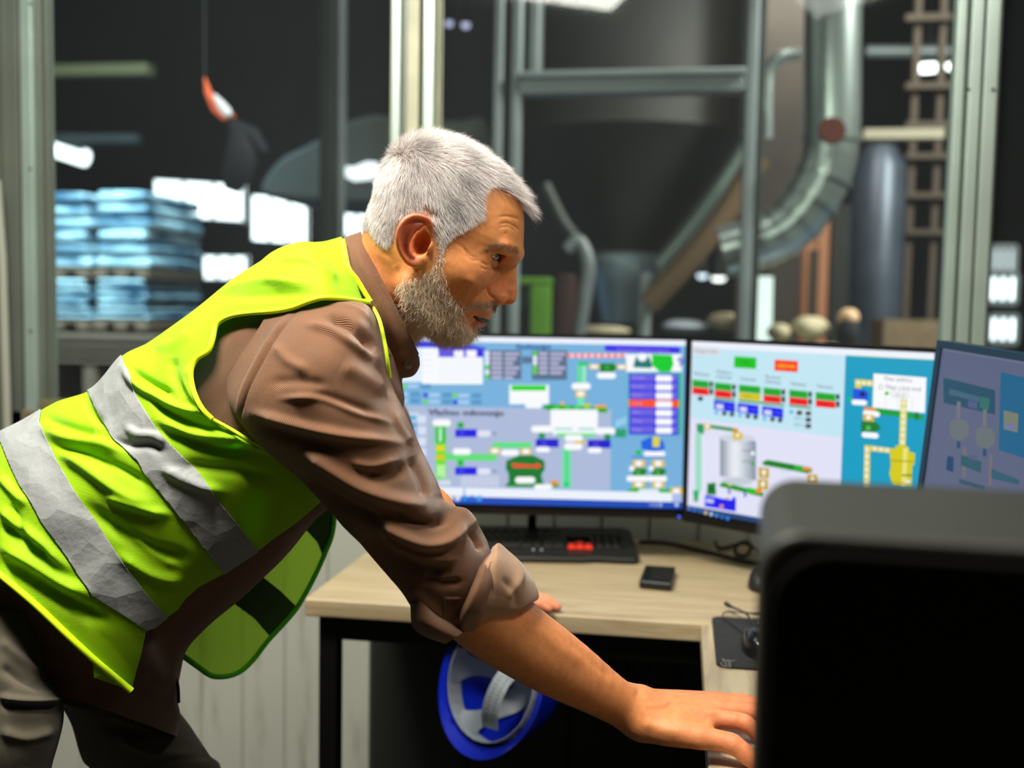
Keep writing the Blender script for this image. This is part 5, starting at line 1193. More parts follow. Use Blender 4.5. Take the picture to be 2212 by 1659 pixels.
face_st = [ ([(1054, 622), (1058, 636), (1068, 646)], 3.2, -.0028), ([(1076, 650), (1082, 640), (1096, 640)], 3, .0006), (zf([(900, 605), (950, 600), (1000, 610), (1030, 620)]), 2.4, -.0011), (zf([(905, 650), (950, 640), (1000, 660), (1030, 690)]), 2.4, -.0013), (zf([(900, 670), (960, 662), (1005, 690)]), 2.2, -.0008),
  (zf([(940, 700), (955, 705)]), 2.5, -.0008), (zf([(690, 780), (720, 830), (780, 850)]), 2.2, -.0009), (zf([(700, 830), (740, 860), (790, 865)]), 2.0, -.0008), (zf([(670, 760), (700, 800), (740, 830)]), 2.2, -.0007),
  (zf([(800, 870), (830, 890), (880, 885)]), 2.6, -.0012), (zf([(790, 900), (830, 915), (890, 905), (905, 890)]), 3.0, -.0011), (zf([(620, 730), (650, 760), (680, 790)]), 2.5, -.0006),
  (zf([(840, 1020), (800, 1060), (740, 1110), (690, 1160)]), 4.5, -.0022), (zf([(860, 1000), (845, 1040), (855, 1080)]), 3.0, -.0012), (zf([(700, 960), (760, 1000), (800, 1010)]), 10, .0012),
  (zf([(760, 960), (720, 1040), (690, 1110)]), 7, .0012), (zf([(300, 900), (310, 1000), (320, 1060)]), 6, -.0015), (zf([(420, 960), (380, 1000)]), 6, -.001), (zf([(215, 800), (260, 850), (290, 900)]), 8, -.0012),
  (zf([(455, 850), (450, 900), (440, 960)]), 3, -.0009), (zf([(480, 850), (475, 900)]), 2.4, -.0006) ]
face_st = [(a_, max(b_, 2.8), c_*.75) for a_, b_, c_ in face_st]
HVw = strokes(HVw, HN, face_st); HN = vnormals(HVw, HF); HV = w2l(HVw)
mir = HV.copy(); mir[:, 2] = -np.abs(mir[:, 2]); HPX, HPY, _ = project(l2w(mir))
hair_poly = [(1150, 300), (1155, 440), (1128, 446), (1112, 424), (1092, 410), (1060, 405), (1047, 415), (1048, 452), (1050, 467), (1036, 482), (1010, 496), (984, 511), (968, 528), (958, 560), (950, 585), (940, 580), (942, 545), (938, 515), (930, 482), (914, 462), (890, 462), (868, 480), (858, 505), (852, 530), (838, 545), (822, 538), (806, 522), (792, 500), (740, 500), (740, 240), (1100, 240)]
hair_s = sdpoly(HPX, HPY, hair_poly)
beard_poly = [(944, 556), (962, 552), (958, 590), (964, 615), (982, 640), (1000, 652), (1006, 668), (1004, 684), (1012, 700), (1024, 704), (1036, 700), (1040, 760), (985, 790), (890, 760), (876, 690), (866, 650), (862, 612), (876, 600), (905, 594), (930, 578)]
beard_s = sdpoly(HPX, HPY, beard_poly)
must_poly = [(1000, 670), (1017, 654), (1045, 648), (1072, 650), (1078, 660), (1072, 672), (1050, 672), (1025, 667), (1006, 674)]
must_s = sdpoly(HPX, HPY, must_poly)
base = np.array(rgb(222, 150, 88)); cols = np.tile(base, (len(HV), 1))
def mixc(c, w_): 
    global cols
    w_ = np.clip(w_, 0, 1)[:, None]; cols = cols*(1-w_)+np.array(rgb(*c))*w_
n_ = fnoise(HV, 70, .3)
mixc((204, 128, 78), .35+.3*n_)
g2 = lambda x, y, s_: np.exp(-((HPX-x)**2+(HPY-y)**2)/(2*s_*s_))
mixc((214, 112, 82), .5*g2(1090, 630, 26)); mixc((214, 110, 80), .15*g2(1020, 600, 40)); mixc((188, 110, 70), .5*g2(845, 600, 40))
al_ = np.abs(HV[:, 2])
earm = np.clip((al_-.074)/.006, 0, 1)*np.clip((hlmax+.004-HV[:, 0])/.006, 0, 1)*(np.abs(HV[:, 1]-earc[1]) < .045)*(HV[:, 0] > hlmin-.006); mixc((226, 122, 86), .8*earm); ins_ = np.zeros(len(HV)); q_ = (al_ > .045) & (np.abs(HV[:, 1]-earc[1]) < .05) & (HV[:, 0] > hlmin-.01) & (HV[:, 0] < hlmax+.01); ins_[q_] = sdpoly(HV[q_, 0]*1000, HV[q_, 1]*1000, hl[:, :2]*1000); mixc((170, 76, 50), np.clip((ins_-2.2)/1.6, 0, 1)*.65)  # inner ear darkened in the colour for shade, with a red tint
lipd = np.minimum(np.hypot(HV[:, 0]-.100, HV[:, 1]+.0602), 1); mixc((196, 104, 92), np.clip((.0095-np.hypot((HV[:, 0]-.0965)*.5, HV[:, 1]+.0600))/.004, 0, 1)*(al_ < .022)*(HV[:, 0] > .08)*(HV[:, 1] > -.0665)*(HV[:, 1] < -.051))
mixc((70, 26, 22), ((HV[:, 0] < .0955) & (np.abs(HV[:, 1]+.0545) < .0040) & (al_ < .02) & (HV[:, 0] > .070)).astype(float))
mixc((104, 96, 90), np.clip((hair_s+2)/20, 0, 1)*.85); mixc((150, 112, 76), np.clip(beard_s/20, 0, 1)*.6); mixc((130, 92, 66), np.clip(must_s/6, 0, 1)*.5)
mixc((96, 42, 30), np.clip((.0022-np.abs(np.hypot(np.hypot(HV[:, 0]-EYE[0], HV[:, 1]-EYE[1]), al_-EYE[2])-.0132))/.002, 0, 1)*0)
HCOL = cols
# ---- arms and hands, in world space
def wP(p): return np.array(tuple(P(*p)))
def chain(X, Y, Z, pts, rs, k=.004, d=None):
    pts = [wP(p) if len(p) == 3 else p for p in pts]
    q = spl([list(p)+[r] for p, r in zip(pts, rs)], 4 if len(pts) > 2 else 1); g = None
    for i in range(len(q)-1):
        c = cap(X, Y, Z, q[i][:3], q[i+1][:3], q[i][3], q[i+1][3]); g = c if g is None else np.minimum(g, c)
    return g
R_ELB = (1015, 1290, 1.235); R_WR = (1372, 1538, 1.335)
def rhand(X, Y, Z):
    d = chain(X, Y, Z, [(900, 1130, 1.225), R_ELB, (1110, 1372, 1.262), (1225, 1448, 1.295), (1320, 1508, 1.32), R_WR], [.048, .047, .0445, .038, .0285, .0275], .02)
    d = smin(d, chain(X, Y, Z, [(1352, 1500, 1.345), (1376, 1506, 1.35)], [.0145, .0145]), .012)      # ulnar bump
    # back of the hand: metacarpals
    mc = [((1395, 1552, 1.322), (1534, 1552, 1.325)), ((1400, 1536, 1.340), (1548, 1536, 1.350)), ((1400, 1524, 1.355), (1555, 1524, 1.375)), ((1398, 1516, 1.368), (1548, 1516, 1.398))]
    g = None
    for (a, b_) in mc:
        c = chain(X, Y, Z, [a, b_], [.0170, .0135]); g = c if g is None else smin(g, c, .008)
    th0 = chain(X, Y, Z, [(1395, 1566, 1.318), (1452, 1580, 1.305), (1512, 1592, 1.295)], [.0200, .0185, .0142], .012); g = smin(g, th0, .014)
    web = chain(X, Y, Z, [(1470, 1568, 1.310), (1525, 1576, 1.308)], [.0135, .0095]); g = smin(g, web, .01)
    d = smin(d, g, .022)
    fs_ = [([(1534, 1552, 1.325), (1608, 1562, 1.318), (1646, 1600, 1.312), (1660, 1636, 1.306)], [.0122, .0108, .0092, .0078]),
           ([(1548, 1536, 1.350), (1624, 1540, 1.350), (1668, 1572, 1.345), (1690, 1604, 1.340)], [.0122, .0108, .0092, .0078]),
           ([(1555, 1524, 1.375), (1628, 1524, 1.378), (1676, 1548, 1.375), (1700, 1574, 1.372)], [.0116, .0102, .0088, .0075]),
           ([(1548, 1516, 1.398), (1606, 1514, 1.405), (1648, 1532, 1.405), (1668, 1554, 1.403)], [.0105, .0092, .0080, .0068]),
           ([(1512, 1592, 1.295), (1578, 1606, 1.288), (1618, 1636, 1.282), (1634, 1652, 1.280)], [.0138, .0125, .0110, .0088])]
    for pts, rs in fs_:
        c = chain(X, Y, Z, pts, rs, .003)
        c = smin(c, chain(X, Y, Z, [pts[1], (pts[1][0]+3, pts[1][1]+1, pts[1][2])], [rs[1]*1.02]*2), .003)
        d = smin(d, c, .0045)
    return d
lo = np.min([wP((860, 1060, 1.16)), wP((1720, 1700, 1.2)), wP((860, 1700, 1.45)), wP((1720, 1060, 1.45))], 0)-.03
hi = np.max([wP((860, 1060, 1.16)), wP((1720, 1700, 1.2)), wP((1720, 1700, 1.45)), wP((1720, 1060, 1.45))], 0)+.03
RV, RF = surf_net(rhand, lo, hi, .0024)
RV = laplace(RV, RF, 2, .45); RN = vnormals(RV, RF)
if ((RV-RV.mean(0))*RN).sum() < 0: RF = RF[:, ::-1]; RN = -RN
z5 = lambda pts: [(x/2.765+900, y/2.765+1150) for x, y in pts]
hand_st = [(z5([(1330, 940), (1420, 1020), (1500, 1020), (1640, 1010)]), 5, .0016), (z5([(1360, 1030), (1470, 1040), (1500, 1000)]), 5, .0016), (z5([(1500, 940), (1540, 960), (1640, 980), (1780, 990)]), 5, .0014),
  (z5([(1560, 1050), (1680, 1070), (1800, 1080)]), 6, .0012), (z5([(1310, 880), (1330, 930), (1320, 990)]), 8, -.0018), (z5([(1540, 990), (1620, 1000), (1740, 1030)]), 5, -.0012), (z5([(1600, 1100), (1680, 1120), (1750, 1125)]), 7, -.0015),
  (z5([(1870, 1215), (1885, 1240), (1880, 1270)]), 2.2, -.0012), (z5([(1850, 1205), (1860, 1240)]), 2, -.0008), (z5([(1350, 1130), (1450, 1170), (1600, 1200)]), 12, .002), (z5([(1000, 640), (1100, 740), (1240, 830)]), 10, .0015),
  (z5([(700, 560), (850, 680), (1000, 790)]), 14, .0018), (z5([(900, 640), (1050, 780), (1180, 880)]), 10, -.0014), (z5([(1740, 1010), (1800, 1005)]), 3, -.001), (z5([(1900, 1090), (1915, 1130)]), 4, .0012)]
RV = strokes(RV, RN, hand_st); RN = vnormals(RV, RF)
RV += RN*(fnoise(RV, 60, .7)*.0006)[:, None]
rc = np.tile(np.array(rgb(212, 138, 84)), (len(RV), 1)); rx, ry, _ = project(RV)
w_ = np.clip((rx-1400)/200, 0, 1)[:, None]*.5; rc = rc*(1-w_)+np.array(rgb(222, 132, 98))*w_
w_ = (np.clip(.3+.5*fnoise(RV, 45, .9), 0, 1)*.35)[:, None]; rc = rc*(1-w_)+np.array(rgb(186, 104, 60))*w_
def lhand(X, Y, Z):
    d = chain(X, Y, Z, [(735, 770, 1.53), (795, 935, 1.62), (862, 1090, 1.72), (950, 1215, 1.82), (1075, 1272, 1.90)], [.046, .040, .038, .033, .026], .02)
    d = smin(d, chain(X, Y, Z, [(1080, 1272, 1.895), (1135, 1300, 1.915)], [.026, .020]), .02)
    d = smin(d, chain(X, Y, Z, [(1085, 1278, 1.93), (1140, 1290, 1.955)], [.022, .018]), .015)
    for pts, rs in (([(1138, 1294, 1.96), (1166, 1291, 1.97), (1186, 1301, 1.965)], [.0100, .0092, .0080]), ([(1136, 1298, 1.94), (1174, 1293, 1.95), (1198, 1305, 1.945)], [.0104, .0095, .0082]),
                    ([(1134, 1303, 1.925), (1174, 1299, 1.93), (1204, 1312, 1.925)], [.0104, .0096, .0084]), ([(1130, 1308, 1.91), (1160, 1304, 1.91), (1186, 1316, 1.908)], [.0100, .0092, .0080]), ([(1090, 1290, 1.87), (1120, 1316, 1.865), (1146, 1322, 1.87)], [.0125, .0105, .0090])):
        d = smin(d, chain(X, Y, Z, pts, rs, .003), .0035)
    return d
pts_ = np.array([wP(p) for p in ((690, 700, 1.5), (1240, 1350, 1.99), (700, 1000, 1.6), (900, 1350, 1.85), (1240, 1250, 1.85))])
LV, LF = surf_net(lhand, pts_.min(0)-.06, pts_.max(0)+.05, .004)
LV = laplace(LV, LF, 2, .4); LN = vnormals(LV, LF)
if ((LV-LV.mean(0))*LN).sum() < 0: LF = LF[:, ::-1]
lc = np.tile(np.array(rgb(226, 142, 104)), (len(LV), 1))
# trunk under the clothes, so that neck, arms and legs belong to one body
def trunk(X, Y, Z):
    d = chain(X, Y, Z, [(800, 690, 1.385), (640, 850, 1.40), (420, 1010, 1.42), (230, 1180, 1.44), (110, 1340, 1.45)], [.065, .115, .115, .09, .085], .05)
    d = smin(d, chain(X, Y, Z, [(700, 780, 1.53), (690, 760, 1.40), (640, 790, 1.28), (800, 1010, 1.24), (900, 1130, 1.225)], [.06, .08, .055, .047, .047], .04), .04)
    return d
pts_ = np.array([wP(p) for p in ((0, 600, 1.3), (950, 600, 1.3), (0, 1500, 1.3), (950, 1250, 1.2), (0, 600, 1.6), (950, 600, 1.6), (0, 1500, 1.6))])
TV, TF = surf_net(trunk, pts_.min(0)-.1, pts_.max(0)+.1, .009)
tc_ = np.tile(np.array(rgb(212, 138, 90)), (len(TV), 1))
# one body mesh
BV, BF, BC, off = [], [], [], 0
for V_, F_, c_ in ((HVw, HF, HCOL), (RV, RF, rc), (LV, LF, lc), (TV, TF, tc_)):
    BV.append(V_); BF.append(F_+off); BC.append(c_); off += len(V_)
FOOT = P(250, 1659, 1.45); PERS = empty('person', (FOOT.x, FOOT.y, 0), 'grey-haired bearded person leaning over the desk in a yellow-green safety vest', 'person')
me = np_mesh('body', np.concatenate(BV), np.concatenate(BF)); color_attr(me, np.concatenate(BC))
BODY = link('body', me, skin_m, PERS, smooth=True)
# ---- eyes, teeth
def eye_mat():
    m = bpy.data.materials.new('eye'); m.use_nodes = True; nt = m.node_tree; b = nt.nodes['Principled BSDF']
    tc = nt.nodes.new('ShaderNodeTexCoord'); sx = nt.nodes.new('ShaderNodeSeparateXYZ'); nt.links.new(tc.outputs['Object'], sx.inputs[0])
    cr = nt.nodes.new('ShaderNodeValToRGB'); cr.color_ramp.interpolation = 'LINEAR'; e = cr.color_ramp.elements
    e[0].position = 0; e[0].color = (*rgb(226, 214, 200), 1); e[1].position = 1; e[1].color = (.004, .004, .004, 1)
    for p, c_ in ((.860, rgb(226, 214, 200)), (.885, rgb(62, 72, 60)), (.93, rgb(120, 136, 112)), (.968, rgb(96, 108, 84)), (.975, (.004, .004, .004))):
        q = e.new(p); q.color = (*c_, 1)
    nt.links.new(sx.outputs[2], cr.inputs[0]); nt.links.new(cr.outputs[0], b.inputs['Base Color']); b.inputs['Roughness'].default_value = .08; b.inputs['Coat Weight'].default_value = 1
    return m
em = eye_mat()
for s_, nm in ((-1, 'right'), (1, 'left')):
    c = Vector(l2w([EYE[0], EYE[1], EYE[2]*s_])); gaze = (ef*.93-el*.36+eu*.05).normalized()
    b = MB(); b.lathe([(math.sin(PI*i/24), math.cos(PI*i/24)) for i in range(25)], 32)
    o = b.build('eye', em, PERS, smooth=True); 
    o.parent = PERS; o.matrix_parent_inverse = Matrix(); o.matrix_world = Matrix()
    M_ = gaze.to_track_quat('Z', 'Y').to_matrix().to_4x4(); M_.translation = c-Vector(PERS.location); M_ = M_ @ Matrix.Scale(ER, 4)
    o.matrix_local = M_
b = MB()
for k in range(-4, 5):
    a = k*.105; c = l2w([.0700+.0255*math.cos(a*1.6), -.0535, .0255*math.sin(a*1.6)*1.0]); c2 = l2w([.0705+.0255*math.cos(a*1.6), -.0472, .0255*math.sin(a*1.6)])
    b.bar(c, c2, .0062 if abs(k) < 2 else .0052, .0034, up=ef)
b.build('teeth', mat('teeth_enamel', rgb(232, 226, 214), .25), PERS, bevel=.0008)
# ---- hair strands: tapered three-sided fibres with their own lie
def strands(name, roots, dirs, lengths, cols_, w0=.00016, segs=4, curl=.25, droop=(0, 0, -1), drp=.1, seed=1):
    n = len(roots); r = np.random.default_rng(seed); P0 = roots.copy(); d = dirs.copy(); pts = [P0.copy()]
    wob = r.normal(size=(n, 3))*curl; dr = np.array(droop, float)
    for k in range(segs):
        d = d+wob*.35+dr*drp+r.normal(size=(n, 3))*curl*.12; d /= np.linalg.norm(d, axis=1, keepdims=True)
        P0 = P0+d*(lengths/segs)[:, None]; pts.append(P0.copy())
    pts = np.array(pts); side = np.cross(d, r.normal(size=(n, 3))); side /= np.linalg.norm(side, axis=1, keepdims=True); s2 = np.cross(d, side)
    V = np.empty((segs+1, 3, n, 3)); 
    for k in range(segs+1):
        w_ = w0*(1-.85*k/segs)
        for j in range(3): V[k, j] = pts[k]+(side*math.cos(2*PI*j/3)+s2*math.sin(2*PI*j/3))*w_
    idx = np.arange((segs+1)*3*n).reshape(segs+1, 3, n); fs_ = []
    for k in range(segs):
        for j in range(3): fs_.append(np.stack([idx[k, j], idx[k, (j+1) % 3], idx[k+1, (j+1) % 3], idx[k+1, j]], -1))
    me = np_mesh(name, V.reshape(-1, 3), np.concatenate(fs_).reshape(-1, 4))
    color_attr(me, np.tile(cols_[None, None], (segs+1, 3, 1, 1)).reshape(-1, 3))
    return link(name, me, hair_m, PERS, smooth=True)
def scatter(mask_v, n, seed=0, wts=None):
    r = np.random.default_rng(seed); T = np.concatenate([HF[:, [0, 1, 2]], HF[:, [0, 2, 3]]]); mk = mask_v[T].mean(1) > .5
    T = T[mk]; a, b_, c = HV[T[:, 0]], HV[T[:, 1]], HV[T[:, 2]]; ar = np.linalg.norm(np.cross(b_-a, c-a), axis=1)
    if wts is not None: ar = ar*wts[T].mean(1)
    t = r.choice(len(T), n, p=ar/ar.sum()); u_, v_ = r.random(n), r.random(n); f = u_+v_ > 1; u_[f], v_[f] = 1-u_[f], 1-v_[f]
    p = a[t]+(b_[t]-a[t])*u_[:, None]+(c[t]-a[t])*v_[:, None]; nl = vnormals(HV, HF)
    if ((HV-HV.mean(0))*nl).sum() < 0: nl = -nl
    return p, nl[T[t, 0]], t
earmask = (earm > .3)
def tang(d, n_): d = d-n_*(d*n_).sum(1, keepdims=True); return d/np.maximum(np.linalg.norm(d, axis=1, keepdims=True), 1e-6)
def greys(n, lo_, hi_, tint, seed): r = np.random.default_rng(seed); g = lo_+(hi_-lo_)*r.beta(1.6, 1.1, n); return g[:, None]*np.array(tint)[None]*(1+r.normal(size=(n, 3))*.03)
def soft(s, width, seed): r = np.random.default_rng(seed).random(len(s)); return s > (r*width-width*.35)
wh = l2w([0, 0, 0]); WH = np.array([-.058, .112, -.01])
m_ = soft(hair_s, 20, 4) & ~earmask & (HV[:, 1] > -.07)
N_ = 46000; p, nl, _ = scatter(m_, N_, 11)
fromw = p-WH; dist = np.linalg.norm(fromw, axis=1); flow = tang(fromw, nl)
fwd = tang(np.stack([np.ones(N_), np.interp(p[:, 0], [.04, .09], [-.15, .12]), np.zeros(N_)], 1), nl); dwn = tang(np.tile([.22, -1.0, 0], (N_, 1)), nl)
side_ = np.clip((np.abs(p[:, 2])-.035)/.03, 0, 1)*np.clip((.115-p[:, 1])/.05, 0, 1); back_ = np.clip((-.03-p[:, 0])/.03, 0, 1)*np.clip((.09-p[:, 1])/.03, 0, 1)
top_ = np.clip(1-side_-back_, 0, 1); fl = flow*.55+fwd*(top_*1.2+side_*(.55+.7*np.clip((p[:, 0]-.0)/.04, 0, 1))*(1-back_))[:, None]+dwn*(side_*(.55-.2*np.clip(p[:, 0]/.04, 0, 1))+back_*1.1)[:, None]
fl = tang(fl, nl); cl = fnoise(p, 90, .15); cross = np.cross(nl, fl); fl = fl+cross*(cl*.35)[:, None]
front = np.clip((p[:, 0]-.045)/.05, 0, 1)*np.clip((p[:, 1]-.07)/.03, 0, 1)
lift = .42+.28*top_+.22*front; dirs = fl+nl*lift[:, None]; dirs /= np.linalg.norm(dirs, axis=1, keepdims=True)
hs = np.interp(p[:, 1], [-.07, -.03, .02, .07, .12], [.0045, .007, .011, .016, .020]); hs = hs*(1-side_*.12)+front*.017
edge = np.clip(sdpoly(*project(l2w(p*np.array([1, 1, 1])*np.where(p[:, 2:3] > 0, [1, 1, -1], [1, 1, 1])))[:2], hair_poly)/14, .25, 1); hs = hs*np.where(front > .2, 1, edge)*rng.uniform(.75, 1.15, N_)
gc_ = greys(N_, .26, 1.12, (1.0, .94, .915), 21); dk = np.clip(fnoise(p, 75, .4)*.9+.05, 0, 1)*.5+np.clip(-p[:, 1]/.05, 0, 1)*.15; gc_ = gc_*(1-dk)[:, None]
R_ = HM.T
strands('hair', l2w(p), dirs @ R_, hs, gc_, w0=.00017, segs=4, curl=.10, drp=.05)
HBb = None
# beard
m_ = soft(beard_s, 26, 5) & ~earmask & (HV[:, 0] > -.02)
N_ = 11500; p, nl, _ = scatter(m_, N_, 12)
dwn = tang(np.tile([.25, -1.0, 0], (N_, 1)), nl); dirs = dwn+nl*.45+rng.normal(size=(N_, 3))*.38; dirs /= np.linalg.norm(dirs, axis=1, keepdims=True)
ls = np.interp(p[:, 1], [-.10, -.07, -.04, 0, .03], [.0135, .014, .012, .009, .006])*rng.uniform(.6, 1.2, N_)
gc_ = greys(N_, .34, 1.2, (1.0, .86, .66), 22)
strands('beard', l2w(p), dirs @ R_, ls, gc_, w0=.00016, segs=5, curl=.5, drp=.06, seed=3)
m_ = soft(must_s, 4, 6) & (HV[:, 1] > -.056)
N_ = 1300; p, nl, _ = scatter(m_, N_, 13)
dwn = tang(np.stack([np.full(N_, .1), np.full(N_, -1.0), np.sign(p[:, 2])*.8], 1), nl); dirs = dwn+nl*.40+rng.normal(size=(N_, 3))*.15; dirs /= np.linalg.norm(dirs, axis=1, keepdims=True)
strands('moustache', l2w(p), dirs @ R_, rng.uniform(.003, .0072, N_), greys(N_, .14, .7, (1.0, .80, .60), 23), w0=.00015, segs=3, curl=.15, seed=4)
brow = sdpoly(HPX, HPY, [(1050, 538), (1064, 530), (1082, 527), (1100, 529), (1120, 536), (1120, 547), (1102, 541), (1084, 536), (1066, 538), (1054, 544)])
m_ = (brow > -1) & (HV[:, 0] > .07)
N_ = 600; p, nl, _ = scatter(m_, N_, 14)
dd_ = tang(np.stack([np.full(N_, -.75), np.full(N_, .25), np.sign(p[:, 2])*.9], 1), nl); dirs = dd_+nl*.35+rng.normal(size=(N_, 3))*.15; dirs /= np.linalg.norm(dirs, axis=1, keepdims=True)
strands('eyebrow', l2w(p), dirs @ R_, rng.uniform(.005, .009, N_), greys(N_, .06, .34, (1.0, .86, .7), 24), w0=.00014, segs=3, curl=.12, seed=5)
# ---- cloth materials
def tape_mat():
    m = mat('grey_reflective_tape', rgb(140, 144, 144), .62, 0); nt = m.node_tree; b = nt.nodes['Principled BSDF']; tc = nt.nodes.new('ShaderNodeTexCoord'); last = None
    for sc_, ds_, ty in ((26, .010, 'VOR'), (70, .003, 'NOI')):
        if ty == 'VOR': n = nt.nodes.new('ShaderNodeTexVoronoi'); n.feature = 'F1'; n.inputs['Scale'].default_value = sc_
        else: n = nt.nodes.new('ShaderNodeTexNoise'); n.inputs['Scale'].default_value = sc_; n.inputs['Detail'].default_value = 3
        nt.links.new(tc.outputs['Object'], n.inputs['Vector']); bp = nt.nodes.new('ShaderNodeBump'); bp.inputs['Strength'].default_value = .45; bp.inputs['Distance'].default_value = ds_
        nt.links.new(n.outputs[0], bp.inputs['Height'])
        if last: nt.links.new(last, bp.inputs['Normal'])
        last = bp.outputs[0]
    nt.links.new(last, b.inputs['Normal']); return m
def cloth_mat(name, col, rough=.85, wale=0.0, wscale=900, rot=.6, sheen=.3, trans=0.0, var=.12, wb=.5, trans_col=None):
    m = bpy.data.materials.new(name); m.use_nodes = True; nt = m.node_tree; b = nt.nodes['Principled BSDF']; L = nt.links
    b.inputs['Roughness'].default_value = rough; b.inputs['Sheen Weight'].default_value = sheen; b.inputs['Specular IOR Level'].default_value = .2
    tc = nt.nodes.new('ShaderNodeTexCoord'); n = nt.nodes.new('ShaderNodeTexNoise'); n.inputs['Scale'].default_value = 14; n.inputs['Detail'].default_value = 6
    mr = nt.nodes.new('ShaderNodeMapRange'); mr.inputs[1].default_value = .3; mr.inputs[2].default_value = .7; mr.inputs[3].default_value = 1-var; mr.inputs[4].default_value = 1+var
    mx = nt.nodes.new('ShaderNodeVectorMath'); mx.operation = 'SCALE'; mx.inputs[0].default_value = col
    L.new(tc.outputs['Object'], n.inputs['Vector']); L.new(n.outputs[0], mr.inputs[0]); L.new(mr.outputs[0], mx.inputs['Scale']); last = mx.outputs[0]
    if wale:
        at = nt.nodes.new('ShaderNodeAttribute'); at.attribute_name = 'weave'; sp = nt.nodes.new('ShaderNodeSeparateXYZ'); L.new(at.outputs['Vector'], sp.inputs[0])
        ad = nt.nodes.new('ShaderNodeMath'); ad.operation = 'MULTIPLY_ADD'; ad.inputs[1].default_value = rot; L.new(sp.outputs[0], ad.inputs[0]); L.new(sp.outputs[1], ad.inputs[2])
        mu = nt.nodes.new('ShaderNodeMath'); mu.operation = 'MULTIPLY'; mu.inputs[1].default_value = 2*PI; L.new(ad.outputs[0], mu.inputs[0]); sn = nt.nodes.new('ShaderNodeMath'); sn.operation = 'SINE'; L.new(mu.outputs[0], sn.inputs[0])
        m2 = nt.nodes.new('ShaderNodeMapRange'); m2.inputs[1].default_value = -1; m2.inputs[3].default_value = 1-wale*.3; m2.inputs[4].default_value = 1+wale*.2; L.new(sn.outputs[0], m2.inputs[0])
        v2 = nt.nodes.new('ShaderNodeVectorMath'); v2.operation = 'SCALE'; L.new(last, v2.inputs[0]); L.new(m2.outputs[0], v2.inputs['Scale']); last = v2.outputs[0]
        bp = nt.nodes.new('ShaderNodeBump'); bp.inputs['Strength'].default_value = wb; bp.inputs['Distance'].default_value = .0004; L.new(sn.outputs[0], bp.inputs['Height']); L.new(bp.outputs[0], b.inputs['Normal'])
    L.new(last, b.inputs['Base Color'])
    if trans:
        t = nt.nodes.new('ShaderNodeBsdfTranslucent'); t.inputs[0].default_value = (*(trans_col or col), 1); ms = nt.nodes.new('ShaderNodeMixShader'); ms.inputs[0].default_value = trans
        L.new(b.outputs[0], ms.inputs[1]); L.new(t.outputs[0], ms.inputs[2]); L.new(ms.outputs[0], nt.nodes['Material Output'].inputs[0])
    return m
shirt_m = cloth_mat('brown_corduroy', rgb(122, 83, 55), .8, 1.0, 3400, .0, .25, wb=.8)
cuff_m = cloth_mat('pale_brown_cuff_lining', rgb(158, 124, 96), .8, .6, 3000, .2, .3)
vest_m = cloth_mat('neon_yellow_mesh', rgb(172, 224, 0), .6, .45, 4600, .8, .15, .28, var=.05, wb=.35, trans_col=rgb(130, 235, 0))
piping_m = cloth_mat('bright_yellow_binding', rgb(214, 255, 0), .5, 0, sheen=.2, var=.04)
refl_m = tape_mat()
trouser_m = cloth_mat('olive_grey_twill', rgb(92, 86, 72), .85, .5, 4200, .3, .15)
z2 = lambda pts: [(x/2.676, y/2.676+480) for x, y in pts]
z3 = lambda pts: [(x/2.7244, y/2.7244+1050) for x, y in pts]
z4 = lambda pts: [(x/2.074+400, y/2.074+620) for x, y in pts]
def orient(V, Fc):
    N = vnormals(V, Fc); 
    if ((V-V.mean(0))*N).sum() < 0: Fc = Fc[:, ::-1]; N = -N
    return Fc, N
def wrinkle(V, N, amp, seed, sc=26): return V+N*((np.abs(fnoise(V, sc, seed))-.5)*amp+fnoise(V, sc*2.3, seed+.1)*amp*.4)[:, None]
def weave(V, pitch=.0014, na=None):
    """thread coordinates of a lofted cloth: cycles along and around, measured on the cloth itself"""
    g = V[:len(V)//na*na].reshape(-1, na, V.shape[1]); al_2 = np.concatenate([[0], np.cumsum(np.linalg.norm(np.diff(g.mean(1), axis=0), axis=1))])/pitch
    ci = np.linalg.norm(np.roll(g, -1, 1)-g, axis=2).sum(1).mean()/pitch; around = np.arange(na)/na*round(ci)
    return np.stack([np.repeat(al_2, na), np.tile(around, g.shape[0])], 1)
def cobj(name, V, Fc, m, parent=None, thick=0.0, off=-1, na=None, pitch=.0014):
    W_ = V[:, 3:5] if V.shape[1] > 3 else (weave(V, pitch, na) if na else None); V = V[:, :3]
    o = link(name, np_mesh(name, V, Fc), m, parent or PERS, smooth=True)
    if W_ is not None:
        at = o.data.attributes.new('weave', 'FLOAT_VECTOR', 'POINT'); at.data.foreach_set('vector', np.concatenate([W_, np.zeros((len(W_), 1))], 1).astype(np.float32).ravel())
    if thick: q = o.modifiers.new('thickness', 'SOLIDIFY'); q.thickness = thick; q.offset = off
    return o
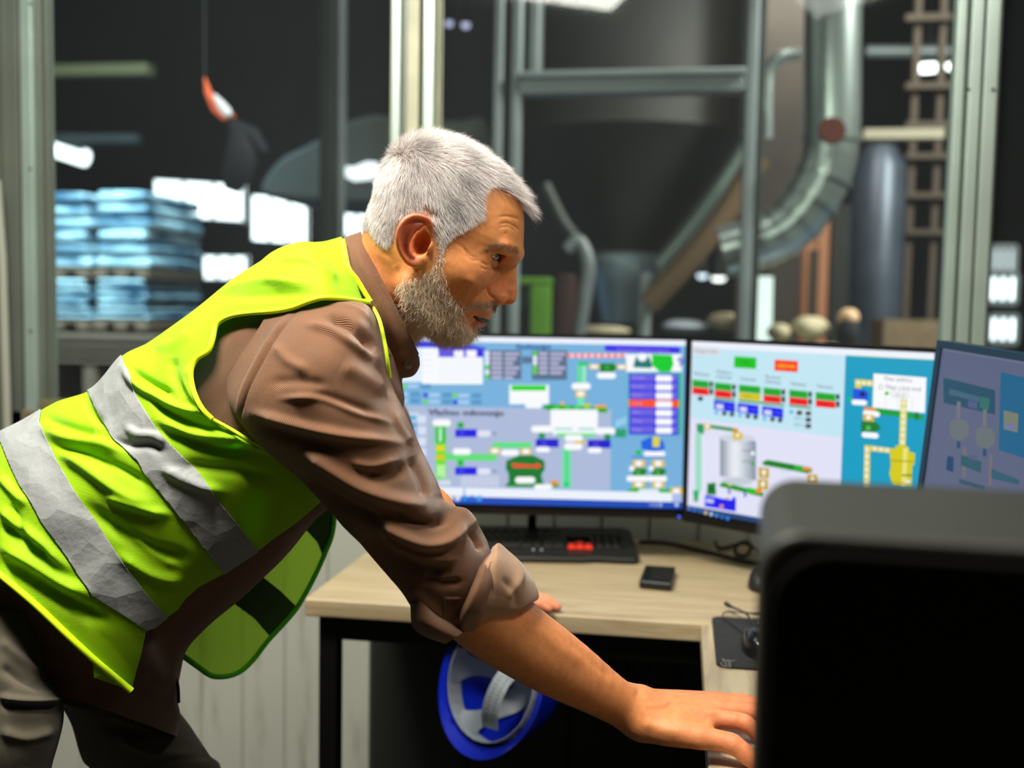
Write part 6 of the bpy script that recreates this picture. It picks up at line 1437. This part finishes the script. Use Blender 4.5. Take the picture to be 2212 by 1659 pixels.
# ---- shirt: trunk
TORSO = [(752, 512, 862, 800, 1.395, .095), (715, 530, 868, 830, 1.395, .126), (660, 548, 868, 880, 1.395, .170), (585, 580, 820, 965, 1.40, .189), (500, 640, 735, 1070, 1.41, .184),
         (405, 718, 672, 1130, 1.42, .170), (310, 800, 600, 1215, 1.43, .158), (215, 880, 528, 1282, 1.44, .16), (110, 935, 452, 1345, 1.445, .165), (10, 1000, 396, 1405, 1.45, .172), (-90, 1085, 384, 1468, 1.45, .175), (-130, 1190, 382, 1510, 1.46, .165), (-150, 1300, 388, 1545, 1.465, .15), (-150, 1400, 380, 1590, 1.47, .14)]
SV, SF = loft(TORSO, 240, 300, .92); SF, SN = orient(SV, SF); SV = wrinkle(SV, SN, .004, .21)
SHIRT = empty('shirt', tuple(PERS.location)); 
SHIRT.parent = PERS; SHIRT.location = (0, 0, 0)
bpy.data.objects.remove(SHIRT)
SHIRT = cobj('shirt', SV, SF, shirt_m, na=300)
# ---- right sleeve with its folds
SLV = [(600, 640, 480, 830, 1.30, .07), (680, 648, 497, 880, 1.265, .085), (745, 650, 518, 915, 1.25, .092), (800, 668, 560, 960, 1.235, .092), (830, 755, 606, 1000, 1.228, .088), (848, 835, 650, 1040, 1.222, .082), (880, 900, 705, 1098, 1.22, .076),
       (908, 962, 755, 1152, 1.22, .072), (940, 1032, 805, 1206, 1.222, .069), (966, 1084, 850, 1256, 1.225, .066), (1012, 1104, 884, 1308, 1.228, .065), (1050, 1160, 915, 1345, 1.232, .064), (1066, 1200, 962, 1370, 1.24, .062), (1088, 1230, 1000, 1372, 1.246, .058)]
V_, F_ = loft(SLV, 420, 420, 1.0); F_, N_ = orient(V_, F_)
V_ = wrinkle(V_, N_, .0022, .37, 30)
slv_st = [(z4([(300, 560), (480, 612), (700, 664), (980, 700)]), 11, .007), (z4([(320, 620), (500, 680), (700, 730)]), 14, -.006), (z4([(420, 500), (600, 500), (780, 566), (930, 612)]), 8, .004), (z4([(560, 480), (700, 520), (860, 575)]), 12, -.004),
  (z4([(520, 720), (640, 800), (800, 900), (960, 960), (1080, 985)]), 15, .010), (z4([(500, 830), (620, 930), (780, 1010), (920, 1060)]), 14, -.009), (z4([(800, 840), (900, 850), (1000, 800)]), 13, -.006), (z4([(740, 780), (840, 800), (960, 770)]), 9, .004),
  (z4([(860, 1030), (960, 1100), (1080, 1150), (1180, 1140), (1260, 1070)]), 13, .011), (z4([(900, 1000), (1010, 1050), (1110, 1060), (1190, 1020)]), 12, -.011), (z4([(1140, 980), (1220, 975), (1280, 1020), (1310, 1080)]), 11, .007), (z4([(1270, 1080), (1310, 1130), (1330, 1180)]), 8, -.009),
  (z4([(760, 1080), (900, 1200), (1050, 1260), (1200, 1280)]), 16, -.009), (z4([(820, 1060), (960, 1170), (1120, 1220), (1230, 1210)]), 9, .004), (z4([(640, 1010), (760, 1130), (880, 1250), (980, 1370)]), 12, .006), (z4([(1080, 740), (1130, 850), (1160, 960)]), 9, .006), (z4([(1010, 760), (1060, 860), (1080, 940)]), 10, -.006),
  (z4([(620, 130), (700, 150), (790, 210), (850, 290)]), 10, -.012), (z4([(540, 170), (640, 190), (740, 250), (840, 330)]), 9, .005), (z4([(500, 110), (600, 75), (720, 80), (800, 120), (840, 180)]), 5, .003), (z4([(860, 330), (905, 420), (925, 520)]), 8, -.005), (z4([(400, 260), (460, 330), (560, 380)]), 12, .004),
  (z4([(500, 112), (420, 205), (345, 330), (275, 470), (247, 590)]), 2.6, -.0035), (z4([(478, 108), (398, 205), (322, 330), (254, 470), (228, 590)]), 4.5, .0026), (z4([(1000, 1340), (1090, 1420), (1180, 1500)]), 10, .005), (z4([(1060, 1300), (1150, 1330), (1240, 1320)]), 9, -.005),
  (z4([(1160, 1395), (1235, 1395)]), 1.8, .0018), (z4([(1160, 1395), (1165, 1480)]), 1.8, .0018), (z4([(930, 560), (970, 640), (1010, 700)]), 8, .004), (z4([(700, 350), (800, 400), (900, 470)]), 18, .004), (z4([(380, 430), (500, 420), (640, 440)]), 12, -.003)]
V_ = strokes(V_, N_, slv_st); N_ = vnormals(V_, F_)
cobj('sleeve', V_, F_, shirt_m, SHIRT, na=420)
SLVOBJ = (V_, F_)
# hanging lower hem of the rolled sleeve
V_, F_ = loft([(930, 1285, 886, 1306, 1.215, .035), (955, 1320, 893, 1352, 1.217, .044), (985, 1345, 925, 1378, 1.222, .050), (1008, 1362, 962, 1392, 1.228, .052)], 60, 120); F_, N_ = orient(V_, F_)
cobj('sleeve_hem', wrinkle(V_, N_, .0015, .5, 40), F_, shirt_m, SHIRT, .002, na=120)
# cuff band, rolled up: two overlapping turns
V_, F_ = loft([(1062, 1180, 990, 1352, 1.236, .066), (1078, 1172, 1003, 1368, 1.238, .071), (1098, 1188, 1018, 1372, 1.243, .073), (1128, 1220, 1040, 1366, 1.250, .070), (1150, 1255, 1062, 1356, 1.256, .066), (1162, 1288, 1078, 1346, 1.262, .061), (1152, 1296, 1084, 1344, 1.262, .054)], 120, 240); F_, N_ = orient(V_, F_)
V_ = wrinkle(V_, N_, .0025, .61, 34)
V_ = strokes(V_, N_, [(z4([(1380, 1160), (1370, 1260), (1380, 1400)]), 7, -.004), (z4([(1480, 1200), (1500, 1300), (1450, 1400)]), 9, .004), (z4([(1420, 1300), (1480, 1380), (1480, 1440)]), 8, -.003)])
cobj('cuff', V_, F_, cuff_m, SHIRT, .003, na=240)
V_, F_ = loft([(1040, 1205, 984, 1350, 1.230, .066), (1052, 1196, 990, 1366, 1.232, .074), (1062, 1194, 1003, 1372, 1.234, .0765), (1076, 1206, 1018, 1374, 1.238, .076), (1084, 1216, 1028, 1370, 1.242, .073)], 70, 240); F_, N_ = orient(V_, F_)
cobj('cuff_turn', wrinkle(V_, N_, .0022, .63, 34), F_, shirt_m, SHIRT, .003, na=240)
# left sleeve, mostly behind the right one
V_, F_ = loft([(760, 690, 700, 830, 1.52, .07), (820, 780, 730, 880, 1.56, .075), (872, 868, 775, 975, 1.60, .07), (906, 955, 790, 1060, 1.66, .064), (925, 1040, 815, 1140, 1.73, .06), (965, 1110, 860, 1200, 1.79, .056), (1005, 1160, 915, 1240, 1.83, .052)], 120, 160); F_, N_ = orient(V_, F_)
V_ = wrinkle(V_, N_, .006, .72, 22); cobj('sleeve', V_, F_, shirt_m, SHIRT, na=160)
# collar: folded leaf and the stand below it
V_, F_ = loft([(779, 500, 905, 764, 1.372, .064), (770, 504, 899, 772, 1.372, .074), (758, 508, 886, 780, 1.374, .083), (744, 514, 862, 786, 1.378, .088), (736, 520, 842, 788, 1.380, .090)], 90, 320, .96); F_, N_ = orient(V_, F_)
V_ = strokes(V_, N_, [([(765, 540), (800, 610), (835, 680), (860, 760)], 10, .003), ([(790, 520), (822, 585), (852, 650), (882, 722)], 2.2, -.0008)])
cobj('collar', V_, F_, shirt_m, SHIRT, .003, na=320)
V_, F_ = loft([(790, 520, 906, 772, 1.374, .058), (775, 530, 906, 792, 1.376, .066), (765, 540, 892, 812, 1.378, .072), (760, 550, 862, 818, 1.38, .074)], 50, 200); F_, N_ = orient(V_, F_)
cobj('collar_stand', V_, F_, shirt_m, SHIRT, .002, na=200); bst = BVHTree.FromPolygons([tuple(v) for v in V_], [tuple(int(i) for i in f) for f in F_])
btn = mat('brown_shirt_button', rgb(86, 76, 62), .25)
for (x, y, d, r_) in ((881, 788, 1.338, .0055), (838, 770, 1.292, .0045), (852, 829, 1.37, .0055)):
    h = bst.ray_cast(CAM, ray(x, y).normalized())
    c = h[0]-ray(x, y).normalized()*.002 if h[0] is not None and y > 780 else P(x, y, d); b = MB(); b.lathe([(0, .0012), (r_*.55, .001), (r_*.7, .002), (r_, .0016), (r_, 0), (0, 0)], 20, Matrix.Translation(c) @ (-ray(x, y)+RIGHT*.3).to_track_quat('Z', 'Y').to_matrix().to_4x4()); b.build('button', btn, SHIRT, smooth=True)
# ---- vest
VEST = [(738, 512, 846, 830, 1.392, .118), (700, 520, 862, 850, 1.395, .152), (650, 523, 862, 890, 1.395, .188), (590, 545, 815, 972, 1.40, .200), (530, 588, 760, 1050, 1.405, .196), (460, 641, 705, 1105, 1.415, .189), (385, 692, 660, 1150, 1.42, .186),
        (320, 742, 606, 1205, 1.43, .186), (262, 772, 560, 1245, 1.435, .186), (200, 842, 500, 1290, 1.44, .188), (120, 875, 440, 1340, 1.445, .192), (50, 912, 400, 1400, 1.45, .196), (-10, 944, 372, 1440, 1.45, .200), (-80, 1000, 345, 1500, 1.45, .202), (-150, 1090, 310, 1560, 1.45, .202), (-200, 1200, 260, 1620, 1.45, .198)]
W_V, W_F = loft(VEST, 420, 520, .93); W_F, W_N = orient(W_V, W_F)
W_V = wrinkle(W_V, W_N, .0045, .83, 17)
vst = [(z2([(720, 850), (820, 960), (1000, 1060), (1200, 1110)]), 9, .009), (z2([(760, 860), (860, 920), (1000, 1000)]), 8, -.008), (z2([(900, 1130), (1100, 1220), (1400, 1250), (1600, 1330)]), 12, .009), (z2([(950, 1200), (1200, 1300), (1450, 1330)]), 12, -.007),
  (z2([(1270, 1120), (1400, 1230), (1550, 1320)]), 6, .005), (z2([(1100, 820), (1080, 930), (1160, 1060), (1260, 1180)]), 9, .006), (z2([(1000, 780), (1010, 900), (1080, 1020)]), 11, -.005), (z2([(250, 1200), (400, 1260), (560, 1280), (700, 1320)]), 12, .008), (z2([(240, 1120), (400, 1180), (560, 1230)]), 9, -.006),
  (z2([(480, 980), (520, 1080), (600, 1180)]), 10, -.006), (z2([(350, 1330), (500, 1420), (700, 1560), (900, 1640)]), 14, .009), (z2([(300, 1290), (480, 1330), (700, 1430), (860, 1530)]), 12, -.007), (z2([(660, 1270), (760, 1290), (870, 1290), (960, 1340)]), 12, -.0055), (z2([(730, 1180), (800, 1230), (900, 1240), (960, 1280)]), 9, .0045),
  (z2([(1040, 440), (1250, 390), (1500, 340), (1750, 350)]), 9, .005), (z2([(1560, 210), (1760, 220), (1880, 280), (1960, 340)]), 8, .005), (z2([(1200, 420), (1500, 420), (1800, 400)]), 12, -.004), (z2([(1580, 190), (1700, 180), (1850, 150)]), 8, -.004), (z2([(900, 720), (1000, 700), (1100, 620)]), 12, .004),
  (z2([(0, 1470), (60, 1540), (160, 1640)]), 10, .007), (z3([(0, 130), (100, 220), (240, 330), (420, 500)]), 11, .008), (z3([(0, 220), (120, 310), (300, 430)]), 13, -.007), (z3([(60, 100), (110, 200), (170, 330)]), 8, -.006), (z3([(0, 350), (180, 450), (360, 560), (530, 640)]), 13, .009), (z3([(0, 430), (200, 560), (420, 700), (640, 800)]), 16, -.010),
  (z3([(480, 100), (700, 260), (900, 380), (1100, 430)]), 16, -.008), (z3([(620, 60), (800, 120), (1000, 170)]), 10, .007), (z3([(700, 400), (900, 520), (1080, 560)]), 12, .006), (z3([(760, 300), (900, 400), (1050, 470)]), 9, .004), (z2([(1050, 1400), (1200, 1420), (1400, 1440), (1600, 1500)]), 14, -.006), (z2([(940, 1420), (1100, 1500), (1300, 1560)]), 11, .006),
  (z2([(860, 1000), (960, 1090), (1100, 1160), (1230, 1200)]), 9, -.006), (z2([(1500, 1260), (1620, 1350)]), 7, .004)]
W_V = strokes(W_V, W_N, vst); W_N = vnormals(W_V, W_F)
# crisp creases in the reflective tape areas come from the folded cloth
armh = [(800, 655), (775, 650), (740, 645), (700, 643), (670, 650), (630, 665), (590, 672), (550, 675), (510, 680), (482, 690), (466, 705), (460, 732), (450, 758), (425, 775), (413, 800), (415, 832), (425, 862), (440, 887), (458, 905), (500, 928), (545, 955), (590, 975), (640, 1000), (700, 1040), (860, 1040), (900, 860), (868, 700)]
outer = [(742, 480), (742, 517), (747, 550), (754, 580), (772, 605), (801, 650), (820, 690), (832, 740), (840, 790), (846, 860), (850, 1000), (760, 1040), (691, 1086), (640, 1130), (590, 1165), (556, 1192), (520, 1215), (483, 1240), (430, 1268), (400, 1295), (384, 1318), (361, 1334), (334, 1356), (316, 1362), (306, 1410), (295, 1450), (284, 1492), (240, 1456), (200, 1422), (150, 1376), (75, 1305), (0, 1242), (-80, 1180), (-260, 1060), (-300, 700), (200, 480)]
wpx, wpy, wd_ = project(W_V)
armh_s = [tuple(p) for p in spl(armh, 3, closed=True)]
s_out = sdpoly(wpx, wpy, outer); s_arm = -sdpoly(wpx, wpy, armh_s)
sv = np.minimum(s_out, s_arm)
W_UV = weave(W_V, .0018, 520); CV, CF = clip(np.concatenate([W_V, W_UV], 1), W_F, sv)
VST = cobj('safety_vest', CV, CF, vest_m, PERS, .0012)
# reflective tapes: same cloth surface, 1 mm proud
NV = W_V+W_N*.0022
st1 = [(192, 849), (209, 884), (248, 953), (268, 970), (299, 996), (310, 1018), (374, 1097), (415, 1149), (477, 1230), (483, 1238), (500, 1300), (640, 1190), (557, 1190), (514, 1131), (482, 1093), (422, 1011), (351, 943), (299, 861), (266, 776), (255, 740), (150, 800)]
st2 = [(-20, 930), (2, 955), (22, 1003), (45, 1052), (75, 1097), (88, 1123), (128, 1178), (198, 1285), (279, 1336), (316, 1362), (380, 1400), (430, 1330), (361, 1333), (316, 1281), (272, 1222), (205, 1123), (187, 1097), (157, 1052), (123, 992), (86, 912), (90, 890), (80, 860), (-30, 900)]
for st in (st1, st2):
    s_ = np.minimum(sdpoly(wpx, wpy, st), sv-.5); a_, b_ = clip(NV, W_F, s_)
    cobj('reflective_strip', a_, b_, refl_m, VST, .0008)
# pale hem bands sewn along the front edge
# bindings: tubes lying on the cloth edge
bvh = BVHTree.FromPolygons([tuple(v) for v in W_V], [tuple(int(i) for i in f) for f in W_F])
def vest_depth(x, y):
    r = ray(x, y).normalized(); h = bvh.ray_cast(CAM, r)
    return project([h[0]])[2][0] if h[0] is not None else None
def on_line(pts, lift=.002, dflt=1.36):
    ds = [vest_depth(x, y) for x, y in pts]; ok = [i for i, d in enumerate(ds) if d is not None]
    dd = np.interp(range(len(pts)), ok, [ds[i] for i in ok]) if ok else np.full(len(pts), dflt)
    dd = np.array([np.median(dd[max(0, i-3):i+4]) for i in range(len(dd))]); dd = np.convolve(np.pad(dd, 2, 'edge'), np.ones(5)/5, 'valid')
    return [P(x, y, d-lift) for (x, y), d in zip(pts, dd)]
def on_vest(x, y, lift=.002): return on_line([(x, y)], lift)[0]
def binding(pl, r=.0028, name='edge_binding', n=5):
    return MB().tube(on_line(spl(pl, n)), r, 10).build(name, piping_m, VST, smooth=True)
binding([(740, 519), (746, 550), (753, 580), (771, 605), (786, 630), (800, 652)], .0034)
binding([(800, 652), (775, 650), (740, 645), (700, 643), (670, 650), (630, 665), (590, 672), (550, 675), (510, 680), (482, 690), (466, 705), (460, 732), (450, 758), (425, 775), (413, 800), (415, 832), (425, 862), (440, 887), (458, 905)], .0032)
binding([(458, 905), (500, 928), (545, 955), (590, 975)], .0022)
binding([(-60, 1194), (0, 1242), (75, 1305), (150, 1376), (200, 1422), (240, 1456), (284, 1492)], .0042)
# front strap edge running down in front of the shoulder
d0 = project([on_vest(798, 651)])[2][0]; q = [P(799, 651, d0), P(819, 690, min(d0, 1.215)), P(831, 740, 1.20), (P(838, 785, 1.20)), P(842, 815, 1.21)]
MB().tube([Vector(p) for p in spl(q, 5)], .0021, 10).build('edge_binding', piping_m, VST, smooth=True)
# corner fold of the hem
cf = [on_vest(200, 1422, .003), on_vest(203, 1464, .003), on_vest(284, 1492, .003), on_vest(240, 1452, .004)]
MB().prism([p for p in cf], FWD*.0015).build('folded_corner', vest_m, VST)
# ---- far front panel of the vest, hanging free
def flap(outline, d0, name, m_, thick=.0012, lift=0.0, amp=.006):
    pl = np.array(spl(outline, 6, closed=True)); x0, y0 = pl.min(0); x1, y1 = pl.max(0); h = 3.0
    gx, gy = np.meshgrid(np.arange(x0-6, x1+6, h), np.arange(y0-6, y1+6, h)); X_, Y_ = gx.ravel(), gy.ravel()
    dd = d0+.05*np.sin((X_-400)/110.)*.35+.10*((X_-560)/300)-lift
    V = np.array([tuple(P(x, y, d)) for x, y, d in zip(X_, Y_, dd)]); nx, ny = gx.shape[1], gx.shape[0]
    V += np.array(FWD)*(fnoise(V, 22, .44)*amp)[:, None]
    i = np.arange(nx*ny).reshape(ny, nx); Fc = np.stack([i[:-1, :-1], i[1:, :-1], i[1:, 1:], i[:-1, 1:]], -1).reshape(-1, 4)
    return V, Fc, sdpoly(X_, Y_, pl), X_, Y_
fl_o = [(700, 1075), (720, 1108), (722, 1124), (716, 1160), (702, 1195), (686, 1232), (664, 1275), (640, 1315), (612, 1348), (578, 1385), (548, 1424), (520, 1450), (490, 1461), (458, 1460), (430, 1442), (405, 1424), (386, 1410), (400, 1380), (450, 1325), (540, 1250), (620, 1170), (670, 1100)]
FV, FF, fs0, FX, FY = flap(fl_o, 1.52, 'x', vest_m)
a_, b_ = clip(FV, FF, fs0)
vest2_m = cloth_mat('neon_mesh_inside', rgb(196, 228, 90), .6, 0, 4600, 1.1, .1, .72, var=.05, wb=.2, trans_col=rgb(222, 240, 120))
nt_ = vest2_m.node_tree; tr_ = nt_.nodes.new('ShaderNodeBsdfTransparent'); tr_.inputs[0].default_value = (.75, 1, .35, 1); mq = nt_.nodes.new('ShaderNodeMixShader'); mq.inputs[0].default_value = .45
mo = nt_.nodes['Material Output']; fr_ = mo.inputs[0].links[0].from_socket; nt_.links.new(fr_, mq.inputs[1]); nt_.links.new(tr_.outputs[0], mq.inputs[2]); nt_.links.new(mq.outputs[0], mo.inputs[0])
FLP = cobj('front_panel', a_, b_, vest2_m, VST, .001)
dark_m = cloth_mat('tape_back_dark_green', rgb(36, 62, 16), .7, 0, sheen=.1, var=.05)
for bnd in ([(540, 1222), (500, 1300), (548, 1336), (584, 1378), (640, 1310), (606, 1276)], [(640, 1130), (664, 1148), (686, 1172), (697, 1200), (740, 1180), (740, 1080), (690, 1060)]):
    bb_ = [tuple(p) for p in spl(bnd, 1, closed=True)]
    s_ = np.minimum(fs0-.5, sdpoly(FX, FY, bnd)); c_, d_ = clip(FV-np.array(FWD)*.0018, FF, s_); cobj('reflective_strip', c_, d_, dark_m, VST, .0008)
q = []
for (x, y) in spl([(720, 1108), (722, 1124), (716, 1160), (702, 1195), (686, 1232), (664, 1275), (640, 1315), (612, 1348), (578, 1385), (548, 1424), (520, 1450), (490, 1461), (458, 1460), (430, 1442), (405, 1424), (386, 1410)], 4):
    i = np.argmin((FX-x)**2+(FY-y)**2); dd = project([FV[i]])[2][0]; q.append(P(x, y, dd-.002))
MB().tube(q, .0038, 8).build('edge_binding', cloth_mat('green_binding', rgb(70, 170, 10), .6, 0, sheen=.1, trans=.2), VST, smooth=True)
# ---- trousers
TR = []
def zfloor(px, d, z): return P(px, 0, d)
V1, F1 = loft([(-190, 1200, 260, 1480, 1.47, .13), (-200, 1250, 290, 1505, 1.47, .13), (-180, 1330, 320, 1540, 1.47, .125), (-160, 1430, 340, 1580, 1.47, .12)], 90, 220, 1); F1, N1 = orient(V1, F1)
TRO = cobj('trousers', wrinkle(V1, N1, .004, .91), F1, trouser_m, na=220)
# right leg (near the camera)
V1, F1 = loft([(-190, 1300, 84, 1330, 1.36, .075), (-170, 1380, 100, 1450, 1.355, .088), (-150, 1480, 136, 1512, 1.35, .090), (-140, 1580, 128, 1600, 1.345, .088), (-140, 1700, 106, 1690, 1.345, .082), (-150, 1900, 60, 1890, 1.36, .072), (-170, 2140, 10, 2140, 1.38, .062), (-220, 2500, -50, 2500, 1.42, .058), (-235, 2640, -75, 2640, 1.43, .06)], 200, 220); F1, N1 = orient(V1, F1)
V1 = wrinkle(V1, N1, .004, .93); V1 = strokes(V1, N1, [(z3([(0, 1240), (180, 1262), (370, 1262)]), 7, .008), (z3([(0, 1290), (180, 1310), (350, 1300)]), 9, -.007), (z3([(0, 900), (100, 1000), (240, 1130)]), 12, .006), (z3([(0, 1060), (120, 1140), (280, 1200)]), 12, -.006), (z3([(0, 1440), (160, 1480), (320, 1440)]), 12, .006)])
cobj('trouser_leg', V1, F1, trouser_m, TRO, na=220)
# left leg, further away and forward
V1, F1 = loft([(60, 1400, 378, 1490, 1.52, .08), (100, 1480, 386, 1525, 1.525, .088), (150, 1560, 418, 1575, 1.53, .088), (180, 1640, 452, 1630, 1.535, .086), (200, 1690, 476, 1680, 1.54, .082), (200, 1900, 430, 1900, 1.56, .074), (190, 2150, 360, 2150, 1.58, .062), (150, 2400, 300, 2400, 1.60, .058), (135, 2490, 290, 2490, 1.61, .06)], 200, 220); F1, N1 = orient(V1, F1)
V1 = wrinkle(V1, N1, .004, .95); V1 = strokes(V1, N1, [(z3([(800, 1240), (950, 1260), (1050, 1290)]), 8, .004), (z3([(700, 1480), (900, 1560), (1150, 1580)]), 12, .006), (z3([(1180, 1520), (1220, 1570), (1260, 1620)]), 6, .006), (z3([(600, 1400), (850, 1450), (1080, 1400)]), 12, -.006)])
cobj('trouser_leg', V1, F1, trouser_m, TRO, na=220)
bl = mat('black_belt', rgb(10, 10, 10), .5)
V1, F1 = loft([(-150, 1250, 300, 1500, 1.47, .135), (-152, 1262, 300, 1512, 1.47, .136), (-154, 1275, 300, 1524, 1.47, .135)], 20, 200); F1, N1 = orient(V1, F1); cobj('belt', V1, F1, bl, PERS, .003, na=200)
q = spl([P(378, 1400, 1.40), P(374, 1440, 1.40), P(384, 1480, 1.40), P(386, 1518, 1.40)], 6); MB().tube([Vector(p) for p in q], .0022, 8).build('drawstring', bl, PERS, smooth=True)
# shoes on the floor
shoe_m = mat('black_safety_shoe', rgb(22, 21, 20), .5)
for (px, py, d) in ((-155, 2640, 1.43), (212, 2490, 1.61)):
    c = P(px, py, d); c.z = 0; xx = Vector((RIGHT.x, RIGHT.y, 0)).normalized(); yy = Vector((-xx.y, xx.x, 0)); vs_, f = [], []
    prof = [(-.09, .035, .09), (-.07, .042, .11), (-.02, .042, .12), (.05, .045, .085), (.12, .05, .06), (.18, .045, .05), (.205, .02, .03)]
    for i, (x, hw_, hh) in enumerate(prof):
        for k in range(16):
            a = 2*PI*k/16; vs_.append(c+xx*x+yy*(hw_*math.cos(a))+Vector((0, 0, hh/2+hh/2*math.sin(a)+.001)))
        if i: f += [((i-1)*16+k, (i-1)*16+(k+1) % 16, i*16+(k+1) % 16, i*16+k) for k in range(16)]
    f += [tuple(range(16))[::-1], tuple(range(96, 112))]
    MB().add(vs_, f).build('shoe', shoe_m, PERS, smooth=True)
